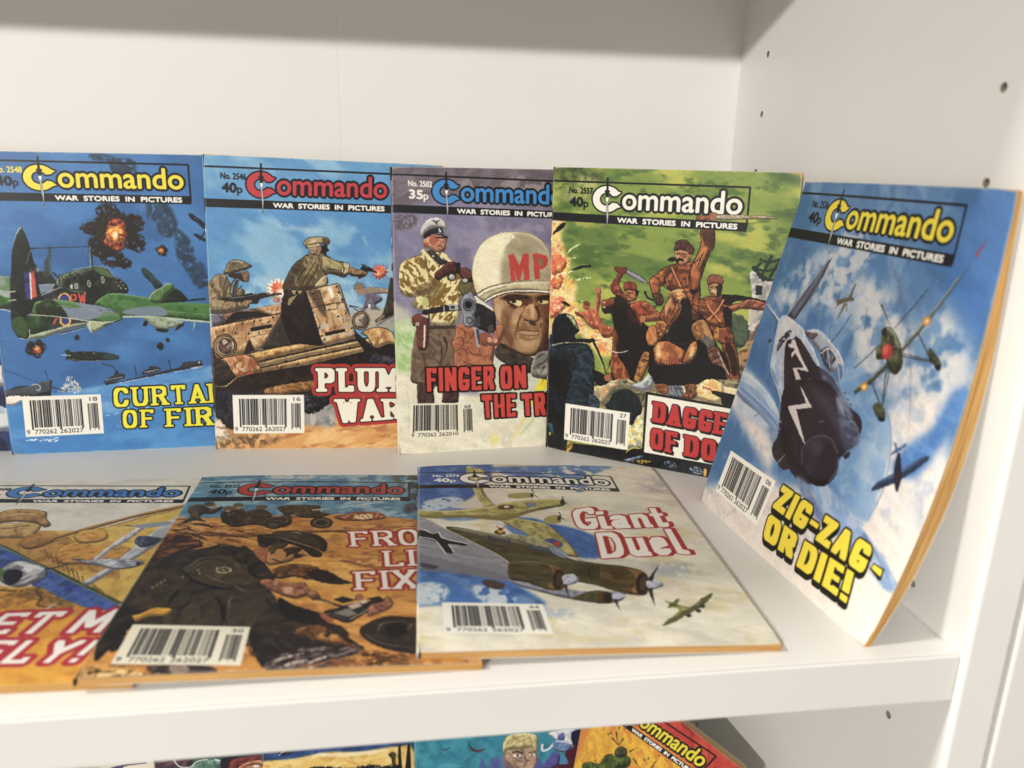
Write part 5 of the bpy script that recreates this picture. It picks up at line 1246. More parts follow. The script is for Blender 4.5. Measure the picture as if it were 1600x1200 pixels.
["l","ecdfa8",[164,478,204,523,256,576],2.2],
["l","5a4624",[177,474,219,523,262,576],0.3],
["l","ecdfa8",[296,504,310,531,326,538],1.5],
["p","c48868",[180,418,207,395,305,398,308,432,300,478,277,494,243,489,205,467,177,455],{"n":[["e8b894",1.4,0.5,0.7],["8c4c38",1.4,0.6,0.75]],"ol":["4a2c20",0.2],"s":1}],
["p","a8503c",[207,395,245,395,259,425,236,455,213,440],{"e":0.3,"a":0.7,"s":1}],
["e","a85c44",[187,440,198,440,187,458]],
["p","3c3430",[245,399,313,401,313,411,244,411]],
["l","5a2c20",[255,451,289,455],0.4],
["l","7a4430",[282,417,293,432,278,440],0.4],
["l","3c2420",[252,425,278,423],0.3],
["p","e0b890",[178,403,207,391,206,433,177,433],{"a":0.6,"s":1}],
["p","d6d2cc",[156,377,171,335,201,302,247,289,284,297,310,334,310,357,283,350,238,348,200,365,173,403,158,403],{"n":[["a8a4a4",1.8,0.55,0.75]],"ol":["5a5654",0.2],"s":1}],
["p","28282c",[173,403,185,376,223,354,283,346,292,376,317,398,313,408,267,391,222,391,184,412],{"n":[["4a4a50",1,0.6,0.75]],"s":1}],
["p","d8d8d4",[262,351,272,350,281,374,266,374]],
["l","4a4844",[225,304,246,313,273,306],1.0,{"t":"b"}],
["p","4a4844",[243,309,255,309,261,329,248,327]],
["l","b8b8b8",[222,389,283,383,313,398],0.3],
["p","2c2428",[155,840,290,811,375,808,382,843,282,850,158,869]],
["p","b8b4b0",[317,804,367,806,375,839,320,839]],
["p","3a3438",[325,814,352,813,355,830,327,831]],
["l","d8d4d0",[352,804,367,808,371,835],0.4],
["l","c8c4c0",[286,815,289,850],0.6],
["p","6a3a30",[97,882,136,863,193,872,196,891,181,1063,127,1066,122,945,100,929],{"n":[["8c5040",1.5,0.5,0.7]],"ol":["2c1a18",0.3],"s":1}],
["p","e8e0dc",[166,930,176,930,168,1063,158,1066]],
["p","d8d4d0",[143,867,189,869,196,887,181,883]],
["p","e8e0d0",[117,912,136,912,136,931,116,930]],
["p","6a3a30",[121,917,131,917,131,926,121,926]],
["p","4a3c34",[188,934,358,933,353,953,195,957]],
["p","20201e",[386,592,432,584,463,623,482,661,462,677,424,661,389,638],{"s":1}],
["p","5a2c2c",[236,622,279,584,310,557,356,550,375,577,370,615,324,622,293,638,266,657,243,649],{"n":[["7c4440",1.2,0.5,0.7]],"ol":["2a1414",0.3],"s":1}],
["p","6a3836",[378,592,432,588,455,615,463,646,431,661,401,638],{"n":[["8a5450",1.2,0.5,0.7]],"ol":["2a1414",0.3],"s":1}],
["e","22201e",[338,638,367,638,337,665]],
["e","a8a49c",[339,639,358,639,339,657]],
["e","ecece4",[333,635,341,635,333,642]],
["e","22201e",[420,660,443,660,420,680]],
["e","c8c4b8",[418,660,434,660,418,672]],
["l","3a1c1c",[310,569,356,576],0.35],
["l","3a1c1c",[302,584,359,592],0.35],
["l","3a1c1c",[294,599,355,603],0.35],
["l","3a1c1c",[401,607,447,627],0.35],
["l","3a1c1c",[409,623,451,642],0.35],
["p","22201e",[356,557,390,554,393,623,370,622]],
["p","5c2c34",[939,920,1045,915,1048,1126,821,1134,836,1089,896,1091],{"s":1}],
["p","4c4038",[613,1061,642,1047,716,1101,821,1141,843,1157,836,1240,746,1237,671,1189,598,1127],{"n":[["6a5848",2,0.5,0.7],["2c2424",2,0.6,0.75]],"s":1}],
["p","b8b4a4",[851,1135,919,1107,1048,1118,1051,1278,837,1270],{"n":[["6a6860",2,0.5,0.65],["3a3434",1.6,0.6,0.7]],"s":1}],
["p","ac845a",[593,777,644,741,746,742,945,740,1050,745,1052,900,947,935,933,987,896,1076,851,1120,806,1130,746,1117,687,1085,650,1040,635,966,606,893,592,834],{"n":[["c8a476",3,0.48,0.68],["8c6240",3,0.6,0.78]],"ol":["4a2c1c",0.3],"s":1}],
["p","c8a474",[600,784,636,777,672,836,665,908,643,952,607,878],{"e":0.7,"a":0.8,"s":1}],
["p","8c6040",[651,777,687,821,775,837,783,866,716,894,702,953,746,1042,701,1078,657,1011,672,908],{"e":0.8,"a":0.55,"s":1}],
["p","b8966c",[716,1012,776,1028,850,1015,895,1046,851,1105,791,1118,738,1102],{"e":0.8,"a":0.8,"s":1}],
["p","6a4028",[841,779,879,824,894,897,939,920,938,766,863,751],{"e":0.6,"a":0.75,"s":1}],
["p","5a3422",[629,766,746,749,819,757,834,779,819,823,775,815,760,786,702,778,658,785],{"e":0.4,"a":0.85,"s":1}],
["p","3a241c",[673,749,746,748,804,761,812,779,746,773,687,778,651,774],{"n":[["5c3c28",1,0.5,0.7]],"s":1}],
["p","3a241c",[853,780,878,759,945,751,1043,752,1043,774,938,777,886,784],{"s":1}],
["p","5a3020",[673,785,716,771,768,782,775,815,724,840,687,814],{"e":0.2,"s":1}],
["p","e8dca0",[691,794,724,782,760,789,766,804,746,822,709,803],{"s":1}],
["e","2c1c18",[716,791,731,791,716,801]],
["l","2a1812",[665,788,709,778,768,786],0.5],
["l","7c4c30",[687,821,731,840,775,815],0.8,{"a":0.8}],
["p","e0d498",[865,794,893,786,931,791,931,804,894,809],{"s":1}],
["e","2c1c18",[888,795,899,795,888,803]],
["l","2a1812",[860,794,893,782,942,786],0.5],
["l","7c4c30",[864,816,909,824,942,806],0.7,{"a":0.8}],
["p","b4855c",[790,837,819,808,849,823,872,882,865,919,820,918,783,903,775,881],{"n":[["cda27a",2,0.5,0.7]],"s":1}],
["l","4a2818",[779,907,812,914,850,923,876,905,872,882],0.7],
["p","4a2818",[845,823,864,868,876,897,887,883,871,824],{"e":0.2,"a":0.8,"s":1}],
["p","4a3428",[805,922,850,925,854,945,831,942],{"e":0.2,"s":1}],
["l","5c3826",[768,881,746,917,738,968],0.9,{"e":0.2}],
["l","5c3826",[883,927,887,957],0.8,{"e":0.2}],
["p","c49a70",[738,979,775,969,820,974,872,975,876,993,850,1011,776,1002,746,994],{"n":[["a87850",1.5,0.5,0.7]],"s":1}],
["l","4a2818",[731,979,775,971,820,976,876,980],0.7],
["p","8c6444",[738,954,805,948,872,960,872,971,813,966,746,972],{"e":0.3,"a":0.7,"s":1}],
["l","7a5438",[753,1013,813,1033,865,1023],1.0,{"e":0.3,"a":0.7}],
["l","3a2018",[628,1054,701,1093,776,1125,836,1131,896,1083],1.2,{"a":0.8}],
["p","d8b488",[746,822,775,852,746,910,716,931,702,894,716,851],{"e":0.3,"a":0.55,"s":1}],
["p","dcb88c",[600,813,629,806,636,864,621,907,603,871],{"e":0.3,"a":0.6,"s":1}],
["p","e0bc90",[819,823,838,816,846,867,836,897,823,882],{"e":0.15,"a":0.75,"s":1}],
["p","d4b084",[746,1031,805,1044,850,1034,836,1074,783,1080],{"e":0.3,"a":0.5,"s":1}],
["p","54341f",[650,835,687,894,687,967,716,1027,701,1078,665,1033,635,952],{"e":0.6,"a":0.45,"s":1}],
["p","4a2c1c",[895,934,932,898,948,973,911,1061,866,1113,888,1031],{"e":0.5,"a":0.6,"s":1}],
["l","4a2a1a",[716,749,702,771,687,778],0.7,{"t":"b","e":0.1,"a":0.8}],
["l","4a2a1a",[775,852,753,888,746,924],0.7,{"t":"b","e":0.1,"a":0.8}],
["l","4a2a1a",[650,966,672,1026],0.7,{"t":"b","e":0.1,"a":0.8}],
["l","4a2a1a",[812,827,805,867],0.7,{"t":"b","e":0.1,"a":0.8}],
["l","4a2a1a",[909,839,920,891],0.7,{"t":"b","e":0.1,"a":0.8}],
["l","4a2a1a",[746,939,724,990,731,1035],0.7,{"t":"b","e":0.1,"a":0.8}],
["p","f0e8c8",[496,754,468,676,462,591,477,521,516,447,581,398,659,374,745,371,832,387,891,428,928,485,947,556,955,664,945,744,819,728,687,731,600,757,535,792],{"n":[["e0d4aa",4,0.5,0.75]],"ol":["8c8060",0.25],"flat":1,"s":1}],
["p","a69a7c",[688,394,774,379,847,400,905,449,935,520,952,664,878,671,775,674,658,691,630,634,652,506],{"e":1.2,"n":[["958a70",3,0.5,0.7],["c4ba9c",3,0.6,0.75]],"a":0.85,"s":1}],
["p","f6efd0",[531,450,602,401,674,380,702,401,659,464,623,535,629,662,528,719,486,662,480,556],{"e":1,"a":0.6,"s":1}],
["p","f2ecd0",[631,380,702,380,724,397,688,429,652,464,623,464],{"r":0.6,"an":[1.2,0.2,0.5],"s":1}],
["p","d2c6a0",[499,747,586,709,687,688,819,676,952,679,952,737,819,728,687,731,600,757,535,792],{"n":[["b0a27c",2,0.5,0.7]],"s":1}],
["l","5c5238",[492,741,550,708,651,680,775,665,892,664,955,668],0.8,{"t":0.4}],
["l","f6f0d8",[501,756,557,719,658,691,775,676,952,679],1.0,{"t":0.6}],
["l","5c5238",[506,758,564,728,665,698],0.35],
["l","fbf6e2",[535,791,600,754,687,732,819,728,945,735],0.9],
["l","4a3424",[542,793,607,761,694,737,819,736,945,744],0.8,{"a":0.8}],
["p","c03a28",[682,508,714,501,751,571,774,499,808,498,813,658,781,662,775,586,754,662,737,660,716,586,730,664,699,667]],
["p","c03a28",[833,499,884,503,921,517,930,542,918,577,892,595,876,597,879,655,847,656]],
["p","8c7c60",[863,529,891,533,900,552,892,570,871,572],{"s":1}],
["p","b2704c",[361,946,390,922,425,933,476,948,497,1007,525,1066,591,1068,591,1120,583,1171,597,1231,487,1257,371,1224,343,1142,351,1091,334,1040,353,1004],{"n":[["c98a60",2,0.5,0.68],["8c4c34",2,0.58,0.75]],"ol":["5a3020",0.3],"s":1}],
["l","6a3624",[361,946,403,962,417,1005,395,1034],0.6,{"t":"b"}],
["l","6a3624",[338,1033,374,1008,403,1023,398,1063,366,1073],0.6,{"t":"b"}],
["l","6a3624",[351,1091,395,1078,423,1108,408,1144],0.6,{"t":"b"}],
["l","6a3624",[416,1064,452,1108,503,1125],0.6,{"t":"b"}],
["l","6a3624",[475,963,453,1006,417,1042],0.6,{"t":"b"}],
["l","6a3624",[503,1066,510,1125,590,1127],0.6,{"t":"b"}],
["l","6a3624",[379,1143,437,1174,495,1183],0.6,{"t":"b"}],
["p","a05a44",[504,993,526,982,562,990,577,1016,554,1045,511,1059,504,1029],{"ol":["5a2c20",0.25],"s":1}],
["p","b07050",[595,951,621,935,650,945,659,981,635,1032,598,1068,562,1060,525,1063,518,1044,562,1031,588,1009],{"n":[["c88c68",1.6,0.5,0.7]],"ol":["5a2c20",0.3],"s":1}],
["e","d8a890",[563,1027,576,1027,563,1043]],
["e","d8a890",[602,1035,615,1035,602,1051]],
["p","8c4434",[584,1068,657,1040,635,1025,598,1053],{"a":0.6,"e":0.2,"s":1}],
["p","2e2c30",[420,775,467,754,499,761,592,849,603,878,606,966,577,987,548,979,476,948,469,862],{"n":[["44424a",2,0.5,0.7],["1c1a1e",2,0.6,0.75]]}],
["p","e8e4d4",[438,750,481,756,585,834,591,853,527,812,474,790]],
["p","4a484e",[476,891,505,877,508,949,468,941]],
["p","5c5048",[548,950,584,929,591,965,562,987]],
["p","8c929c",[395,775,414,746,439,741,442,732,456,733,465,750,481,783,482,840,462,883,469,912,465,941,439,951,414,940,404,918,408,882,392,832],{"n":[["b0b6be",2,0.5,0.7]],"ol":["3a3c44",0.3]}],
["e","2c2c34",[437,809,473,810,436,848]],
["e","8a8890",[437,809,468,810,437,842]],
["e","3a3238",[436,808,461,808,435,835]],
["e","1a1416",[436,808,451,808,435,825]],
["e","3a3840",[441,904,462,905,441,926]],
["e","98949a",[440,904,454,905,440,920]],
["p","b8bcc4",[465,952,483,949,503,1069,485,1065,478,1007]],
["p","4a4a54",[479,956,498,963,502,1058,493,1051]],
["rough",0.3,0.9],
["p","16171b",[-55,215,1052,246,1052,292,-55,261]],
["l","14161c",[-53,42,1053,71],1.0],
["l","14161c",[1053,68,1051,281],1.0],
["p","2f8fd0",[394,104,376,99,368,91,360,85,351,79,341,75,330,72,319,71,308,70,297,71,286,74,276,78,267,83,258,89,251,96,244,104,239,112,236,121,234,131,233,141,235,151,237,160,241,169,247,178,253,186,261,193,270,199,280,203,290,207,301,209,312,210,323,210,334,208,345,205,354,200,363,195,371,188,394,182,369,161,344,158,340,164,334,169,327,172,319,174,312,175,304,174,296,171,289,168,284,163,279,157,276,150,274,143,274,136,276,129,279,122,284,116,290,112,297,108,304,106,312,106,320,107,328,109,334,113,340,118,345,124,370,122],{"ol":["14161c",0.85]}],
["t","ommando","2f8fd0",[404,80,1020,94,1019,207,403,193],{"b":0.42,"ol":[["14161c",1.25]]}],
["t","WAR  STORIES  IN  PICTURES","f2efe6",[378,238,1006,255,1005,281,378,264],{"b":0.3}],
["p","14161c",[311,24,320,24,322,92,330,96,330,103,324,105,326,130,307,130,307,105,300,103,300,95,309,91]],
["p","f4f1e8",[307,130,326,130,324,145,320,153,324,228,320,300,315,227,312,153,308,145],{"ol":["14161c",0.25]}],
["l","8a8a88",[317,155,319,281],0.35],
["p","14161c",[304,97,326,97,324,120,320,128,311,128,306,120]],
["p","f4f1e8",[302,91,328,92,328,96,302,95],{"a":0.0}],
["t","No. 2502","ece8e0",[94,77,232,82,232,114,94,109],{"b":0.24}],
["t","35","ece8e0",[99,130,177,134,176,183,99,179],{"b":0.42}],
["t","p","ece8e0",[182,157,209,158,208,200,182,199],{"b":0.25}],
["t","FINGER","d23a26",[175,1194,592,1194,593,1344,176,1341],{"fp":[0.22,0.15,0.36,0.1,0],"f":"blk","ol":[["1e1214",1.15]]}],
["t","ON","d23a26",[630,1196,793,1193,799,1343,634,1346],{"fp":[0.22,0.15,0.36,0.1,0],"f":"blk","ol":[["1e1214",1.15]]}],
["t","THE","d23a26",[511,1374,729,1376,731,1526,520,1527],{"fp":[0.22,0.15,0.36,0.1,0],"f":"blk","ol":[["1e1214",1.15]]}],
["t","TRIGGER","d23a26",[763,1378,1295,1375,1303,1538,773,1525],{"fp":[0.22,0.15,0.36,0.1,0],"f":"blk","ol":[["1e1214",1.15]]}],
["bar",[77,1411,462,1423,467,1632,66,1628],{"d":["770262","262010","68"],"bg":"efe9d4","lay":[0.04,0.76,0.05,0.8,0.83,0.98,0.18,0.85],"dv":[0.87,0.98]}]],
"dagger":[
["p","8fa24a",[-30,-30,1390,-30,1390,1760,-30,1760],{"n":[["5c7a3a",12,0.5,0.78,2.4,4],["cdc85c",9,0.5,0.8,2.6,4],["4c6c34",4,0.62,0.85,2,4]]}],
["p","3c4a2c",[-3,-9,197,-5,328,43,201,91,0,82],{"e":1.5,"a":0.7,"n":[["8a9a50",2,0.45,0.7]],"s":1}],
["p","e0dc9c",[151,55,216,46,282,81,235,112,152,100],{"e":1,"a":0.6,"an":[2,0.2,0.5],"s":1}],
["p","c8b890",[69,118,169,107,236,135,205,173,72,186],{"e":1,"a":0.5,"an":[2,0.2,0.5],"s":1}],
["p","4c6638",[1186,0,1342,9,1347,55,1243,45],{"e":1,"a":0.7,"s":1}],
["p","f0d890",[-18,307,82,309,60,392,88,480,123,553,110,631,169,671,163,748,200,853,261,924,365,912,430,951,420,1060,341,1086,239,1005,138,954,-15,956],{"e":1,"n":[["f2c43c",3,0.42,0.6],["d8603c",2.6,0.5,0.66],["f8f0d0",2,0.6,0.72]],"a":0.95,"s":1}],
["p","d8643c",[-3,517,38,499,81,526,99,563,67,604,9,624],{"r":0.6,"n":[["f0a050",1.5,0.45,0.65]],"an":[1.5,0.1,0.4],"s":1}],
["p","d0583c",[9,647,68,619,77,664,54,713,11,701],{"r":0.6,"n":[["f4cc50",1.5,0.5,0.65]],"s":1}],
["p","e06850",[-3,781,81,757,100,817,34,887,0,883],{"r":0.6,"n":[["f8e0b0",1.2,0.5,0.65]],"an":[1.5,0.1,0.4],"s":1}],
["l","f4f0d0",[1,644,68,619,141,594,221,564],1.6,{"t":0.5,"an":[1,0.2,0.45]}],
["l","eef0c0",[96,495,136,458,180,433],0.9,{"an":[0.8,0.3,0.5]}],
["l","eef0c0",[160,649,208,634,260,621],1,{"an":[0.8,0.3,0.5]}],
["l","eef0c0",[90,533,154,513],0.8,{"an":[0.8,0.3,0.5]}],
["sp",["f6ee9c","fbf8e0","e8c050","d8683c"],[-1,336,94,435,143,643,213,759,315,887,398,939,340,1063,187,932,33,840,-3,517],{"c":150,"z":0.55}],
["p","16181a",[3,384,17,361,57,321,86,316,67,351,26,375,6,392],{"s":1}],
["p","16181a",[133,587,165,569,205,556,253,552,249,564,205,573,173,583,141,591],{"r":0.35,"s":1}],
["p","16181a",[65,782,90,783,119,791,132,806,116,809,90,796],{"r":0.3,"s":1}],
["sp",["fbf4a8","f4c850"],[228,928,332,908,430,958,404,1062,307,1059],{"c":60,"z":0.5}],
["p","b8603c",[163,834,200,837,232,819,264,808,287,797,296,720,284,695,306,674,321,695,320,779,313,825,348,891,412,907,414,952,352,975,318,933,269,923,218,874,172,856],{"n":[["e89c50",1.4,0.5,0.68],["6c3424",1.3,0.6,0.75]],"s":1}],
["e","a8583c",[235,794,257,791,236,820],{"n":[["d88c58",1,0.5,0.7]]}],
["p","7c3c28",[214,774,238,764,258,777,247,794,222,789],{"s":1}],
["p","c07048",[283,695,302,674,318,688,307,712],{"s":1}],
["sp",["f8e8b8","c85830"],[232,819,412,907,399,962,285,937],{"c":30,"z":0.5}],
["p","1c1210",[364,744,418,724,497,746,578,843,620,898,618,989,594,1107,569,1196,494,1262,430,1271,408,1156,417,1092,421,936,392,832,344,807],{"s":1}],
["p","7c4020",[409,938,428,905,446,964,434,1027,453,1087,486,1122,521,1187,525,1250,462,1267,427,1208,403,1133,411,1046],{"n":[["7c3820",1.6,0.5,0.7],["d88c48",1.2,0.55,0.7]],"ol":["140c0a",0.3],"s":1}],
["p","8c4c24",[326,771,341,746,372,743,403,729,457,727,496,739,505,768,467,764,437,778,390,779,367,804,344,814],{"n":[["74341c",1.2,0.5,0.65]],"ol":["140c0a",0.35],"s":1}],
["p","2a1814",[335,792,374,781,392,817,353,829,336,815],{"s":1}],
["e","d8a070",[345,761,357,760,346,767]],
["e","e8d4b0",[347,791,355,790,347,795]],
["l","e8e0d0",[399,1047,435,1052,474,1045,505,1030],0.5],
["l","78706c",[392,817,441,857,519,879],0.25],
["l","140c0a",[403,736,435,745,451,766],0.4],
["p","a84424",[498,768,535,742,587,730,618,756,665,789,681,809,623,830,593,826,574,888,551,891,502,851,492,807],{"n":[["e87838",1.4,0.5,0.68],["501c14",1.5,0.55,0.7]],"ol":["140c0a",0.35],"s":1}],
["p","a85c34",[566,754,602,736,657,775,685,801,675,832,609,847,575,843,562,829,592,811,621,804],{"n":[["d08c58",1.2,0.5,0.7],["54281c",1.2,0.6,0.75]],"ol":["140c0a",0.35],"s":1}],
["p","b87848",[565,844,569,817,600,818,594,848,572,858],{"ol":["140c0a",0.3],"s":1}],
["p","1a1010",[511,872,573,881,618,876,625,988,595,1115,565,1134,511,1002],{"s":1}],
["p","8c3c28",[380,663,405,620,430,577,450,587,429,640,443,676,480,718,496,742,458,735,418,716,393,696],{"n":[["c87048",1.3,0.5,0.68],["4a1c14",1.3,0.6,0.75]],"ol":["140c0a",0.35],"s":1}],
["p","7c3020",[402,550,436,551,467,549,471,567,450,587,426,581,402,565],{"ol":["140c0a",0.3],"s":1}],
["p","8c8c90",[467,560,487,565,548,586,607,629,550,619,472,581],{"ol":["140c0a",0.3]}],
["l","d0ccc8",[479,568,533,591,580,616],0.3],
["p","b0683c",[470,681,492,668,523,669,540,697,534,728,512,741,488,732],{"n":[["d89c68",0.9,0.5,0.65],["4a2418",1,0.6,0.72]],"ol":["140c0a",0.25],"s":1}],
["p","7c3020",[459,645,482,628,513,629,533,646,531,676,492,672,466,683],{"n":[["a85038",1,0.5,0.7]],"ol":["140c0a",0.35],"s":1}],
["l","140c0a",[478,692,501,693],0.6],
["l","140c0a",[495,720,514,720],0.5],
["p","140c0a",[531,672,550,678,544,704,532,698],{"s":1}],
["l","140c0a",[583,671,600,706,639,721],1.1],
["l","140c0a",[641,761,684,735],1.2,{"t":0.4}],
["p","c8c0b4",[1151,530,1169,513,1201,534,1242,563,1279,552,1287,631,1262,681,1253,747,1232,848,1158,890,1109,879,1166,806,1166,723,1173,641],{"n":[["8a8c90",2,0.5,0.68],["e8e4d8",2,0.58,0.75]],"s":1}],
["p","2c3034",[1187,587,1222,588,1223,637,1192,639]],
["p","5c6c50",[1067,766,1105,754,1164,789,1177,921,1113,929,1074,849],{"r":0.6,"n":[["3c5040",1.5,0.5,0.7]],"s":1}],
["l","22382c",[1171,497,1229,508,1288,488],1.5,{"a":0.95}],
["l","22382c",[1185,527,1249,554,1307,534],1.5,{"a":0.95}],
["l","22382c",[1193,447,1240,460,1305,439],1.5,{"a":0.95}],
["l","22382c",[1203,550,1228,492,1255,423],1.5,{"a":0.95}],
["l","22382c",[1169,513,1202,463],1.5,{"a":0.95}],
["l","22382c",[1249,554,1273,497,1304,432],1.5,{"a":0.95}],
["l","22382c",[1227,564,1166,489],1.5,{"a":0.95}],
["l","22382c",[1283,551,1297,503],1.5,{"a":0.95}],
["l","22382c",[1159,490,1201,526,1241,547],1.5,{"a":0.95}],
["p","b0986c",[1132,960,1161,923,1200,835,1228,807,1304,791,1381,799,1410,1059,1129,1097],{"n":[["c8843c",2,0.48,0.62],["2c1c14",2,0.56,0.68]],"s":1}],
["p","8c5430",[1207,826,1226,787,1274,794,1271,844,1219,866],{"n":[["2a1a12",1,0.55,0.7]],"s":1}],
["p","17110f",[736,887,704,804,781,677,837,655,901,733,977,860,1017,940,1089,1017,1130,1114,1134,1149,956,1200,706,1219,657,1145,659,1037,679,946],{"s":1}],
["p","8a4c22",[741,655,804,658,839,680,835,739,813,776,776,848,735,878,698,839,679,807,701,753,724,708],{"n":[["dc9850",1.5,0.5,0.66],["4c2414",1.6,0.55,0.7]],"ol":["140c0a",0.4],"s":1}],
["p","17110f",[808,708,841,705,886,743,876,837,858,925,781,917,743,869,789,795],{"s":1}],
["p","96582a",[672,842,716,842,723,889,704,926,671,956,656,922],{"n":[["e0a868",1.2,0.5,0.66],["4c2414",1.2,0.6,0.72]],"ol":["140c0a",0.4],"s":1}],
["p","e0a860",[729,656,761,641,811,641,830,664,808,708,794,744,775,711,752,688,722,683],{"r":0.4,"n":[["8c3c1c",1.1,0.52,0.62],["f4d898",1,0.6,0.7]],"s":1}],
["p","a86434",[830,672,893,627,883,655,852,687,840,693],{"ol":["140c0a",0.35]}],
["l","2a1812",[696,805,725,854,723,889],0.4],
["l","d0a060",[670,838,707,843,723,856],0.5],
["l","4a2c1c",[729,905,749,947,818,956,883,922],0.45],
["p","9c5c28",[656,1002,680,964,732,949,785,968,838,997,833,1050,802,1089,760,1104,707,1102,666,1081,651,1047],{"n":[["e8a860",1.8,0.48,0.66],["8c3c20",1.6,0.56,0.7]],"ol":["17110f",0.6],"s":1}],
["p","f0d090",[673,982,694,975,702,1031,691,1059,674,1035],{"e":0.5,"a":0.85,"s":1}],
["p","8c4428",[724,958,753,1007,748,1061,771,1084,799,1054,778,995],{"e":0.5,"a":0.6,"s":1}],
["p","b0502c",[762,1077,786,1047,810,1062,802,1091,775,1097],{"e":0.2,"s":1}],
["p","a8682f",[833,1050,853,977,884,931,906,945,902,1006,868,1058,839,1067],{"n":[["ecb470",1.5,0.48,0.66]],"ol":["17110f",0.5],"s":1}],
["p","f4dca0",[864,1011,877,957,889,973,879,1031],{"e":0.4,"a":0.8,"s":1}],
["l","c8c8c4",[811,1066,869,1071,900,1081],0.3],
["p","8c5434",[679,1214,723,1207,725,1298,694,1302]],
["p","7c4828",[688,1212,740,1205,758,1265,731,1324,698,1302],{"n":[["b87c48",1.4,0.5,0.7],["2c1812",1.2,0.6,0.75]],"s":1}],
["p","7c4828",[852,1189,920,1179,909,1252,930,1302,853,1314,848,1243],{"n":[["b87c48",1.4,0.5,0.7],["2c1812",1.2,0.6,0.75]],"s":1}],
["p","946430",[868,838,907,804,949,812,969,861,999,925,970,972,928,968,891,913,867,872],{"n":[["e4b068",1.5,0.5,0.66],["5c3c28",1.6,0.58,0.72]],"ol":["140c0a",0.4],"s":1}],
["p","5c6468",[939,890,982,910,1000,934,963,981,929,977],{"e":0.3,"a":0.8,"s":1}],
["p","6c4434",[959,986,1009,946,1057,1021,1095,1085,1126,1141,1101,1153,1048,1108,992,1038],{"n":[["a87c5c",1.3,0.5,0.68],["34201a",1.2,0.58,0.72]],"ol":["140c0a",0.4],"s":1}],
["l","d8ccb8",[1020,974,1069,1062,1120,1133],0.5],
["l","140c0a",[964,994,1014,958],0.4],
["l","140c0a",[992,1029,1038,989],0.4],
["p","d8c8b8",[1086,1121,1128,1132,1119,1151,1084,1138]],
["p","b8743c",[622,882,657,870,679,946,655,984,629,987,608,937],{"n":[["dca058",1.2,0.5,0.66]],"ol":["140c0a",0.35],"s":1}],
["p","17110f",[611,990,664,983,642,1048,596,1036]],
["p","a87038",[596,1036,641,1044,620,1132,589,1208,563,1240,552,1195],{"n":[["dca860",1.2,0.5,0.66],["4a2c1c",1.2,0.6,0.72]],"ol":["140c0a",0.4],"s":1}],
["l","140c0a",[599,1071,633,1076],0.4],
["e","c89868",[555,1254,582,1250,557,1284],{"n":[["e8c890",1,0.5,0.7]],"ol":["140c0a",0.4]}],
["p","9c5426",[687,542,752,508,825,494,858,488,874,536,893,633,899,700,905,783,865,804,841,705,804,658,729,656,700,608],{"n":[["d08040",1.7,0.5,0.7],["3c1c10",1.6,0.52,0.68]],"ol":["140c0a",0.45],"s":1}],
["p","a05828",[876,316,940,309,950,392,933,425,914,484,902,534,890,592,878,651,846,654,831,572,849,488,870,438,883,380],{"n":[["d08040",1.7,0.5,0.7],["3c1c10",1.6,0.52,0.68]],"ol":["140c0a",0.45],"s":1}],
["p","44201a",[883,316,940,313,948,392,907,403,888,356],{"e":0.4,"a":0.75,"s":1}],
["p","e0a05c",[875,446,891,404,916,406,897,469,876,519,859,504],{"e":0.4,"a":0.65,"s":1}],
["p","b0642e",[610,608,638,580,687,538,735,513,762,528,721,548,698,583,692,626,668,641,671,687,641,699,622,658],{"n":[["d08040",1.7,0.5,0.7],["3c1c10",1.6,0.52,0.68]],"ol":["140c0a",0.45],"s":1}],
["p","4c3020",[628,691,679,682,694,719,683,746,657,740,643,716],{"n":[["8c5c3c",0.8,0.5,0.65]],"ol":["140c0a",0.3],"s":1}],
["l","140c0a",[650,702,661,733],0.25],
["l","140c0a",[667,700,675,730],0.25],
["l","c88050",[728,526,757,578,786,630],1.1,{"s":0}],
["l","140c0a",[719,525,750,583,777,634],0.3],
["l","140c0a",[738,520,767,578,794,625],0.3],
["l","140c0a",[834,498,835,572,849,646],0.45],
["l","140c0a",[694,584,693,634,711,650],0.35],
["l","140c0a",[859,720,901,733],0.45],
["l","140c0a",[706,574,717,607],0.3],
["l","140c0a",[807,574,828,639],0.3],
["l","140c0a",[863,669,860,737,905,783],0.4],
["p","c08858",[743,438,750,422,795,419,830,449,817,491,794,511,764,510,750,487],{"n":[["e4b888",0.9,0.48,0.62],["6c3c24",0.9,0.58,0.7]],"ol":["140c0a",0.3],"s":1}],
["p","5c3424",[739,422,747,385,779,372,809,381,842,415,834,449,804,430,770,422,746,432],{"n":[["8c5c44",1.1,0.5,0.68],["2c1814",1.1,0.6,0.72]],"ol":["140c0a",0.4],"s":1}],
["p","17100c",[750,481,766,471,791,478,794,492,771,486,760,503,751,496],{"s":1}],
["p","17100c",[704,483,728,468,749,471,749,488,717,494],{"r":0.4,"s":1}],
["l","17100c",[751,444,768,445],0.45],
["l","17100c",[782,446,798,443],0.45],
["l","6c3c24",[771,449,769,465],0.3],
["e","c08858",[829,457,835,458,827,468],{"ol":["140c0a",0.2]}],
["p","8c4c26",[899,700,930,676,962,669,1025,655,1066,667,1075,766,1074,849,1025,846,967,827,931,797,894,742],{"n":[["d08040",1.7,0.5,0.7],["3c1c10",1.6,0.52,0.68]],"ol":["140c0a",0.4],"s":1}],
["p","1a1210",[1017,659,1088,649,1167,654,1245,667,1258,678,1199,671,1153,676,1099,681,1061,701,1029,704],{"s":1}],
["p","b06844",[1054,718,1123,687,1168,666,1255,682,1246,715,1173,715,1126,719,1072,741],{"n":[["d89070",1.3,0.5,0.68],["54281c",1.3,0.58,0.72]],"ol":["140c0a",0.4],"s":1}],
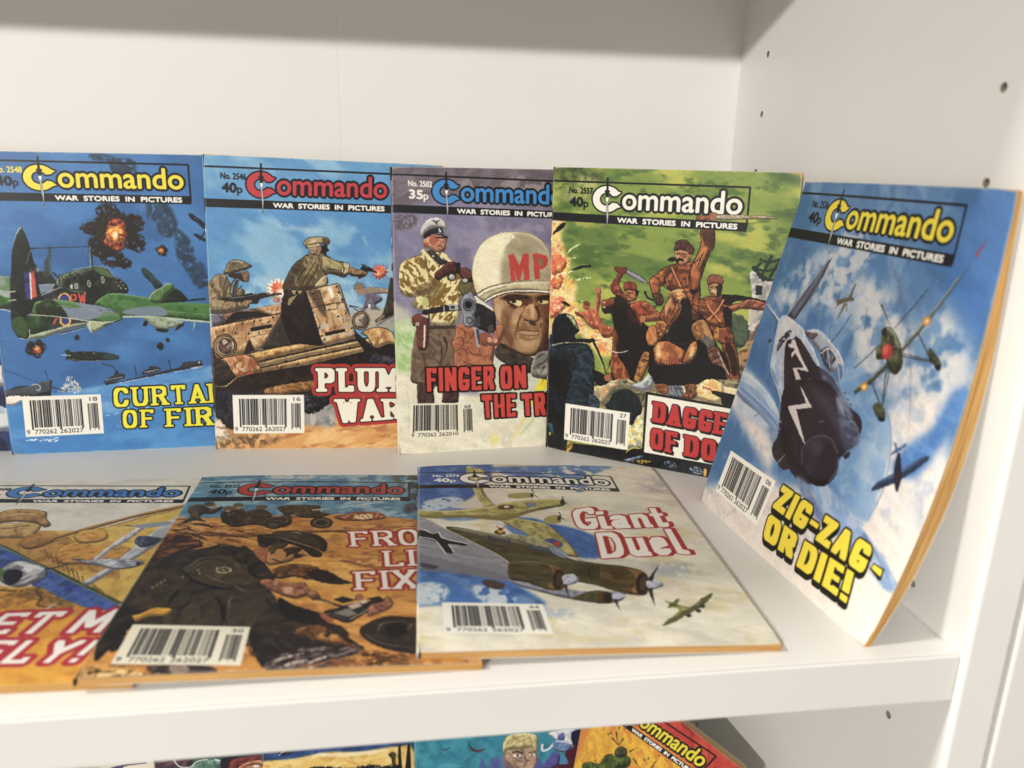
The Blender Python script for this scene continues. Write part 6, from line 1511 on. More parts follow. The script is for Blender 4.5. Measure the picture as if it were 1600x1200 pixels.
["p","1a1210",[1030,720,1072,733,1080,823,1057,834,1036,786],{"s":1}],
["l","d08850",[931,697,960,744,1022,805],1.0,{"s":0}],
["l","d08850",[1027,679,1000,740,948,804],1.0,{"s":0}],
["l","140c0a",[923,697,954,749,1014,810],0.25],
["l","140c0a",[1035,680,1008,743,959,810],0.25],
["p","8c4c28",[967,832,1025,838,1073,833,1104,913,1082,941,1049,928,1015,915,987,876],{"n":[["d08040",1.7,0.5,0.7],["3c1c10",1.6,0.52,0.68]],"ol":["140c0a",0.4],"s":1}],
["p","c89048",[992,841,1017,847,1014,907,993,901],{"n":[["5c3418",0.9,0.5,0.65]],"s":1}],
["p","8c4a28",[1045,929,1105,921,1126,978,1142,1061,1158,1145,1135,1166,1070,1175,1050,1134,1097,1102,1081,1018,1052,970],{"n":[["d08040",1.7,0.5,0.7],["3c1c10",1.6,0.52,0.68]],"ol":["140c0a",0.4],"s":1}],
["p","8c6050",[1050,1126,1100,1136,1134,1157,1104,1179,1059,1181],{"n":[["c89c80",1,0.5,0.66]],"ol":["140c0a",0.35],"s":1}],
["p","b07848",[939,596,971,585,1008,599,1008,648,986,671,957,665],{"n":[["d8a878",0.9,0.5,0.65],["54301c",0.9,0.56,0.7]],"ol":["140c0a",0.3],"s":1}],
["p","8c4c34",[933,572,952,554,992,553,1011,570,1010,598,971,592,940,604],{"n":[["b07050",1,0.5,0.68]],"ol":["140c0a",0.4],"s":1}],
["p","c8b890",[951,645,966,627,987,637,985,654,968,647],{"s":1}],
["l","17100c",[949,620,965,617],0.5],
["l","17100c",[973,616,988,615],0.5],
["p","17100c",[985,609,1011,603,1009,656,990,666],{"a":0.8,"s":1}],
["p","17110f",[791,710,841,697,864,787,843,841,784,847,814,784],{"e":0.15,"s":1}],
["p","17110f",[900,920,952,948,983,1030,1064,1098,1101,1145,1003,1167,930,1090,915,1005],{"s":1}],
["p","17110f",[631,1023,657,1011,673,1115,670,1206,645,1237],{"s":1}],
["p","2a1810",[1080,916,1118,979,1135,1079,1113,1100,1089,1017,1057,936],{"e":0.1,"a":0.85,"s":1}],
["l","1a0f0a",[834,506,865,479,879,454],0.55,{"t":"b"}],
["l","1a0f0a",[901,420,881,478,861,537],0.55,{"t":"b"}],
["l","1a0f0a",[924,410,905,476,886,543],0.55,{"t":"b"}],
["l","1a0f0a",[709,616,752,629],0.55,{"t":"b"}],
["l","1a0f0a",[757,578,802,625],0.55,{"t":"b"}],
["l","1a0f0a",[639,597,681,576],0.55,{"t":"b"}],
["l","1a0f0a",[633,640,658,629],0.55,{"t":"b"}],
["l","1a0f0a",[626,666,661,671],0.55,{"t":"b"}],
["l","1a0f0a",[933,713,929,764],0.55,{"t":"b"}],
["l","1a0f0a",[1063,725,1043,769],0.55,{"t":"b"}],
["l","1a0f0a",[966,727,986,766],0.55,{"t":"b"}],
["l","1a0f0a",[1093,706,1138,685],0.55,{"t":"b"}],
["l","1a0f0a",[1141,718,1186,689],0.55,{"t":"b"}],
["l","1a0f0a",[1172,706,1233,700],0.55,{"t":"b"}],
["l","1a0f0a",[1068,960,1088,1008],0.55,{"t":"b"}],
["l","1a0f0a",[1104,998,1124,1047],0.55,{"t":"b"}],
["l","1a0f0a",[886,853,924,815],0.55,{"t":"b"}],
["l","1a0f0a",[912,867,951,837],0.55,{"t":"b"}],
["l","1a0f0a",[932,908,971,886],0.55,{"t":"b"}],
["l","1a0f0a",[743,681,765,746,739,800],0.5,{"t":"b"}],
["l","1a0f0a",[783,711,780,779,741,835],0.5,{"t":"b"}],
["e","17110f",[775,711,784,705,778,717]],
["e","e8d8b0",[772,709,775,709,772,712]],
["e","17110f",[675,907,683,906,675,912]],
["p","17110f",[837,647,885,634,863,669],{"s":1}],
["l","17110f",[664,1091,669,1058],0.5,{"t":0.1}],
["l","17110f",[679,1092,683,1059],0.5,{"t":0.1}],
["l","17110f",[694,1094,697,1060],0.5,{"t":0.1}],
["l","17110f",[709,1095,711,1060],0.5,{"t":0.1}],
["l","17110f",[724,1097,725,1061],0.5,{"t":0.1}],
["l","17110f",[739,1098,739,1062],0.5,{"t":0.1}],
["l","17110f",[754,1100,753,1058],0.5,{"t":0.1}],
["l","17110f",[769,1095,766,1053],0.5,{"t":0.1}],
["l","17110f",[783,1089,780,1049],0.5,{"t":0.1}],
["l","17110f",[797,1084,794,1044],0.5,{"t":0.1}],
["l","17110f",[811,1078,807,1040],0.5,{"t":0.1}],
["l","17110f",[826,1073,820,1036],0.5,{"t":0.1}],
["l","17110f",[843,1070,848,1035],0.5,{"t":0.1}],
["l","17110f",[854,1062,856,1025],0.5,{"t":0.1}],
["l","17110f",[864,1054,865,1015],0.5,{"t":0.1}],
["l","17110f",[875,1045,873,1005],0.5,{"t":0.1}],
["l","17110f",[885,1037,882,996],0.5,{"t":0.1}],
["l","17110f",[895,1029,890,986],0.5,{"t":0.1}],
["l","17110f",[906,1020,899,976],0.5,{"t":0.1}],
["l","17110f",[764,679,783,687],0.45,{"t":0.1}],
["l","17110f",[762,697,780,706],0.45,{"t":0.1}],
["l","17110f",[760,716,777,725],0.45,{"t":0.1}],
["l","17110f",[758,735,774,744],0.45,{"t":0.1}],
["l","17110f",[756,754,772,763],0.45,{"t":0.1}],
["l","17110f",[754,773,769,782],0.45,{"t":0.1}],
["l","17110f",[752,792,766,801],0.45,{"t":0.1}],
["l","17110f",[750,811,763,820],0.45,{"t":0.1}],
["l","17110f",[747,830,760,839],0.45,{"t":0.1}],
["p","17110f",[760,1104,802,1089,843,1066,893,1051,924,1021,946,1087,917,1144,851,1171,747,1177,683,1141,663,1108,708,1111],{"s":1}],
["p","17110f",[416,711,510,772,569,871,594,992,546,1087,486,1005,407,889],{"a":0.8,"e":0.2,"s":1}],
["p","d8a468",[705,752,720,717,735,694,741,715,727,759,713,803],{"a":0.85,"e":0.1,"s":1}],
["p","e0b878",[741,660,770,644,803,646,788,664,763,666],{"a":0.9,"s":1}],
["p","8c8468",[298,1260,665,1190,1681,1062,1709,1283,630,1429,603,1537,520,1551,320,1360],{"r":0.6,"n":[["2a2a28",2,0.5,0.66],["d8c890",1.6,0.55,0.7]]}],
["p","e8dcb0",[299,1286,400,1237,501,1205,585,1227,683,1221,718,1265,831,1273,940,1264,1138,1258,1284,1244,1277,1182,1054,1167,975,1130,902,1181,667,1223,660,1109,623,1171,586,1235,536,1242,501,1214,453,1254,402,1262,333,1272,308,1301],{"n":[["b8b8b8",1.6,0.48,0.6],["e8c048",2,0.55,0.7]],"s":1}],
["p","c8b888",[307,1284,392,1246,469,1243,536,1242,620,1263,621,1279,587,1268,470,1264,405,1329,373,1386,319,1351,300,1320],{"n":[["e08c50",1.4,0.5,0.65],["f4e8a8",1.2,0.5,0.66],["7c8488",1.5,0.6,0.72]],"s":1}],
["p","b8bcc0",[519,1244,585,1218,631,1170,662,1141,667,1223,620,1263,554,1256],{"n":[["6c7074",1.2,0.52,0.64],["e8e8e0",1.2,0.6,0.7]],"s":1}],
["p","8c9498",[755,1210,833,1199,846,1270,767,1266],{"n":[["2c3038",1,0.5,0.64]],"s":1}],
["p","17110f",[652,1110,1014,1046,1073,1125,1006,1134,925,1178,794,1204,690,1211,664,1182],{"s":1}],
["p","8c5430",[682,1212,754,1206,754,1260,710,1258,693,1244],{"n":[["c08c58",1,0.5,0.68],["2c1a12",1,0.6,0.72]],"s":1}],
["p","8c5430",[849,1193,918,1183,916,1260,838,1267,859,1228],{"n":[["c08c58",1,0.5,0.68],["2c1a12",1,0.6,0.72]],"s":1}],
["p","f0dc98",[926,1185,976,1138,1045,1145,1070,1181,1063,1270,956,1270,921,1219],{"r":0.6,"n":[["f8f4e0",1.4,0.5,0.64],["e09c40",1.3,0.56,0.7]],"s":1}],
["l","c84458",[953,1190,1004,1197],1.0],
["p","17191a",[1004,1202,1057,1203,1148,1209,1208,1224,1197,1257,1079,1275,1060,1238,1013,1221],{"s":1}],
["p","c8b470",[1152,1169,1273,1136,1284,1244,1196,1249],{"n":[["2c2c28",1.4,0.5,0.65]],"s":1}],
["p","24303a",[-16,1029,146,1009,235,1015,289,1075,304,1174,305,1319,294,1390,340,1426,128,1496,-1,1536],{"n":[["17191c",2.4,0.42,0.62],["3c5468",1.6,0.64,0.76]],"s":1}],
["p","17191c",[-48,1206,23,1110,104,1082,161,1160,148,1300,116,1418,137,1745,-42,1770],{"n":[["26303a",3,0.6,0.8]],"s":1}],
["p","17191c",[290,1176,382,1205,392,1246,333,1272,301,1234],{"s":1}],
["l","17191c",[291,1008,342,1102,392,1229,383,1239],1.6,{"t":0.6}],
["l","17191c",[402,1102,381,1180],1.0,{"t":0.5}],
["p","a86844",[369,1203,406,1185,400,1232,374,1232],{"ol":["140c0a",0.3],"s":1}],
["p","17191c",[21,1012,17,936,42,878,76,857,118,854,160,873,194,939,188,960,168,978,172,1013,125,1051,39,1045],{"n":[["26303a",2.5,0.6,0.8]],"s":1}],
["p","c8c89c",[109,859,143,867,173,903,192,941,166,927,144,898,118,874],{"r":0.15,"n":[["17191c",0.9,0.45,0.58]],"s":1}],
["p","17191c",[169,1001,271,989,275,981,300,993,297,1005,264,1016,174,1025]],
["l","d8d4b0",[5,1066,116,1032,265,1021,307,1067,361,1162],0.5,{"an":[0.8,0.2,0.4]}],
["l","c83c50",[300,996,336,989],0.6],
["l","4c6878",[185,1107,259,1081,294,1124],0.35,{"a":0.8}],
["l","3c5464",[75,1073,141,1048,241,1052],0.4,{"a":0.8}],
["l","3c5464",[125,1067,161,1126,147,1208],0.35,{"a":0.8}],
["l","4a6478",[196,1138,267,1162,296,1226],0.35,{"a":0.8}],
["l","4a6478",[181,1209,243,1225,290,1278],0.35,{"a":0.8}],
["l","4a6478",[144,1179,164,1245,139,1301],0.35,{"a":0.8}],
["l","4a6478",[209,1265,264,1299,300,1311],0.35,{"a":0.8}],
["l","4a6478",[123,1356,160,1376,179,1408],0.35,{"a":0.8}],
["p","3c5464",[283,1331,337,1357,340,1417,278,1410],{"n":[["17191c",0.8,0.45,0.6]],"s":1}],
["p","f2e89c",[515,1474,580,1421,628,1396,641,1599,558,1631,523,1620],{"n":[["7c88b0",1.1,0.5,0.6],["f8f8f0",1.2,0.55,0.68],["e8cc50",1.4,0.6,0.74]],"s":1}],
["p","1c2426",[377,1385,405,1338,421,1297,470,1269,520,1263,572,1287,599,1325,610,1399,580,1429,550,1486,479,1437,409,1414],{"n":[["2c3a38",2,0.55,0.75]],"s":1}],
["l","a8a868",[382,1380,410,1337,425,1301,470,1273,512,1266],0.5,{"t":0.3}],
["l","6c6c54",[538,1271,581,1302,602,1341],0.3],
["p","16181a",[-48,1525,128,1496,133,1656,171,1667,350,1652,525,1646,641,1607,661,1647,1051,1659,1251,1662,1260,1752,-35,2020],{"n":[["262e34",3,0.62,0.8]],"s":1}],
["p","e8b448",[143,1672,170,1658,185,1682,159,1723,140,1726],{"n":[["3c2c18",0.8,0.55,0.65]],"s":1}],
["l","f0d868",[526,1663,566,1625,609,1622,641,1599],0.5],
["p","5c7494",[511,1715,562,1692,628,1662,629,1679,546,1721,520,1722],{"n":[["e8ecf0",0.7,0.55,0.65]],"s":1}],
["p","c8a848",[563,1718,630,1692,688,1690,631,1714],{"r":0.3,"an":[0.8,0.3,0.5],"s":1}],
["e","8c9cac",[959,1696,1000,1703,953,1717],{"an":[0.8,0.35,0.55]}],
["e","6c7c90",[804,1689,843,1696,799,1710],{"an":[0.8,0.35,0.55]}],
["p","e8b050",[1001,1677,1017,1676,1016,1721,1000,1720]],
["p","e8d458",[20,1622,28,1625,26,1643,19,1640],{"s":1}],
["p","3c6c7c",[9,1570,37,1565,49,1635,30,1620],{"an":[0.7,0.3,0.5],"s":1}],
["rough",0.22,0.8],
["p","16171b",[-54,258,1112,262,1112,310,-54,306]],
["l","14161c",[-54,78,1111,80],1.0],
["l","14161c",[1111,77,1111,298],1.0],
["p","f2eee2",[418,131,398,126,391,118,382,112,372,106,361,102,350,99,338,98,327,98,315,100,304,102,293,107,283,112,274,118,267,126,260,134,255,144,251,153,249,163,249,173,250,184,253,193,257,203,263,212,270,220,279,227,288,233,299,237,310,241,321,243,333,244,344,243,356,241,367,237,377,232,386,226,395,219,418,212,392,191,366,189,361,195,355,200,348,204,340,206,332,207,323,206,315,204,308,200,302,195,297,189,294,182,292,175,292,167,294,160,297,153,302,147,308,142,315,138,323,136,332,135,340,136,348,138,355,142,361,147,366,153,392,151],{"ol":["14161c",0.85]}],
["t","ommando","f2eee2",[428,106,1077,105,1077,222,428,223],{"b":0.42,"ol":[["14161c",1.25]]}],
["t","WAR  STORIES  IN  PICTURES","f2efe6",[402,271,1063,272,1063,299,402,298],{"b":0.3}],
["p","14161c",[329,50,339,50,341,120,350,124,350,132,344,134,346,160,327,160,327,134,319,132,319,124,328,120]],
["p","f4f1e8",[327,160,346,160,344,176,340,184,346,261,342,337,336,261,332,184,328,176],{"ol":["14161c",0.25]}],
["l","8a8a88",[338,186,341,317],0.35],
["p","14161c",[323,126,346,126,344,150,339,158,331,158,326,150]],
["p","f4f1e8",[321,120,348,120,348,124,321,124],{"a":0.0}],
["t","No. 2557","14161c",[102,110,247,112,247,146,102,144],{"b":0.24}],
["t","40","14161c",[108,166,189,168,189,219,108,217],{"b":0.42}],
["t","p","14161c",[195,192,223,192,223,236,195,236],{"b":0.25}],
["p","8c5038",[847,242,878,237,918,236,923,252,880,260,850,260],{"n":[["c88858",0.8,0.5,0.65]],"ol":["241410",0.25],"s":1}],
["p","a87048",[917,223,948,219,961,233,947,259,927,258,915,251],{"ol":["241410",0.25],"s":1}],
["p","b0a488",[957,231,1049,225,1156,223,1231,226,1260,234,1172,238,1051,248,962,252],{"n":[["8c6c3c",1.2,0.5,0.62],["d8d4c0",1,0.58,0.68]],"ol":["241410",0.25],"s":1}],
["p","15171a",[627,1266,1432,1287,1444,1661,626,1666]],
["p","f1ecdd",[642,1281,1419,1301,1428,1644,639,1642]],
["t","DAGGER","c4201f",[678,1317,1196,1325,1194,1459,678,1443],{"fp":[0.26,0.16,0.38,0.1,0.07],"f":"blk","ol":[["1c1416",0.55,0.5,0.45]]}],
["t","OF","c4201f",[671,1480,834,1484,836,1619,673,1610],{"fp":[0.26,0.16,0.42,0.12,0.07],"f":"blk","ol":[["1c1416",0.55,0.5,0.45]]}],
["t","DOOM","c4201f",[875,1489,1265,1499,1263,1631,881,1619],{"fp":[0.26,0.16,0.4,0.1,0.07],"f":"blk","ol":[["1c1416",0.55,0.5,0.45]]}],
["bar",[123,1417,539,1410,538,1648,121,1653],{"d":["770262","262027","27"]}]],
"zigzag":[
["p","5d88b4",[-30,-30,1390,-30,1390,1760,-30,1760],{"n":[["3f6f9f",16,0.42,0.7,1.6,60],["86a6c4",12,0.56,0.8,1.8,70]]}],
["p","c6c8cc",[350,306,509,308,671,411,698,529,612,581,393,566,299,642,58,625,122,471],{"e":2.6,"n":[["b8c2d2",5,0.52,0.78,1.4,60],["e6e0dc",4,0.5,0.75,1.4,60]],"an":[7,0.2,0.7],"a":0.85,"s":1}],
["p","e2dcd6",[664,395,879,429,1059,556,1172,425,1313,530,1359,724,1255,881,1034,823,867,804,731,663],{"e":3,"n":[["b8c2d2",5,0.52,0.78,1.4,60],["e6e0dc",4,0.5,0.75,1.4,60]],"an":[8,0.15,0.65],"a":0.9,"s":1}],
["p","e6ddd4",[1019,895,1214,769,1350,940,1402,1231,1378,1405,1145,1357,1009,1174],{"e":2,"n":[["b8c2d2",5,0.52,0.78,1.4,60],["e6e0dc",4,0.5,0.75,1.4,60]],"s":1}],
["p","e8ded6",[-33,1145,410,1214,448,1405,88,1598,-11,1733,1341,1854,1478,1510,1414,1100,1342,1261,1116,1302,854,1312,652,1360,504,1382],{"e":2.2,"n":[["e0d4ca",8,0.4,0.7],["c8c4c8",4,0.6,0.8]],"s":1}],
["p","c8ccd4",[-58,973,312,1041,361,1190,90,1195,-71,1156],{"e":1.5,"n":[["b8c2d2",5,0.52,0.78,1.4,60],["e6e0dc",4,0.5,0.75,1.4,60]],"s":1}],
["p","ece2d6",[-47,1749,332,1711,922,1579,1317,1439,1311,1276,1411,1323,1447,1779],{"e":2.5,"s":1}],
["p","4c80bc",[1257,1072,1329,886,1374,720,1303,711,1255,881,1176,973,1143,1085],{"e":1.4,"n":[["6898cc",4,0.5,0.75]],"s":1}],
["p","3c74b4",[1158,33,1368,24,1361,349,1313,530,1158,383,1129,179],{"e":3,"a":0.7,"s":1}],
["p","d8d4d2",[497,166,721,284,612,402,538,485,417,430,422,317],{"e":1,"an":[5,0.25,0.55],"a":0.8,"s":1}],
["l","7c6c8c",[829,305,916,407,1009,535,1090,709,1151,884,1174,991],1.6,{"t":0.7,"e":0.5,"a":0.6,"an":[1.5,0.1,0.5]}],
["p","7ca4cc",[736,733,875,767,1039,889,1106,999,1129,1193,1123,1316,1035,1322,903,1255,785,1229,692,927,741,803],{"e":0.8,"a":0.75,"n":[["a8c0d4",5,0.5,0.72]],"s":1}],
["l","5c84b4",[963,811,1060,915,1114,1029,1140,1171,1123,1316],0.5,{"a":0.7}],
["l","7c9cc4",[763,1294,920,1338,1113,1338],0.6,{"e":0.3}],
["p","8ca8cc",[763,1294,860,1272,1094,1347,1256,1404,1317,1439,1377,1472,1315,1507,1154,1457,939,1421],{"e":0.5,"n":[["c4ccd8",3,0.5,0.7,3,45]],"s":1}],
["l","5c78a8",[1127,1366,1216,1408,1339,1477],1.4,{"e":0.4,"t":0.6}],
["p","a8bcd0",[-97,1051,43,991,312,1041,476,1151,452,1199,301,1148,42,1122],{"e":0.3,"n":[["d0d4d8",3,0.45,0.65,2,40]],"s":1}],
["p","8ca4c4",[-46,1059,161,1044,429,1126,443,1182,172,1126],{"e":0.3,"a":0.8,"s":1}],
["l","6c84ac",[-39,1102,216,1134,424,1179],1.2,{"t":0.5,"e":0.2}],
["p","74788c",[227,648,269,565,337,473,376,395,439,335,420,415,385,518,330,608,305,661],{"n":[["5c6078",3,0.5,0.7,3,-60]]}],
["l","32323e",[246,645,306,545,356,443],0.7,{"a":0.9}],
["l","b8bcc8",[226,647,267,562,336,470,374,395],0.5],
["l","a4a8b4",[304,658,360,556,409,436],0.35],
["p","98a8c4",[9,630,25,620,198,682,207,708,186,706],{"n":[["d0d8e4",2,0.5,0.7]]}],
["l","e4e8ec",[15,628,198,693],0.4],
["e","4c4460",[151,792,168,793,146,804],{"a":0.8}],
["p","b4bcc8",[178,672,210,648,271,654,394,683,434,715,507,751,587,810,670,839,743,875,807,919,857,971,770,1012,449,1106,371,984,291,929,232,916,203,823,179,728],{"n":[["8c9cb8",3,0.5,0.7,2,60],["dcd8d4",3,0.58,0.76,2,60]],"s":1}],
["p","9cb0cc",[238,893,255,867,354,954,445,1065,452,1111,343,999,240,928],{"n":[["d8dce0",2,0.5,0.65]],"s":1}],
["l","e8e8e4",[218,848,236,918,336,987,422,1066],0.4],
["p","d4d2ce",[193,740,192,683,233,654,314,666,284,699,242,757,238,815],{"e":0.4,"a":0.8,"s":1}],
["p","3c3444",[232,816,229,767,271,720,304,708,304,733,268,780,253,818],{"r":0.35,"an":[0.9,0.1,0.4],"s":1}],
["p","a8b0bc",[406,694,445,673,505,663,576,683,674,724,726,768,739,808,730,848,690,821,651,819,565,764,469,720],{"n":[["d8d4cc",2,0.5,0.7]],"s":1}],
["p","5c4c54",[414,696,451,685,502,680,492,702,466,714],{"n":[["8c7c78",0.8,0.5,0.6]],"s":1}],
["p","4c5474",[565,764,562,738,602,716,639,733,670,757,657,792,659,817,614,803],{"n":[["2c2c3c",1.2,0.45,0.6],["b8aca4",0.9,0.6,0.68]],"s":1}],
["l","dcdcd8",[563,761,599,730,638,730,681,760],0.5],
["l","dcdcd8",[599,730,654,805],0.4],
["p","5c7cac",[686,803,694,769,727,780,738,814,728,842,701,824]],
["l","d4d0cc",[679,767,710,803,733,844],0.5],
["l","e8e4dc",[579,689,662,721,721,763,741,807],0.5,{"a":0.8}],
["l","54586c",[608,698,649,630,682,558],0.6],
["l","54586c",[597,685,575,639,606,620],0.25],
["p","3a3038",[292,788,334,744,359,725,442,753,545,808,602,819,689,840,743,875,817,922,915,951,905,1040,525,1142,408,1008],{"n":[["2e272e",8,0.45,0.8]],"flat":1,"s":1}],
["p","54586e",[590,816,667,833,740,870,815,916,872,966,827,981,760,933,677,895,618,853],{"e":0.9,"n":[["8c98b4",2,0.55,0.72]],"s":1}],
["p","8c98b4",[745,881,792,905,842,938,864,968,837,965,784,926],{"e":0.7,"a":0.8,"s":1}],
["e","6c4c44",[554,888,578,889,551,896],{"n":[["8c6c60",0.7,0.5,0.65]]}],
["e","241c22",[551,898,572,900,550,903]],
["e","6c4c44",[582,901,605,903,579,910],{"n":[["8c6c60",0.7,0.5,0.65]]}],
["e","241c22",[579,912,599,914,577,917]],
["e","6c4c44",[609,915,632,917,606,923],{"n":[["8c6c60",0.7,0.5,0.65]]}],
["e","241c22",[606,926,626,927,604,930]],
["e","6c4c44",[635,929,658,931,633,937],{"n":[["8c6c60",0.7,0.5,0.65]]}],
["e","241c22",[633,940,652,941,631,944]],
["e","6c4c44",[661,942,684,944,659,951],{"n":[["8c6c60",0.7,0.5,0.65]]}],
["e","241c22",[659,953,678,954,657,957]],
["p","d8ccc8",[329,752,350,740,382,767,404,782,462,822,525,856,497,859,435,866,487,903,566,953,623,1002,523,1035,463,1056,451,1044,532,1011,566,994,517,961,445,908,403,871,480,848,388,800,369,825,358,814,373,783,321,785,311,773,335,764]],
["p","3a3038",[396,952,634,867,755,902,843,961,904,992,935,1023,943,1054,898,1105,875,1157,849,1255,772,1305,669,1321,558,1280,464,1209,431,1134],{"n":[["2e272e",8,0.45,0.8]],"flat":1,"s":1}],
["p","4c5068",[766,925,826,949,901,984,938,1022,940,1059,896,1101,860,1075,804,1008],{"e":0.8,"n":[["8494b4",2.4,0.5,0.7]],"s":1}],
["p","a8b4c8",[744,905,787,918,831,973,803,965,758,936],{"e":0.6,"a":0.8,"s":1}],
["l","a8b4cc",[838,962,910,993,935,1023,940,1051],0.5,{"e":0.25,"a":0.8}],
["p","d8ccc8",[534,950,619,999,520,1038,649,1161,656,1166,633,1158,457,1047,466,1038,573,993,496,933]],
["l","9c98a4",[692,1042,724,1026],0.25],
["p","3a3038",[437,1239,447,1177,495,1237,583,1270,614,1287,565,1321,500,1303,455,1281],{"s":1}],
["l","a8a8b0",[510,1313,548,1248],0.5],
["p","8c9cb8",[410,1229,398,1194,424,1165,451,1185,442,1227],{"e":0.2,"s":1}],
["p","3a3040",[889,1125,913,1099,924,1112,907,1137],{"s":1}],
["p","8494b4",[665,1313,719,1309,787,1335,861,1375,925,1399,892,1432,797,1404,721,1364],{"e":0.6,"n":[["5c74a4",2,0.5,0.7]],"s":1}],
["e","342a32",[772,1197,876,1156,823,1295],{"n":[["443a44",9,0.5,0.8]]}],
["l","7c7888",[678,1252,645,1200,661,1143,719,1098,792,1087,858,1128],0.35,{"a":0.9}],
["l","6c7ca0",[863,1258,882,1197,870,1141],0.9,{"e":0.3,"a":0.75}],
["p","54505c",[686,1139,728,1115,765,1137,732,1176],{"e":1.2,"a":0.6,"s":1}],
["l","2a2830",[781,877,795,885],0.4],
["l","2a2830",[807,895,821,903],0.4],
["l","2a2830",[833,913,846,920],0.4],
["l","2a2830",[845,926,858,934],0.4],
["l","2a2830",[871,943,883,951],0.4],
["l","2a2830",[891,962,903,970],0.4],
["l","6c8cbc",[27,1077,180,1095,323,1120,462,1162],1.1,{"e":0.15}],
["l","a8bcd4",[57,1058,233,1089,445,1129],0.9,{"e":0.2}],
["l","5c5c6c",[230,1171,255,1142],0.4],
["p","5c5868",[572,911,687,922,783,963,860,1024,860,1075,797,1046,706,988,604,947],{"e":1.6,"a":0.55,"s":1}],
["p","241d24",[445,1129,523,1160,623,1236,707,1286,640,1295,545,1257,478,1205],{"e":1.2,"a":0.7,"s":1}],
["l","8c9cb8",[363,981,402,1066,428,1135,452,1185],0.9,{"e":0.3,"a":0.6}],
["p","4c648c",[1087,1197,1100,1159,1141,1113,1200,1049,1245,1000,1282,979,1283,993,1253,1040,1198,1110,1135,1168,1101,1195],{"n":[["34486c",1.6,0.5,0.7]],"s":1}],
["p","2c2c3c",[1155,1079,1147,1026,1157,1015,1184,1060,1202,1108,1204,1155,1184,1139],{"s":1}],
["p","5c74a0",[1110,984,1124,983,1151,1013,1140,1021]],
["p","4c648c",[1113,1038,1127,1014,1171,966,1172,981,1146,1011,1122,1036]],
["p","3c2c34",[1168,1098,1182,1084,1204,1123,1191,1137],{"s":1}],
["l","5c604c",[1011,645,1075,545,1141,430,1203,315,1250,232],1.6,{"t":0.9,"s":0}],
["l","a8a484",[1014,630,1099,485,1194,313],0.4,{"s":0}],
["l","a83c40",[1243,236,1280,164],1.1,{"t":0.4,"e":0.15}],
["l","4c5040",[837,864,911,789,967,707],1.9,{"s":0}],
["l","8c8c70",[833,854,907,779,957,706],0.4,{"s":0}],
["l","5c5c48",[843,484,930,562],1.1,{"t":0.5}],
["l","4c5048",[949,558,1004,476,1063,383],0.5],
["l","4c5048",[795,767,852,699,899,635],0.5],
["p","54583c",[890,600,893,570,929,559,968,583,1005,618,1039,681,1034,718,1013,737,970,714,951,689,905,701,887,668,899,635],{"n":[["34382a",1.6,0.5,0.7],["8c8c6c",1.5,0.58,0.72]],"s":1}],
["p","a8a890",[904,571,941,564,977,595,1001,633,979,624,950,587],{"e":0.2,"a":0.8,"s":1}],
["e","3c2c30",[899,584,914,584,897,601]],
["e","b8342c",[945,658,973,656,946,690]],
["e","dc5c4c",[936,652,951,652,937,672],{"e":0.3}],
["e","d8943c",[1097,501,1116,502,1095,518],{"e":0.25}],
["e","f8e09c",[1097,501,1105,501,1096,509],{"e":0.2}],
["e","d8943c",[881,824,902,824,880,843],{"e":0.25}],
["e","f8e09c",[881,824,890,824,881,833],{"e":0.2}],
["l","4c4c44",[1075,556,1127,603,1166,641],0.6],
["l","4c4c44",[1002,658,1069,652,1171,644],0.6],
["l","4c4c44",[1011,645,1170,640],0.35],
["p","3c4034",[1141,596,1164,601,1208,631,1220,654,1209,668,1182,651,1156,637],{"n":[["6c705c",1,0.5,0.7]],"s":1}],
["e","22202a",[1204,655,1216,652,1208,667]],
["l","4c4c44",[970,725,984,798,1003,867],0.6],
["l","4c4c44",[984,725,1004,859],0.5],
["l","4c4c44",[915,799,963,842,991,863],0.6],
["p","4c5038",[958,877,981,862,1017,877,1037,915,1020,932,989,916,963,894],{"n":[["7c7c5c",1,0.5,0.7]],"s":1}],
["e","2c2424",[1020,921,1034,916,1025,931]],
["p","6c6450",[560,515,573,509,590,503,640,486,663,485,668,496,624,513,584,533,571,557,573,531],{"s":1}],
["p","6c6450",[630,496,650,426,658,421,652,493]],
["p","7c7460",[616,517,598,593,604,592,638,514]],
["e","3c3830",[666,491,671,491,668,496]],
["l","54503c",[634,514,650,549],0.4],
["l","c8c4b4",[565,451,600,483],0.25],
["sp",["e8e8e4"],[-17,199,1185,116,1350,940,625,1023],{"c":22,"z":0.25}],
["rough",0.3,1.0],
["p","16171b",[-16,232,1148,242,1148,289,-16,279]],
["l","14161c",[-15,56,1147,64],1.0],
["l","14161c",[1147,61,1147,277],1.0],
["p","f0dc10",[456,110,436,106,428,98,419,92,409,86,399,82,388,80,376,78,364,78,353,79,342,82,331,86,321,91,312,98,304,105,298,113,293,122,289,132,287,141,287,151,288,161,291,171,295,180,301,188,308,196,316,203,326,209,336,214,347,217,358,219,370,220,382,219,393,217,404,214,414,209,424,204,432,197,455,190,430,169,403,167,399,172,392,177,385,181,377,183,369,184,361,183,353,181,346,177,339,172,335,166,331,160,330,152,330,145,331,138,335,131,340,125,346,121,353,117,361,115,369,114,377,115,385,117,392,121,399,126,404,132,430,130],{"ol":["14161c",0.85]}],
["t","ommando","f0dc10",[466,86,1113,88,1113,203,465,201],{"b":0.42,"ol":[["14161c",1.25]]}],
["t","WAR  STORIES  IN  PICTURES","f2efe6",[439,247,1099,252,1099,278,439,274],{"b":0.3}],
["p","14161c",[367,31,377,31,379,99,388,103,388,111,382,113,384,138,364,138,364,113,356,111,356,103,365,99]],
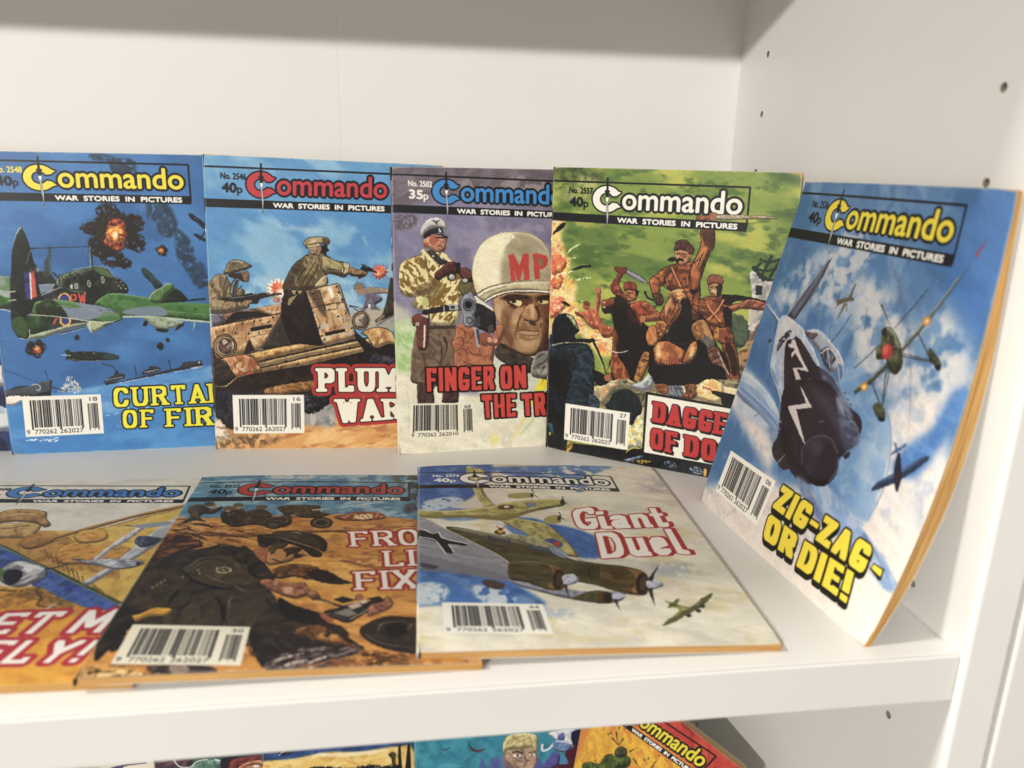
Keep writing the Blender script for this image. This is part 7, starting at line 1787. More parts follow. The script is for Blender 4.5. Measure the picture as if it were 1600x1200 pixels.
["p","f4f1e8",[364,138,384,138,382,154,378,162,383,238,379,311,373,237,369,162,365,154],{"ol":["14161c",0.25]}],
["l","8a8a88",[375,164,378,292],0.35],
["p","14161c",[360,105,384,105,382,129,377,136,368,136,363,129]],
["p","f4f1e8",[358,99,386,99,386,103,358,103],{"a":0.0}],
["t","No. 2536","14161c",[140,89,285,91,285,124,140,122],{"b":0.24}],
["t","40","14161c",[146,143,227,146,227,195,145,193],{"b":0.42}],
["t","p","14161c",[233,169,261,169,261,212,233,212],{"b":0.25}],
["t","ZIG-ZAG","f0da18",[602,1382,1196,1394,1202,1508,583,1501],{"f":"blk","ol":[["1a1a14",0.8,0.35,0.6]],"fp":[0.25,0.17,0.4,0.11,0],"b":0.22}],
["p","1a1a14",[1222,1473,1228,1444,1284,1442,1290,1490,1277,1491]],
["p","f0da18",[1227,1467,1232,1448,1278,1449,1281,1476]],
["t","OR","f0da18",[576,1535,807,1537,819,1644,591,1654],{"f":"blk","ol":[["1a1a14",0.8,0.35,0.6]],"fp":[0.25,0.17,0.4,0.11,0],"b":0.22}],
["t","DIE!","f0da18",[853,1537,1162,1525,1189,1642,861,1653],{"f":"blk","ol":[["1a1a14",0.8,0.35,0.6]],"fp":[0.25,0.17,0.4,0.11,0],"b":0.22}],
["bar",[126,1389,544,1387,524,1627,107,1622],{"d":["770262","262027","06"]}]],
"duel":[
["p","e6e1d0",[-30,-30,1390,-30,1390,1760,-30,1760],{"n":[["cfcabb",12,0.45,0.8,2.4,10],["f2ecd8",9,0.5,0.8,2.2,10],["dacfa6",7,0.62,0.9,2,10]]}],
["p","3c68a8",[-140,-236,369,-169,401,122,332,314,273,432,195,514,121,565,-22,552,-119,496],{"e":0.7,"n":[["6c94c8",6,0.55,0.8],["2f5a9c",5,0.5,0.8]],"s":1}],
["p","4c7cb8",[352,52,772,13,1118,-9,971,143,908,310,842,375,786,251,603,223,505,157],{"e":0.8,"n":[["6c94c8",6,0.55,0.8],["2f5a9c",5,0.5,0.8]],"a":0.85,"an":[6,0.05,0.4],"s":1}],
["p","c6d0d8",[26,472,149,425,222,459,194,542,95,617,25,597],{"e":0.5,"r":0.4,"an":[2.5,0.1,0.4],"s":1}],
["p","3c70b4",[457,687,564,689,627,741,736,791,796,840,839,911,814,1069,705,1069,614,957,542,839],{"e":0.8,"n":[["6c94c8",6,0.55,0.8],["2f5a9c",5,0.5,0.8]],"s":1}],
["p","4c80c0",[109,564,264,574,345,618,304,682,186,702,106,670],{"e":0.7,"n":[["6c94c8",6,0.55,0.8],["2f5a9c",5,0.5,0.8]],"a":0.7,"s":1}],
["p","4078b8",[-81,1100,63,1128,263,1219,380,1263,466,1376,494,1447,358,1459,189,1433,86,1427,-74,1401],{"e":0.9,"n":[["6c94c8",6,0.55,0.8],["2f5a9c",5,0.5,0.8]],"s":1}],
["p","c8d4dc",[-18,1277,51,1254,118,1305,96,1393,20,1422,-18,1385],{"e":0.6,"r":0.4,"n":[["e8e8e4",2,0.5,0.7]],"an":[3,0.1,0.4],"s":1}],
["p","c8d4dc",[218,1293,315,1316,387,1373,360,1442,248,1419],{"e":0.7,"an":[3,0.2,0.5],"s":1}],
["p","5c84b8",[416,737,500,814,513,886,428,837],{"e":0.6,"s":1}],
["p","7c94b4",[1011,736,1092,707,1071,785,995,800],{"e":0.8,"a":0.6,"an":[3,0.2,0.5],"s":1}],
["p","a8b0bc",[1236,193,1400,115,1365,317,1217,357],{"e":1.5,"a":0.5,"an":[4,0.2,0.6],"s":1}],
["p","9ca8bc",[1024,1112,1217,1131,1210,1215,1052,1235],{"e":1.4,"a":0.5,"an":[4,0.2,0.6],"s":1}],
["p","a0b0c8",[387,1373,552,1449,616,1518,481,1530],{"e":1.4,"a":0.6,"an":[4,0.2,0.6],"s":1}],
["p","bab070",[264,48,312,43,374,121,335,283,358,465,448,661,603,741,672,888,709,1047,693,1073,603,1024,496,838,395,711,316,521,281,312],{"n":[["7c7844",2,0.55,0.72],["d6cc8c",2,0.55,0.72]],"s":1}],
["p","b4ac6c",[-82,524,25,578,192,583,351,550,466,497,645,468,744,482,740,539,680,568,549,622,420,699,246,666,71,662,-22,633],{"n":[["7c7844",2,0.55,0.72],["d6cc8c",2,0.55,0.72]],"ol":["5c5834",0.15],"s":1}],
["p","8c8450",[-22,620,95,630,307,643,449,648,577,595,419,707,246,674,71,668],{"e":0.3,"a":0.8,"s":1}],
["l","dcd49c",[25,589,191,591,350,561,503,503,644,477],0.5,{"a":0.8}],
["p","aca468",[611,689,666,650,693,668,686,728,650,746,610,736],{"ol":["4c482c",0.15],"s":1}],
["p","aca468",[464,409,543,386,586,395,589,439,534,457,471,453],{"ol":["4c482c",0.15],"s":1}],
["e","3c3828",[735,502,746,502,727,542]],
["e","3c3828",[687,684,696,684,681,715]],
["e","3c3828",[587,419,594,419,583,445]],
["l","3c3a3c",[748,429,747,502],0.7,{"t":0.3}],
["l","3c3a3c",[746,502,769,541],0.7,{"t":0.3}],
["l","3c3a3c",[741,502,723,559],0.5,{"t":0.2}],
["l","3c3a3c",[699,617,700,684],0.7,{"t":0.3}],
["l","3c3a3c",[699,684,721,720],0.7,{"t":0.3}],
["l","3c3a3c",[694,684,678,736],0.5,{"t":0.2}],
["l","3c3a3c",[599,343,601,419],0.7,{"t":0.3}],
["l","3c3a3c",[600,419,624,460],0.7,{"t":0.3}],
["l","3c3a3c",[594,419,579,477],0.5,{"t":0.2}],
["p","5c4834",[393,551,438,530,475,547,463,580,408,585],{"s":1}],
["p","d8d0b0",[427,546,449,539,449,566,428,569],{"s":1}],
["p","7c8ca0",[538,520,596,503,595,554,544,568]],
["e","3a4c94",[614,939,657,959,602,983]],
["e","b83c2c",[630,946,644,953,624,966]],
["l","d8c068",[568,911,622,893,661,946],0.35],
["p","565038",[126,761,205,778,315,833,420,907,526,956,603,1024,679,1090,759,1122,903,1154,978,1215,939,1368,883,1386,809,1358,739,1310,644,1271,531,1210,396,1125,279,1014,178,873],{"n":[["3a3424",4,0.5,0.78,2.5,15],["6e6a4c",3,0.6,0.8,2.5,15]],"s":1}],
["p","8c8c70",[137,769,227,792,359,846,465,909,549,945,607,1002,563,1001,448,954,321,892,214,828],{"e":0.2,"n":[["6a6a50",1.6,0.5,0.7]],"s":1}],
["p","b0ac88",[411,836,471,857,556,899,614,957,645,1036,601,1035,524,967,452,920,400,883],{"n":[["7c7c5c",1.4,0.5,0.7]],"s":1}],
["p","3c424c",[315,857,420,907,414,942,320,908]],
["l","8c98a8",[328,876,408,916],0.3],
["p","44505c",[492,955,588,984,601,1035,517,1018]],
["l","9cacb8",[502,967,579,1002],0.3],
["p","8494a8",[588,984,632,985,660,1047,638,1079,601,1035],{"s":1}],
["l","d8dcd8",[609,991,645,1036,656,1068],0.35],
["p","e8e4dc",[333,821,353,785,383,774,410,792,434,837,403,855,348,846],{"a":0.7,"s":1}],
["p","5c3c28",[349,834,377,799,406,836,381,854],{"s":1}],
["e","d8a83c",[382,818,396,819,380,838]],
["e","3c2c24",[384,796,395,797,383,811]],
["l","b8503c",[367,761,378,791],0.5],
["l","b8503c",[407,767,396,797],0.5],
["p","9a9aa2",[-115,619,25,663,125,786,241,923,341,1039,394,1125,377,1244,263,1219,144,1153,22,1104,-102,1079],{"n":[["8c8c94",5,0.45,0.75,3,20],["b0b0b6",4,0.6,0.85,3,20]],"s":1}],
["p","7c7c88",[-106,949,64,1044,217,1137,379,1224,360,1262,163,1194,-101,1120],{"e":0.4,"a":0.8,"s":1}],
["l","d4ccac",[-116,611,25,658,126,781,242,918,341,1034,394,1121],0.6],
["l","5c5c68",[-107,915,66,968,170,1052],0.3],
["l","6c6c78",[150,1007,275,1057],0.3],
["p","1c1c22",[-89,748,24,790,57,817,91,820,101,868,154,907,219,933,209,955,132,928,150,1018,118,1016,88,925,56,888,-21,835,-87,822]],
["l","f0eee8",[24,777,63,822,93,815,112,873,219,933],0.5],
["l","f0eee8",[-87,829,23,857,78,901,118,1022],0.5],
["l","f0eee8",[132,933,156,1008],0.4],
["p","4c4450",[1,1091,43,1106,83,1129,63,1148,22,1134],{"s":1}],
["p","54403c",[260,1257,301,1250,352,1290,324,1326,276,1305],{"s":1}],
["p","8c8c98",[382,1205,481,1266,593,1326,708,1356,809,1358,843,1385,789,1438,691,1436,580,1398,471,1340,388,1282],{"n":[["b4b8c4",2,0.5,0.72],["5c5c6c",2,0.6,0.8]],"s":1}],
["l","c8ccd8",[390,1263,549,1352,742,1384,833,1385],0.35,{"a":0.8}],
["p","544c34",[393,1104,463,1096,545,1119,602,1161,614,1212,593,1326,550,1343,513,1324,440,1274,377,1244],{"n":[["6c6444",3,0.5,0.75,2.5,10],["34301f",3,0.58,0.78,2.5,10]],"s":1}],
["p","7a5a34",[543,1129,603,1155,619,1212,600,1317,560,1343,530,1315,566,1250,568,1171],{"n":[["9c7844",1,0.5,0.7]],"s":1}],
["e","2a201c",[583,1254,605,1260,564,1332]],
["e","4c3c34",[586,1254,598,1258,573,1306]],
["p","c8ccd8",[611,1227,655,1216,673,1256,651,1290,607,1304,599,1270],{"n":[["9098ac",1,0.5,0.7]],"s":1}],
["l","2c2c34",[606,1298,603,1353,607,1402],1.5,{"t":0.5}],
["l","9c9880",[407,1115,504,1108,582,1151],0.4,{"a":0.8}],
["p","5c5a3c",[710,1347,751,1347,785,1375,770,1437,728,1445,696,1436,656,1417,620,1399,666,1364],{"n":[["34321f",1.6,0.55,0.72]],"s":1}],
["e","5a3c28",[754,1398,788,1399,743,1444]],
["e","221c1a",[763,1402,783,1402,754,1440]],
["p","c0c4d0",[790,1375,826,1371,844,1389,817,1406,782,1420],{"s":1}],
["l","2c2c34",[791,1411,790,1455,794,1498],1.5,{"t":0.4}],
["p","54452c",[797,1143,900,1164,972,1215,966,1274,936,1359,884,1382,832,1349,800,1311,768,1273],{"n":[["7c6038",3,0.5,0.75,2.5,10],["3c2c1c",3,0.58,0.78,2.5,10]],"s":1}],
["p","8c6438",[899,1170,966,1199,972,1255,939,1350,894,1382,878,1349,919,1274,922,1205],{"n":[["a87c48",1,0.5,0.7]],"s":1}],
["e","241c18",[937,1293,962,1300,907,1378]],
["e","54443c",[942,1293,956,1297,922,1349]],
["p","ccd0d8",[964,1274,1009,1270,1029,1303,1002,1328,954,1335],{"n":[["98a0b0",1,0.5,0.7]],"s":1}],
["l","34343c",[977,1274,1010,1215,1056,1143],2.4,{"t":0.7}],
["l","34343c",[960,1331,949,1405,942,1466],2.2,{"t":0.5}],
["l","34343c",[966,1255,967,1215],1.0,{"t":0.4}],
["l","17150f",[762,1133,728,1194,726,1272],0.5],
["l","2c2a1c",[700,1094,759,1122,860,1154],0.5,{"a":0.7}],
["p","9c9c5c",[996,1423,1028,1441,1053,1459,1083,1473,1109,1456,1176,1398,1215,1370,1211,1389,1148,1460,1086,1508,1034,1544,984,1579,933,1603,944,1583,1013,1518,1031,1493,1010,1467],{"n":[["c4bc78",0.9,0.5,0.65],["4c5c2c",1,0.58,0.7]],"s":1}],
["p","6c7040",[1023,1441,1047,1415,1064,1415,1030,1467,1001,1479,986,1479]],
["l","3c4c24",[1006,1450,1048,1473,1116,1480],0.9,{"t":0.5}],
["e","2c2c28",[1140,1469,1152,1469,1135,1482]],
["e","2c2c28",[1110,1503,1122,1503,1105,1516]],
["e","2c2c28",[1060,1536,1071,1536,1055,1549]],
["e","5c6c4c",[976,1572,986,1572,973,1582]],
["e","5c6c4c",[1159,1416,1169,1416,1155,1426]],
["rough",0.25,0.9],
["p","16171b",[-77,258,1075,318,1075,362,-77,302]],
["l","14161c",[-77,92,1074,151],1.0],
["l","14161c",[1074,148,1074,351],1.0],
["p","efece4",[389,164,370,158,362,151,353,145,343,139,333,135,322,132,310,130,299,130,287,130,276,132,266,136,256,140,247,146,240,152,233,160,228,168,225,177,223,186,222,195,223,204,226,213,230,222,236,230,243,238,252,245,261,251,271,256,282,259,293,262,305,263,316,263,328,262,338,259,349,255,358,250,366,244,389,239,364,218,338,214,333,220,327,224,320,227,312,229,304,229,296,228,288,226,281,222,275,217,270,211,266,205,265,198,265,191,266,184,270,178,274,173,281,169,288,166,295,164,304,164,312,165,320,167,327,171,333,176,338,182,364,181],{"ol":["14161c",0.85]}],
["t","ommando","efece4",[399,142,1040,172,1040,280,399,249],{"b":0.42,"ol":[["14161c",1.25]]}],
["t","WAR  STORIES  IN  PICTURES","f2efe6",[374,292,1027,325,1027,350,374,317],{"b":0.3}],
["p","14161c",[302,86,311,86,313,150,322,154,322,162,316,163,318,187,299,186,299,162,291,160,291,153,300,150]],
["p","f4f1e8",[299,186,318,187,316,202,313,209,318,280,314,349,308,280,304,208,300,201],{"ol":["14161c",0.25]}],
["l","8a8a88",[310,210,313,331],0.35],
["p","14161c",[295,155,318,156,316,178,312,185,303,184,298,177]],
["p","f4f1e8",[293,149,320,151,320,154,293,153],{"a":0.0}],
["t","No. 2574","f0eee8",[76,130,220,139,220,170,77,161],{"b":0.24}],
["t","40","f0eee8",[82,181,163,187,163,234,83,228],{"b":0.42}],
["t","p","f0eee8",[169,209,197,210,197,251,169,249],{"b":0.25}],
["t","G","f6f0e6",[764,594,889,550,866,802,757,803],{"fp":[0.23,0.15,0.6,0.1,0],"f":"blk","ol":[["b0101a",0.8,0.6,-0.2]]}],
["t","iant","f6f0e6",[889,605,1239,550,1227,768,875,802],{"fp":[0.24,0.14,0.44,0.15,0],"f":"blk","ol":[["b0101a",0.8,0.6,-0.2]]}],
["t","D","f6f0e6",[837,840,947,826,930,1069,810,1086],{"fp":[0.23,0.15,0.6,0.1,0],"f":"blk","ol":[["b0101a",0.8,0.6,-0.2]]}],
["t","uel","f6f0e6",[970,825,1224,799,1214,1044,953,1069],{"fp":[0.24,0.14,0.44,0.15,0],"f":"blk","ol":[["b0101a",0.8,0.6,-0.2]]}],
["bar",[91,1410,490,1443,500,1643,94,1617],{"d":["770262","262027","44"],"bg":"efece2"}]],
"fixer":[
["p","cc9038",[-30,-30,1390,-30,1390,1760,-30,1760],{"n":[["e0a84c",5,0.46,0.68,2.4,6],["a86c2c",3.5,0.58,0.78,2.4,6]]}],
["p","6898b0",[-138,-61,383,-76,1399,-126,1356,533,972,532,718,499,351,518,110,519,-15,496],{"e":0.3,"n":[["b8c8c8",5,0.48,0.7,2,-10],["3c6c90",5,0.58,0.8]],"s":1}],
["p","54585c",[1013,0,1393,-47,1354,563,1176,503,1073,473,1099,248],{"e":1,"n":[["34383c",2.5,0.5,0.75]],"an":[4,0.1,0.4],"s":1}],
["l","c8d4d0",[689,454,837,395,1019,347],1.6,{"e":0.5,"an":[2,0.1,0.45],"t":"b"}],
["p","c8ccc4",[325,-3,531,-16,593,40,403,54],{"e":0.6,"an":[3,0.2,0.5],"s":1}],
["p","b87c34",[-43,481,117,548,371,630,612,653,851,617,1352,592,1343,733,736,696,390,737,178,705,30,664],{"n":[["e8bc6c",2,0.48,0.66,2.5,0],["6c4424",1.6,0.6,0.76,2.5,0]],"s":1}],
["sp",["54341c","6c4424"],[7,662,178,705,326,760,328,883,173,874,27,816],{"c":40,"z":0.6,"d":0,"el":3}],
["sp",["54341c","7c4c24","3c2418"],[745,801,864,829,1213,936,1207,1120,878,1066,714,946],{"c":46,"z":0.6,"d":0,"el":3}],
["sp",["e8b868","dca850"],[37,691,395,763,748,826,1210,1030,989,1135,638,872],{"c":60,"z":0.9,"d":0,"el":3}],
["l","4c2c1c",[3,648,178,705,343,730,445,790],1.0,{"t":"b","an":[0.8,0.15,0.5]}],
["l","4c2c1c",[-32,763,78,758,203,815],1.0,{"t":"b","an":[0.8,0.15,0.5]}],
["l","4c2c1c",[686,991,805,972,942,1034,987,1069],1.0,{"t":"b","an":[0.8,0.15,0.5]}],
["l","4c2c1c",[730,1104,836,1086,882,1131],1.0,{"t":"b","an":[0.8,0.15,0.5]}],
["l","4c2c1c",[1034,1240,1205,1206],1.0,{"t":"b","an":[0.8,0.15,0.5]}],
["l","4c2c1c",[586,821,681,849],1.0,{"t":"b","an":[0.8,0.15,0.5]}],
["l","4c2c1c",[4,567,154,605,211,649],1.0,{"t":"b","an":[0.8,0.15,0.5]}],
["p","9c6430",[-77,761,88,796,217,876,185,921,-18,884],{"r":0.6,"n":[["8c5c34",1.8,0.55,0.7,2,0],["2c1c18",1.6,0.55,0.72,2,0]],"s":1}],
["p","4a3a2c",[28,381,72,360,141,419,178,391,190,416,160,473,112,476,110,519,144,564,93,546,52,571,32,561,58,501,31,441],{"n":[["8c7454",1.2,0.52,0.68],["2a2018",1.2,0.56,0.7]],"s":1}],
["e","5c4a38",[116,363,144,364,123,391]],
["p","a88c68",[127,382,152,383,152,414,132,406],{"s":1}],
["p","4a3a2c",[198,510,201,437,247,425,290,457,337,444,373,504,473,522,518,495,545,596,491,641,367,608,300,627,246,597],{"n":[["8c7454",1.2,0.52,0.68],["2a2018",1.2,0.56,0.7]],"s":1}],
["p","3c3024",[210,539,204,452,263,440,295,544,291,585,231,582],{"n":[["8c7454",1.2,0.52,0.68],["2a2018",1.2,0.56,0.7]],"s":1}],
["p","3c3024",[250,440,285,427,311,487,310,558,283,543],{"n":[["8c7454",1.2,0.52,0.68],["2a2018",1.2,0.56,0.7]],"s":1}],
["e","6c5a44",[223,417,253,419,229,445]],
["e","6c5a44",[257,383,283,384,262,407]],
["e","a88058",[267,414,280,414,271,432]],
["e","a88058",[222,447,233,448,225,462]],
["e","6c5a44",[375,409,405,410,379,434]],
["e","a88058",[373,436,384,437,376,451]],
["p","4a3a2c",[337,444,385,431,438,492,427,535,352,523],{"n":[["8c7454",1.2,0.52,0.68],["2a2018",1.2,0.56,0.7]],"s":1}],
["p","4a3a2c",[455,403,645,395,665,469,719,505,648,542,573,531,543,495,508,509],{"n":[["8c7454",1.2,0.52,0.68],["2a2018",1.2,0.56,0.7]],"s":1}],
["l","3c3024",[346,560,478,551,691,475],2.2,{"s":0,"t":1.6}],
["e","2a2420",[684,594,738,595,690,655]],
["e","6c5c48",[684,594,725,595,688,638]],
["e","2a2420",[684,594,713,594,687,624]],
["e","2a2420",[463,612,504,614,470,656]],
["e","5c4c3c",[463,612,489,613,467,637]],
["l","f8e8d0",[625,453,724,424],1.2,{"t":0.4,"e":0.2}],
["p","8c4c34",[733,529,793,501,842,471,957,487,985,547,910,575,786,573],{"n":[["f0b068",1,0.5,0.64],["4c3430",1.2,0.56,0.7]],"s":1}],
["p","f4dcb0",[832,516,907,502,922,546,860,560],{"r":0.3,"an":[0.8,0.2,0.5],"s":1}],
["p","5a3420",[-62,879,-58,779,-35,734,-5,675,73,693,159,746,187,817,115,857,71,951,4,987,-23,944],{"r":0.5,"n":[["2a1a18",2,0.45,0.62,2.5,-20],["b87830",1.8,0.6,0.72,2.5,-20]],"s":1}],
["l","4c2c1c",[-26,563,36,592,97,622],2.0,{"t":"b","an":[0.9,0.12,0.45]}],
["l","4c2c1c",[-3,626,38,642,79,633,131,673],2.0,{"t":"b","an":[0.9,0.12,0.45]}],
["l","4c2c1c",[70,681,140,710,204,761],2.0,{"t":"b","an":[0.9,0.12,0.45]}],
["l","4c2c1c",[161,663,231,691,311,719],2.0,{"t":"b","an":[0.9,0.12,0.45]}],
["l","4c2c1c",[239,728,297,754,357,792],2.0,{"t":"b","an":[0.9,0.12,0.45]}],
["l","4c2c1c",[299,658,371,698,418,724],2.0,{"t":"b","an":[0.9,0.12,0.45]}],
["l","4c2c1c",[-29,757,15,748,77,787],2.0,{"t":"b","an":[0.9,0.12,0.45]}],
["l","4c2c1c",[84,570,157,600,217,629],2.0,{"t":"b","an":[0.9,0.12,0.45]}],
["l","e8b458",[-3,589,74,614],1.0,{"t":"b"}],
["l","e8b458",[96,659,180,700],1.0,{"t":"b"}],
["l","e8b458",[244,704,325,738],1.0,{"t":"b"}],
["l","e8b458",[7,793,57,809],1.0,{"t":"b"}],
["l","e8b458",[-17,848,37,863],1.0,{"t":"b"}],
["p","e0a83c",[465,1025,511,975,584,957,709,930,817,987,924,1094,1028,1271,748,1313,607,1288,560,1195,511,1097],{"n":[["c8882c",3,0.5,0.72,2.5,10],["f0c870",2.4,0.58,0.75,2.5,10]],"flat":1,"s":1}],
["p","6c4424",[520,1058,565,999,644,992,720,1036,700,1125,619,1102,563,1119],{"r":0.4,"n":[["c89040",1.4,0.5,0.62],["2c1a14",1.4,0.56,0.68]],"s":1}],
["p","2a1a14",[673,1065,741,1047,827,1130,869,1161,782,1167,700,1125],{"r":0.3,"s":1}],
["p","33291f",[-9,1267,-4,1142,-12,996,26,947,73,887,143,848,218,819,273,788,348,826,372,816,452,919,481,974,525,1058,549,1119,516,1156,569,1251,627,1425,678,1475,692,1583,525,1587,317,1574,124,1471,28,1354],{"n":[["5a4c36",3,0.5,0.75]],"flat":1,"s":1}],
["p","221a16",[-18,1266,38,1305,172,1314,230,1301,253,1251,257,1402,178,1397,81,1414,72,1437,94,1558,55,1583,-11,1461],{"r":0.4,"n":[["4a3a30",2,0.6,0.78]],"flat":1,"s":1}],
["p","54462f",[157,1018,181,958,228,908,297,901,361,947,410,992,456,1055,526,1098,481,1144,418,1160,351,1156,273,1142,216,1101],{"n":[["6a5a3c",2,0.5,0.7],["3c3122",2,0.58,0.74]],"flat":1,"s":1}],
["p","4a3c2a",[6,1161,19,1067,59,1011,110,984,157,1018,202,1080,193,1156,175,1228,116,1302,60,1289,21,1252],{"n":[["5e4e36",2,0.5,0.7],["2e251c",2,0.56,0.72]],"flat":1,"s":1}],
["p","46392a",[272,1252,314,1200,382,1167,442,1189,521,1212,572,1269,610,1374,627,1457,516,1466,291,1436,261,1354],{"n":[["574833",3,0.5,0.72],["2e251c",3,0.6,0.76]],"flat":1,"s":1}],
["p","4a3c2b",[199,1316,226,1284,256,1259,298,1323,322,1423,291,1436,202,1423,177,1365],{"n":[["60503a",1.6,0.5,0.7],["2a211a",1.6,0.56,0.72]],"flat":1,"s":1}],
["l","17120f",[157,1018,216,1101,285,1152,357,1185,404,1187],1.6,{"t":"b"}],
["l","17120f",[441,972,430,1023,472,1095,531,1098],2.24,{"t":"b"}],
["l","17120f",[342,925,403,981,386,839],1.6,{"t":"b"}],
["l","17120f",[341,1238,391,1345,404,1444],1.92,{"t":"b"}],
["l","17120f",[532,1249,569,1338,580,1462],1.6,{"t":"b"}],
["l","17120f",[193,1156,175,1228,176,1298],1.6,{"t":"b"}],
["l","17120f",[253,1251,233,1310,172,1314],1.6,{"t":"b"}],
["l","17120f",[394,1294,399,1379,432,1453],0.96,{"t":"b"}],
["l","17120f",[216,981,253,931,323,956],0.96,{"t":"b"}],
["l","17120f",[194,990,231,919,284,889],0.64,{"t":"b"}],
["l","17120f",[314,836,346,893,332,924],1.28,{"t":"b"}],
["l","17120f",[312,1306,338,1265,350,1239],0.64,{"t":"b"}],
["l","17120f",[447,1034,461,973,480,995],1.6,{"t":"b"}],
["l","8a7450",[409,1346,400,1277,404,1233],0.75,{"t":"b","a":0.85}],
["l","8a7450",[418,1112,446,1054],0.75,{"t":"b","a":0.85}],
["l","8a7450",[174,1009,195,938,248,909],0.75,{"t":"b","a":0.85}],
["l","8a7450",[146,976,173,926],0.75,{"t":"b","a":0.85}],
["l","8a7450",[194,1010,221,960,268,931],0.75,{"t":"b","a":0.85}],
["l","8a7450",[104,1034,152,997],0.75,{"t":"b","a":0.85}],
["l","8a7450",[37,1126,35,1209],0.75,{"t":"b","a":0.85}],
["l","8a7450",[160,1135,179,1103],0.75,{"t":"b","a":0.85}],
["l","8a7450",[389,1158,423,1188,456,1213],0.75,{"t":"b","a":0.85}],
["l","8a7450",[360,838,414,907],0.75,{"t":"b","a":0.85}],
["l","8a7450",[262,833,275,799,322,825],0.75,{"t":"b","a":0.85}],
["l","8a7450",[200,1220,235,1177],0.75,{"t":"b","a":0.85}],
["l","8a7450",[296,1314,276,1270],0.75,{"t":"b","a":0.85}],
["l","8a7450",[255,1294,255,1345],0.75,{"t":"b","a":0.85}],
["l","8a7450",[489,1417,517,1450],0.75,{"t":"b","a":0.85}],
["l","8a7450",[260,1064,319,1116,376,1139],0.75,{"t":"b","a":0.85}],
["l","8a7450",[55,1246,72,1212],0.75,{"t":"b","a":0.85}],
["e","d8cea8",[323,1030,359,1032,329,1058],{"an":[0.35,0.25,0.45]}],
["e","4a3d2a",[322,1028,348,1029,326,1046]],
["e","b0a27c",[320,1028,333,1028,322,1037],{"an":[0.3,0.2,0.5]}],
["e","9c8560",[78,1157,83,1161,80,1169]],
["e","9c8560",[88,1135,93,1138,89,1146]],
["e","9c8560",[99,1117,104,1120,100,1128]],
["e","9c8560",[109,1103,114,1106,110,1115]],
["e","9c8560",[222,1027,227,1030,223,1039]],
["e","9c8560",[233,1053,238,1056,234,1065]],
["e","9c8560",[173,1078,178,1082,174,1090]],
["p","e0b028",[47,1371,87,1350,132,1312,197,1324,186,1365,127,1369,83,1406,66,1405],{"n":[["b87820",1.5,0.5,0.7]],"s":1}],
["p","a86a24",[517,1497,546,1468,627,1457,645,1550,649,1638,548,1646],{"n":[["e0a030",1.6,0.48,0.6],["2c1a14",1.5,0.52,0.64]],"flat":1,"s":1}],
["p","1f1814",[-38,1350,14,1309,93,1412,68,1477,56,1572,25,1629],{"n":[["4c3c2c",2,0.6,0.75]],"s":1}],
["p","2f251d",[570,1298,640,1376,764,1436,844,1475,878,1544,799,1605,685,1566,588,1528,521,1466],{"n":[["54442f",2,0.55,0.72]],"flat":1,"s":1}],
["p","1b1614",[584,1260,653,1321,758,1382,803,1438,708,1450,614,1392],{"flat":1,"s":1}],
["p","241d19",[514,1474,683,1550,811,1524,889,1562,920,1628,824,1668,670,1718,600,1714,546,1606],{"n":[["4c3f34",1.8,0.58,0.75]],"flat":1,"s":1}],
["p","3a2c2a",[603,1677,674,1621,781,1604,900,1595,939,1629,879,1687,795,1741,711,1764,634,1759],{"n":[["b8a69c",1.2,0.52,0.62,2.6,-30],["1c1616",1.2,0.52,0.62,2.6,-30]],"flat":1,"s":1}],
["l","e0d2c4",[622,1686,671,1659,731,1640],1.2,{"t":"b","an":[0.6,0.15,0.5]}],
["l","e0d2c4",[646,1731,702,1691,762,1680],1.2,{"t":"b","an":[0.6,0.15,0.5]}],
["l","e0d2c4",[739,1708,788,1674,840,1654],1.2,{"t":"b","an":[0.6,0.15,0.5]}],
["l","e0d2c4",[693,1756,742,1730,791,1704],1.2,{"t":"b","an":[0.6,0.15,0.5]}],
["p","2c2420",[913,1504,998,1421,1097,1425,1295,1479,1283,1663,1134,1671,985,1615],{"n":[["4c4030",2,0.58,0.74]],"flat":1,"s":1}],
["l","7c6c50",[982,1533,999,1465,1087,1452],0.7,{"t":"b"}],
["l","7c6c50",[1030,1536,1097,1505,1107,1470],0.5],
["p","171311",[1009,1483,1077,1469,1087,1539,1030,1552],{"s":1}],
["l","6c5c44",[934,1531,983,1583,1059,1619],0.6],
["p","7c4c24",[679,1517,768,1471,911,1619,985,1639,1097,1669,1281,1695,1275,1799,749,1795,641,1753,825,1684,921,1635],{"r":0.5,"n":[["e0a84c",5,0.46,0.68,2.4,6],["a86c2c",3.5,0.58,0.78,2.4,6]],"an":[2,0.2,0.45],"s":1}],
["sp",["3c2418","54381c","2c1a14"],[931,1644,1097,1669,1114,1760,962,1736],{"c":60,"z":0.8,"d":0,"el":2}],
["p","d4a04c",[15,1672,112,1665,231,1724,421,1752,515,1716,748,1788,1096,1774,1276,1770,1266,1936,-15,1844],{"r":0.5,"n":[["f0c878",2,0.48,0.66,2,0],["4c3424",1.6,0.6,0.74,2,0]],"flat":1,"s":1}],
["p","3a2e2c",[216,1676,407,1689,451,1735,387,1751,266,1731],{"n":[["7c6c60",1.4,0.5,0.66]],"s":1}],
["p","9c8878",[287,1685,337,1685,365,1727,335,1741,302,1725],{"n":[["4c3c3c",1,0.5,0.66]],"s":1}],
["sp",["3c2a1c","f0d090"],[20,1687,229,1717,505,1750,519,1820,56,1785],{"c":60,"z":0.8,"d":0,"el":2}],
["p","a8683c",[418,874,449,842,478,832,496,911,491,975,462,952],{"n":[["c88850",1,0.5,0.68]],"ol":["2c1a12",0.3],"s":1}],
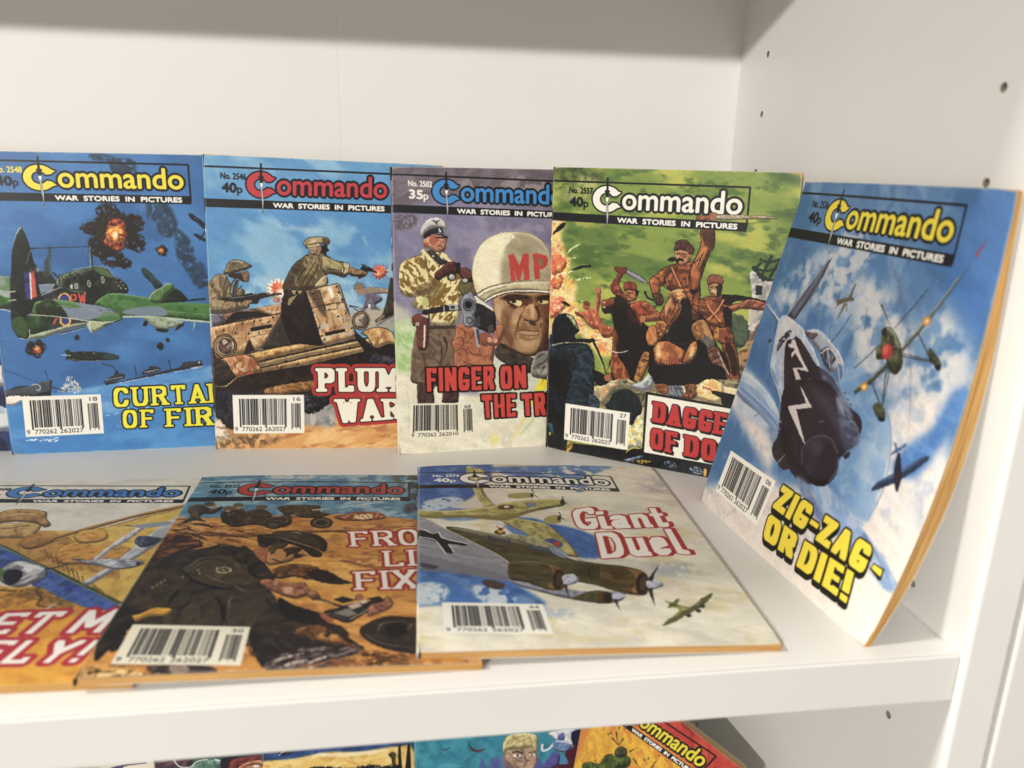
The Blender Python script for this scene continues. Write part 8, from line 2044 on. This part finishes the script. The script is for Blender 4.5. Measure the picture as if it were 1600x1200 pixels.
["p","c08a4c",[482,888,489,832,526,799,580,813,624,826,649,861,660,906,636,927,607,937,591,968,553,988,530,997,505,996,490,964],{"n":[["dca868",1.4,0.5,0.68]],"ol":["1e120c",0.35],"s":1}],
["p","2c1c14",[544,857,583,836,623,860,612,893,636,927,608,942,592,904,570,925,565,946,560,891],{"r":0.3,"n":[["6c4428",1,0.5,0.66]],"s":1}],
["l","1e120c",[506,943,528,955,558,983],0.8],
["l","1e120c",[575,853,606,848,624,871],0.6],
["p","54402a",[484,866,490,810,519,788,557,801,543,846,513,856,505,900],{"n":[["8c6c3c",1,0.5,0.66]],"ol":["1e120c",0.25],"s":1}],
["p","d89868",[620,837,654,861,664,895,645,911],{"a":0.9,"s":1}],
["p","241c16",[409,718,448,714,519,752,600,802,679,851,716,897,714,935,678,929,653,895,604,837,535,794,482,821,464,843,434,819],{"n":[["4c3f2c",1.6,0.58,0.74]],"flat":1,"s":1}],
["p","463a29",[408,714,464,708,486,681,551,676,630,696,688,734,720,783,731,841,725,886,690,851,621,803,541,759,467,729],{"n":[["5e5038",2,0.5,0.7],["2a2119",2,0.56,0.72]],"ol":["17110d",0.4],"s":1}],
["l","a4946c",[554,699,581,694,610,713],0.9,{"t":"b"}],
["l","8a7a54",[418,722,506,742,599,796,692,868],0.6,{"t":"b"}],
["p","1e1712",[631,708,689,740,721,794,730,852,713,874,696,805,663,745],{"e":0.3,"a":0.8,"s":1}],
["p","a86a4a",[489,1135,524,1118,586,1145,635,1152,674,1153,688,1192,730,1231,745,1277,722,1285,696,1257,651,1273,611,1253,569,1223,526,1184],{"n":[["dcaa80",1.2,0.5,0.66],["7c4834",1.2,0.56,0.7]],"ol":["1e120c",0.35],"s":1}],
["p","d8a880",[592,1188,620,1179,633,1208,613,1235,596,1216],{"s":1}],
["l","3c2018",[637,1199,659,1191,686,1173],0.8,{"t":"b"}],
["l","3c2018",[629,1180,664,1228],0.8,{"t":"b"}],
["l","3c2018",[689,1201,714,1258],0.8,{"t":"b"}],
["l","3c2018",[670,1200,706,1266],0.8,{"t":"b"}],
["l","3c2018",[711,1230,735,1277],0.8,{"t":"b"}],
["l","3c2018",[588,1159,631,1189],0.8,{"t":"b"}],
["l","2c2420",[726,1276,785,1306,853,1352],1.4],
["l","b8a890",[736,1281,804,1320],0.4],
["p","2a2624",[773,1374,826,1351,861,1327,953,1304,971,1287,991,1306,955,1357,904,1422,870,1453,832,1435],{"ol":["120e0c",0.3],"s":1}],
["p","221e1c",[799,1288,833,1263,891,1293,841,1317]],
["p","8c8478",[810,1384,863,1353,902,1397,862,1412]],
["p","c8b8a8",[857,1335,897,1311,917,1338,877,1362]],
["p","d8ccb8",[897,1306,924,1294,939,1312,917,1325]],
["l","b8a898",[873,1437,946,1357],0.5],
["l","6c645c",[783,1383,859,1428],0.5],
["p","241f20",[933,1285,976,1269,1005,1297,996,1315,953,1304]],
["p","a86c50",[886,1283,894,1252,908,1257,914,1285,901,1297],{"ol":["1e120c",0.25],"s":1}],
["p","a86c50",[945,1339,973,1323,1001,1306,1009,1270,1024,1289,1034,1334,1007,1377,966,1400,944,1408],{"n":[["dcaa80",1.2,0.5,0.66],["7c4834",1.2,0.56,0.7]],"ol":["1e120c",0.3],"s":1}],
["l","3c2018",[964,1349,993,1384],0.6],
["l","3c2018",[987,1332,1011,1359],0.6],
["p","a05c34",[756,1390,774,1383,814,1434,788,1441],{"ol":["1e120c",0.2],"s":1}],
["rough",0.3,1.0],
["p","16171b",[-86,274,1106,298,1106,348,-86,325]],
["l","14161c",[-87,85,1103,107],1.0],
["l","14161c",[1103,103,1105,336],1.0],
["p","b82c28",[395,149,375,143,367,135,358,128,348,122,337,118,325,115,314,113,302,113,290,114,278,117,267,121,257,127,248,133,240,141,234,150,229,159,225,169,223,180,223,191,224,201,227,212,231,221,237,231,245,239,253,247,263,253,274,258,285,262,297,265,308,265,320,265,332,263,343,259,354,255,363,248,372,241,396,234,369,211,342,208,337,215,331,220,324,224,316,226,307,227,299,226,291,223,283,219,277,214,272,207,268,200,267,192,266,185,268,177,272,170,277,163,283,158,290,154,298,152,307,151,315,152,323,155,331,159,337,164,342,171,369,169],{"ol":["14161c",0.85]}],
["t","ommando","b82c28",[405,123,1069,132,1070,256,406,246],{"b":0.42,"ol":[["14161c",1.25]]}],
["t","WAR  STORIES  IN  PICTURES","f2efe6",[380,296,1056,308,1056,336,380,324],{"b":0.3}],
["p","14161c",[304,62,314,63,317,136,326,140,326,149,320,151,322,178,302,178,302,150,294,148,293,140,303,136]],
["p","f4f1e8",[302,178,322,178,320,195,316,203,322,285,318,364,312,284,307,203,303,194],{"ol":["14161c",0.25]}],
["l","8a8a88",[313,205,317,343],0.35],
["p","14161c",[298,142,322,142,320,167,315,176,306,175,301,167]],
["p","f4f1e8",[295,136,324,136,324,140,296,140],{"a":0.0}],
["t","No. 2522","14161c",[71,122,220,126,220,162,72,157],{"b":0.24}],
["t","40","14161c",[78,181,161,184,162,237,78,234],{"b":0.42}],
["t","p","14161c",[168,209,196,209,196,255,168,255],{"b":0.25}],
["t","FRONT","f2ece0",[825,693,1373,656,1385,827,843,841],{"fp":[0.17,0.1,0.6,0.2,0.09],"f":"blk","ol":[["a8160e",1.35]]}],
["t","LINE","f2ece0",[988,887,1359,859,1365,1016,997,1029],{"fp":[0.17,0.1,0.6,0.2,0.09],"f":"blk","ol":[["a8160e",1.35]]}],
["t","FIXER","f2ece0",[872,1070,1357,1046,1366,1215,887,1218],{"fp":[0.17,0.1,0.6,0.2,0.09],"f":"blk","ol":[["a8160e",1.35]]}],
["bar",[86,1420,514,1465,524,1699,89,1659],{"d":["770262","262027","30"],"bg":"e6e0cc"}]],
"safely":[
["p","e8e4d8",[-30,-30,1390,-30,1390,1760,-30,1760],{"n":[["d8d4c8",10,0.5,0.8]]}],
["p","dcbc58",[264,614,570,593,808,587,1081,399,1325,323,1464,924,1153,1246,1029,1170,798,981,478,733,234,557],{"n":[["e8cc6c",5,0.45,0.7],["c89c3c",4,0.6,0.8]],"s":1}],
["p","dca018",[152,943,649,1090,894,1176,1157,1260,1726,1497,1820,1997,732,1914],{"n":[["e8b428",8,0.45,0.7],["c88818",6,0.6,0.85]]}],
["p","3c5ca8",[-394,38,469,715,788,957,1150,1239,1167,1287,1062,1293,894,1176,778,1098,665,973,501,932,11,708],{"n":[["5c80c0",4,0.48,0.7],["283c7c",4,0.6,0.8]]}],
["p","d8a02c",[371,955,664,1091,792,1099,914,1191,1062,1293,956,1324,798,1263,527,1246],{"e":0.5,"n":[["c08c34",2,0.5,0.68],["8c6024",2,0.6,0.76]],"s":1}],
["l","3c4c38",[-379,62,474,724,790,962,1156,1246],1.8,{"s":0}],
["l","7c8c54",[-367,81,480,737,795,974,1156,1254],0.7,{"s":0}],
["p","c09444",[204,648,434,642,570,593,692,637,847,771,983,847,1087,1059,961,990,784,949,469,715,120,493],{"n":[["d0a050",2,0.5,0.68],["8c6830",2,0.6,0.76]],"s":1}],
["l","7c5424",[596,757,683,673,792,586,934,475,1124,369,1320,301],2.2,{"s":0}],
["l","c09850",[592,731,675,655,797,557,943,451,1118,347,1315,282],1.6,{"s":0}],
["l","4c3418",[612,775,707,693,816,606,958,496,1130,390],0.5,{"s":0}],
["p","d8a03c",[758,851,745,765,795,715,872,755,939,723,984,761,1043,799,1032,899,952,927,876,923,816,919],{"n":[["d0a050",2,0.5,0.68],["8c6830",2,0.6,0.76]],"ol":["6c4418",0.3],"s":1}],
["p","e0b050",[764,678,758,622,787,595,845,598,892,648,900,703,862,728,806,725],{"n":[["c08430",1.4,0.52,0.7]],"ol":["5c3814",0.35],"s":1}],
["l","6c4418",[774,623,837,682],0.6,{"t":"b"}],
["l","6c4418",[808,606,865,674],0.6,{"t":"b"}],
["l","6c4418",[808,919,791,785],0.6,{"t":"b"}],
["l","6c4418",[861,922,845,805],0.6,{"t":"b"}],
["l","6c4418",[895,774,939,723],0.6,{"t":"b"}],
["p","d0b070",[348,563,373,516,451,510,518,494,565,555,570,612,567,658,491,663,402,640],{"n":[["e8cc90",1.8,0.48,0.66],["a87c44",1.8,0.58,0.74]],"ol":["6c4824",0.3],"s":1}],
["l","4c2c18",[397,565,442,558,468,546],0.8],
["l","4c2c18",[474,543,510,533],0.8],
["l","8c6034",[462,569,489,608,503,605],0.7],
["l","5c3820",[467,629,522,628],0.6],
["p","b8904c",[275,482,329,424,314,393,348,359,434,363,514,392,550,466,598,537,585,556,535,515,442,490,368,506,322,542],{"n":[["e0bc74",2,0.5,0.68],["7c5828",2,0.58,0.74]],"ol":["5c3c18",0.45],"s":1}],
["l","e8d098",[331,428,404,407,494,422],0.7,{"t":"b"}],
["p","a87830",[554,630,619,652,683,673,667,744,604,775,540,702],{"n":[["d0a050",2,0.5,0.68],["8c6830",2,0.6,0.76]],"s":1}],
["l","7c5424",[682,779,736,866],0.5],
["l","7c5424",[719,815,773,904],0.5],
["l","7c5424",[755,851,809,941],0.5],
["l","7c5424",[790,885,844,977],0.5],
["l","7c5424",[825,920,879,1013],0.5],
["l","7c5424",[859,953,913,1048],0.5],
["l","7c5424",[893,986,947,1083],0.5],
["l","7c5424",[926,1019,979,1116],0.5],
["l","8c7424",[989,1082,1023,1135],0.5],
["l","8c7424",[1005,1098,1037,1147],0.5],
["l","8c7424",[1020,1113,1051,1159],0.5],
["l","8c7424",[1036,1128,1065,1171],0.5],
["l","8c7424",[1051,1144,1080,1183],0.5],
["p","c8ccd0",[953,1080,973,1022,1013,931,1043,799,1076,658,1118,524,1175,424,1209,549,1148,735,1098,870,1036,995,987,1097],{"n":[["989ca8",3,0.5,0.7]],"s":1}],
["p","dcdcdc",[918,876,945,741,1001,578,1022,539,1037,560,1007,691,964,795,940,894],{"n":[["8c909c",1.5,0.5,0.7]],"s":1}],
["p","b8bcc4",[826,871,894,891,964,879,1075,894,1124,905,1138,938,1100,967,1042,972,955,935,885,907],{"n":[["f0f0f0",1.3,0.5,0.66],["5c606c",1.3,0.57,0.72]],"ol":["2c2c34",0.2],"s":1}],
["l","2c2c34",[841,872,902,892,970,896],0.8,{"t":0.2}],
["e","3c3c48",[1117,929,1127,929,1124,951]],
["p","3c4458",[1033,674,1082,676,1137,698,1130,751,1085,784,1035,728],{"n":[["8c98b0",1.2,0.5,0.68]],"s":1}],
["l","3c3c48",[936,555,1018,578,1104,563],0.9,{"t":0.4}],
["p","9ca4b0",[978,557,1118,524,1130,565,1021,588],{"s":1}],
["p","c8c8c8",[591,968,597,890,654,886,717,929,768,971,788,1026,765,1069,721,1095,650,1062,613,1015],{"n":[["54545c",1.8,0.48,0.64]],"ol":["17171c",0.4],"s":1}],
["p","17171c",[606,969,639,948,679,974,700,1035,685,1078,642,1047],{"s":1}],
["p","e8e8e8",[665,926,710,944,709,975,683,966],{"e":0.3,"s":1}],
["p","e0e0e0",[612,891,695,912,758,955,728,953,658,926],{"s":1}],
["l","17171c",[758,955,815,935,836,896],1.4,{"t":0.8}],
["p","5c7c3c",[561,936,598,953,621,1016,599,1014],{"e":0.3,"s":1}],
["l","5c4424",[593,1115,692,1121,818,1157,886,1189],1.6,{"t":0.8}],
["p","8c6424",[705,1150,778,1098,826,1130,866,1174,921,1191,994,1256,963,1261,884,1216,822,1198,746,1180],{"n":[["3c2c1c",1.4,0.5,0.66],["d8a840",1.2,0.56,0.7]],"a":0.8,"s":1}],
["l","5c4424",[798,1128,844,1186,854,1240,928,1258],1.0],
["l","c8ccd0",[889,1275,929,1212],1.6,{"t":0.8}],
["rough",0.25,0.9],
["p","16171b",[-65,213,1121,274,1126,318,-61,257]],
["l","14161c",[-83,48,1102,107],1.0],
["l","14161c",[1102,104,1123,307],1.0],
["p","3484c8",[402,120,382,114,373,107,364,101,353,95,342,91,330,88,318,86,306,86,295,86,284,88,273,92,264,96,255,102,248,108,242,116,238,124,235,132,234,141,234,151,237,160,240,169,246,178,253,186,261,194,270,201,280,207,291,211,303,215,314,218,326,219,338,219,349,217,360,215,370,211,379,206,387,200,410,195,382,173,355,170,351,176,345,180,338,183,330,185,322,185,313,184,305,181,297,178,290,173,285,167,281,160,278,154,278,147,279,140,281,134,286,129,292,125,299,121,306,120,315,119,323,120,332,123,339,127,346,132,352,137,378,137],{"ol":["14161c",0.85]}],
["t","ommando","3484c8",[410,97,1070,128,1082,236,422,205],{"b":0.42,"ol":[["14161c",1.25]]}],
["t","WAR  STORIES  IN  PICTURES","f2efe6",[400,248,1072,281,1075,305,402,272],{"b":0.3}],
["p","14161c",[305,42,315,42,323,106,333,110,334,118,328,119,332,143,312,142,310,118,301,116,301,109,309,105]],
["p","f4f1e8",[312,142,332,143,332,157,329,164,341,236,344,305,331,235,319,164,315,157],{"ol":["14161c",0.25]}],
["l","8a8a88",[326,166,341,287],0.35],
["p","14161c",[305,111,329,112,329,134,325,141,316,140,310,133]],
["p","f4f1e8",[302,105,331,106,331,110,303,109],{"a":0.0}],
["t","No. 2508","14161c",[78,86,226,94,230,125,82,117],{"b":0.24}],
["t","40","14161c",[90,137,173,143,178,189,95,183],{"b":0.42}],
["t","p","14161c",[182,165,210,166,214,206,186,205],{"b":0.25}],
["t","GET ME","f4efe6",[635,1291,1294,1284,1273,1445,603,1421],{"f":"blk","ol":[["b8102a",2.1]],"fp":[0.2,0.16,0.62,0.2,0]}],
["t","SAFELY!","f4efe6",[459,1446,1177,1489,1138,1617,449,1593],{"f":"blk","ol":[["b8102a",2.1]],"fp":[0.2,0.16,0.62,0.2,0]}]],
"lower1":[
["p","ddd6c4",[-30,-30,1390,-30,1390,1760,-30,1760],{"n":[["c8c4b4",8,0.5,0.8]]}],
["p","5c5478",[715,821,809,804,934,799,1090,806,1089,825,870,823,744,843],{"s":1}],
["p","b8c4b4",[473,791,625,796,637,831,470,822],{"r":0.5}],
["p","e8e0d0",[809,813,996,805,981,1003,764,977],{"s":1}],
["l","4c4470",[730,827,840,809,949,806],1.2]],
"lower2":[
["p","3c5a50",[-30,-30,1390,-30,1390,1760,-30,1760],{"n":[["54786c",6,0.45,0.7],["2c3c40",5,0.58,0.8]]}],
["p","4c3440",[-7,751,97,733,118,729,221,735,239,780,216,814,232,890,-15,859],{"n":[["8c6c78",1.4,0.5,0.65]],"s":1}],
["p","5c8474",[216,814,344,768,449,781,508,850,441,917,211,888],{"n":[["9cb8a8",1.5,0.5,0.65],["34504c",1.5,0.6,0.7]],"s":1}],
["l","ecece4",[118,729,155,795,226,809,271,772,344,762],0.7],
["l","ecece4",[386,767,458,807,445,842,420,914],0.9],
["p","2c2434",[428,772,556,762,619,782,530,840,483,922,441,917],{"s":1}],
["p","6c2c34",[490,798,598,773,705,774,789,809,659,831,551,855,515,926,483,922],{"n":[["a8503c",1.4,0.5,0.68]],"s":1}],
["p","b8805c",[540,854,617,813,724,814,820,838,812,1016,522,978],{"n":[["e0b088",1.5,0.5,0.68],["7c4838",1.5,0.58,0.72]],"ol":["2c1418",0.3],"s":1}],
["l","2c1418",[594,842,659,831,701,855],0.9],
["e","f0e4d8",[658,856,681,859,657,866]]],
"lower3":[
["p","224a84",[-30,-30,1390,-30,1390,1760,-30,1760],{"n":[["3464a4",6,0.45,0.7],["183458",5,0.58,0.8]]}],
["p","e4c46c",[-110,763,209,753,426,730,644,755,777,746,923,744,1023,775,1018,1086,-119,932],{"e":0.6,"n":[["f0dc9c",3,0.45,0.65],["c89c44",3,0.6,0.78]],"s":1}],
["p","f0e8c8",[317,741,534,749,755,756,866,757,754,781,533,780],{"e":0.5,"a":0.8,"s":1}],
["p","17181a",[923,738,939,740,941,817,947,946,907,941]],
["p","17181a",[988,733,1004,735,1008,851,1009,954,964,949]],
["p","17181a",[313,840,422,841,574,873,707,864,818,885,919,891,917,1020,309,939],{"r":0.8}],
["p","17181a",[854,793,882,784,910,813,903,889,880,899,870,834,854,812],{"n":[["8c7434",0.9,0.55,0.7]],"s":1}],
["p","d8b048",[901,825,915,820,920,878,904,889],{"s":1}],
["sp",["d8c068","e8e0b0","17181a"],[531,842,864,871,885,938,529,905],{"c":40,"z":0.7}],
["p","1c2028",[130,622,136,623,134,720,123,718]],
["p","1c2028",[140,623,147,624,144,721,134,720]],
["p","1c2028",[85,665,171,657,212,680,189,714,104,710],{"s":1}],
["l","e8eef4",[192,653,104,716],1.0,{"an":[0.6,0.3,0.5]}],
["l","e8f0f4",[316,778,372,735,447,757],0.8,{"an":[0.6,0.3,0.5]}]],
"lower4":[
["p","2a8ea6",[-30,-30,1390,-30,1390,1760,-30,1760],{"n":[["3ca0b4",8,0.45,0.75],["1c7890",6,0.6,0.85]]}],
["p","b49c84",[623,818,640,769,687,749,804,764,863,823,876,902,853,978,806,1050,687,1033,634,948],{"n":[["d4bca0",1.6,0.5,0.68],["6c5c54",1.6,0.6,0.74]],"ol":["2c2a2c",0.25],"s":1}],
["p","8c7484",[617,856,634,819,646,885,634,922],{"s":1}],
["p","cfc690",[623,805,623,729,646,681,686,660,756,658,827,670,868,695,877,747,866,836,845,795,816,778,757,790,687,775,646,789,634,819],{"n":[["f0ecc4",1.3,0.48,0.64,2,60],["8c8454",1.3,0.6,0.72,2,60]],"ol":["4c4834",0.25],"s":1}],
["l","7c7448",[640,744,687,698,780,684],0.4],
["l","7c7448",[675,773,733,730,827,702],0.4],
["l","7c7448",[745,789,804,738,862,720],0.4],
["l","7c7448",[839,807,863,758],0.4],
["l","2c2420",[687,807,734,804,769,821],1.0],
["l","2c2420",[810,823,857,820],0.9],
["e","f0ece4",[724,834,753,837,724,845]],
["e","2c3838",[728,834,738,835,728,844]],
["e","f0ece4",[834,842,855,845,834,853]],
["e","2c3838",[833,842,842,844,833,851]],
["l","5c4840",[781,838,793,905,769,927],0.8],
["p","7c6870",[652,899,711,932,734,1014,676,1005],{"e":0.5,"a":0.8,"s":1}],
["p","6c5c6c",[640,859,687,916,687,1020,640,975],{"e":0.5,"a":0.6,"s":1}],
["l","3c2c38",[365,670,393,738,432,762,501,749],1.3,{"t":"b"}],
["l","5c2c34",[387,725,432,762,490,757],1.8,{"t":"b"}],
["l","4c3c44",[183,713,217,723,251,702],1.0,{"t":"b"}],
["l","3c6880",[317,855,432,781,502,676],0.4,{"a":0.7}],
["p","5cb0c0",[147,845,226,830,317,861,271,874,181,862],{"e":0.3,"a":0.6,"s":1}],
["p","54549c",[446,999,446,884,472,824,497,891,497,1006],{"a":0.75,"n":[["6c6cb4",1,0.5,0.7]],"s":1}],
["p","54549c",[522,1010,523,882,553,822,583,890,583,1018],{"a":0.75,"n":[["6c6cb4",1,0.5,0.7]],"s":1}],
["p","54549c",[554,1014,554,873,582,813,610,880,610,1022],{"a":0.75,"n":[["6c6cb4",1,0.5,0.7]],"s":1}],
["p","54549c",[858,1057,857,939,887,878,919,947,921,1066],{"a":0.75,"n":[["6c6cb4",1,0.5,0.7]],"s":1}],
["p","e8e8ec",[956,679,1158,677,1161,808,1065,796,1004,737],{"n":[["b8bcd0",2,0.5,0.7]],"s":1}],
["p","4c5c9c",[1022,713,1063,692,1076,733,1052,769,1028,753],{"n":[["8c9cc8",1,0.5,0.66]],"s":1}],
["l","dce4ec",[910,764,910,816,958,809,1005,763,1064,764],1.6],
["p","5c7cac",[993,761,1076,772,1125,804,1090,852,1006,828],{"n":[["9cb8d8",1.2,0.5,0.66]],"s":1}],
["p","4c90b8",[1019,882,1066,869,1115,908,1104,959,1044,951],{"ol":["2c3c5c",0.25],"s":1}],
["p","4c4c94",[924,922,994,840,1042,872,1020,974,924,974],{"n":[["6c6cb4",1,0.5,0.7]],"s":1}],
["p","5c2438",[1078,864,1137,819,1185,812,1189,971,1117,1014,960,979,1020,948,1104,946],{"s":1}],
["p","2c2844",[1123,699,1206,683,1209,788,1143,806],{"s":1}]],
"lower5":[
["p","c03424",[-30,-30,1390,-30,1390,1760,-30,1760],{"n":[["d04c28",7,0.45,0.7],["8c1c1c",7,0.58,0.85]]}],
["p","dca818",[-146,630,393,279,557,223,770,207,1013,198,1125,225,887,559,-37,1138,-95,930],{"e":1.2,"n":[["f0c41c",4,0.44,0.64],["d87c28",4,0.6,0.78]],"s":1}],
["p","d87c34",[-101,623,85,473,56,585,19,777,-44,884],{"e":1.4,"a":0.7,"s":1}],
["p","d86c2c",[486,240,637,154,781,163,1019,140,1106,151,1017,213,796,218],{"e":1.2,"a":0.6,"s":1}],
["p","4c5c24",[80,778,151,714,227,677,261,593,317,545,382,532,445,470,487,481,443,561,174,797,89,813],{"n":[["8ca84c",1.4,0.5,0.66],["2c2820",1.3,0.56,0.7]],"ol":["1c1a14",0.3],"s":1}],
["p","4c5034",[339,501,374,453,428,432,443,462,402,509,354,531],{"n":[["8c8c5c",1,0.5,0.66],["2c2820",1,0.56,0.7]],"ol":["1c1a14",0.3],"s":1}],
["l","4c3c2c",[289,439,345,447,373,449],1.6,{"t":0.8}],
["l","5c4c34",[320,379,338,422,372,445],1.8,{"t":1.0}],
["l","5c4c34",[393,377,372,420,365,444],1.2,{"t":0.6}],
["l","3c3424",[460,431,519,361],1.0,{"t":0.3}],
["e","2c2418",[275,415,282,413,274,424]],
["e","2c2418",[253,437,260,435,252,446]],
["e","2c2418",[336,339,343,337,335,348]],
["e","2c2418",[526,459,533,457,525,467]],
["e","2c2418",[622,371,628,368,621,379]],
["e","2c2418",[593,400,599,398,591,408]],
["e","2c2418",[185,680,192,677,184,689]],
["e","2c2418",[700,300,706,297,699,307]],
["e","2c2418",[506,454,512,451,504,462]],
["l","3c2c1c",[518,451,548,469],1.6,{"t":0.8}],
["l","6c5424",[658,413,687,341],0.8],
["rough",0.25,0.9],
["p","16171b",[98,292,1016,207,995,250,77,336]],
["l","17151a",[178,127,1096,40],1.0],
["l","17151a",[1097,37,999,239],1.0],
["p","e8d818",[526,139,513,136,510,130,506,125,501,121,494,118,486,116,478,115,469,116,459,119,449,122,439,127,428,132,418,139,409,147,400,155,392,163,385,173,379,182,374,191,371,200,369,209,368,217,369,225,371,232,374,238,379,242,385,246,392,248,400,249,409,249,419,247,429,245,439,241,449,235,459,229,469,222,490,214,480,196,460,196,453,202,446,207,439,211,432,214,425,215,418,215,413,214,409,211,407,207,405,202,406,196,408,189,411,182,415,175,421,169,428,163,435,158,442,154,449,151,456,150,463,150,468,151,472,154,474,158,476,163,497,159],{"ol":["14161c",0.85]}],
["t","ommando","e8d818",[545,116,1058,65,1006,173,493,223],{"b":0.42,"ol":[["14161c",1.25]]}],
["t","WAR  STORIES  IN  PICTURES","f2efe6",[452,269,973,219,961,244,440,294],{"b":0.3}],
["p","14161c",[492,72,500,71,471,135,476,138,473,145,467,148,457,171,441,173,453,149,447,148,451,141,460,136]],
["p","f4f1e8",[441,173,457,171,448,186,442,194,411,264,375,334,404,265,435,194,435,187],{"ol":["14161c",0.25]}],
["l","8a8a88",[439,196,383,316],0.35],
["p","14161c",[453,142,472,140,460,162,452,170,445,171,445,164]],
["p","f4f1e8",[454,137,476,135,475,138,453,140],{"a":0.0}],
["t","No. 2561","17151a",[286,145,400,135,385,166,271,176],{"b":0.24}],
["t","40","17151a",[266,195,329,191,307,237,243,242],{"b":0.42}],
["t","p","17151a",[324,212,346,210,326,250,304,252],{"b":0.25}]]}''')
COMICS = [
('neighbour', 'dark navy and white comic, only a sliver showing at the left edge', 'comics standing in a row against the back of the shelf', 0),
('curtain', 'comic with twin-engined bomber over blue sea, titled CURTAIN OF FIRE in yellow', 'comics standing in a row against the back of the shelf', 0),
('plumb', 'comic with officer firing a pistol from a rusty armoured car, white and red title', 'comics standing in a row against the back of the shelf', 0),
('finger', 'comic with a soldier in a white MP helmet pointing a pistol at the viewer', 'comics standing in a row against the back of the shelf', 0),
('dagger', 'green comic with brown-coated horsemen and raised sword, titled DAGGER OF DOOM in red', 'comics standing in a row against the back of the shelf', 0),
('zigzag', 'blue comic leaning on the right side panel, yellow title ZIG-ZAG - OR DIE!', 'comics standing in a row against the back of the shelf', 0),
('safely', 'gold and white comic lying flat, partly under the sandy desert comic', 'comics lying flat along the front of the shelf', 0),
('fixer', 'sandy desert comic lying flat, crouching soldier in dark clothes on its cover', 'comics lying flat along the front of the shelf', 0),
('duel', 'pale comic lying flat with grey and green bombers, titled Giant Duel', 'comics lying flat along the front of the shelf', 0),
('lower1', 'pale cream comic on the shelf below, leftmost one under the shelf edge', 'comics standing on the shelf below', 1),
('lower2', 'comic on the shelf below with green vehicle and a face under a dark beret', 'comics standing on the shelf below', 1),
('lower3', 'comic on the shelf below with dark blue sky, yellow glow and black towers', 'comics standing on the shelf below', 1),
('lower4', 'teal comic on the shelf below with a blond young man looking out', 'comics standing on the shelf below', 1),
('lower5', 'red and yellow comic on the shelf below, tilted against the side panel', 'comics standing on the shelf below', 1)]
for i, (key, label, group, old) in enumerate(COMICS):
    cv = Canvas(i+1)
    cv.run(ART.get(key, [])); cv.wear(i*5+2)
    comic(key, label, key, cv.image('cover_print'), random.Random(i*7+3), group, M_pages2 if old else None)
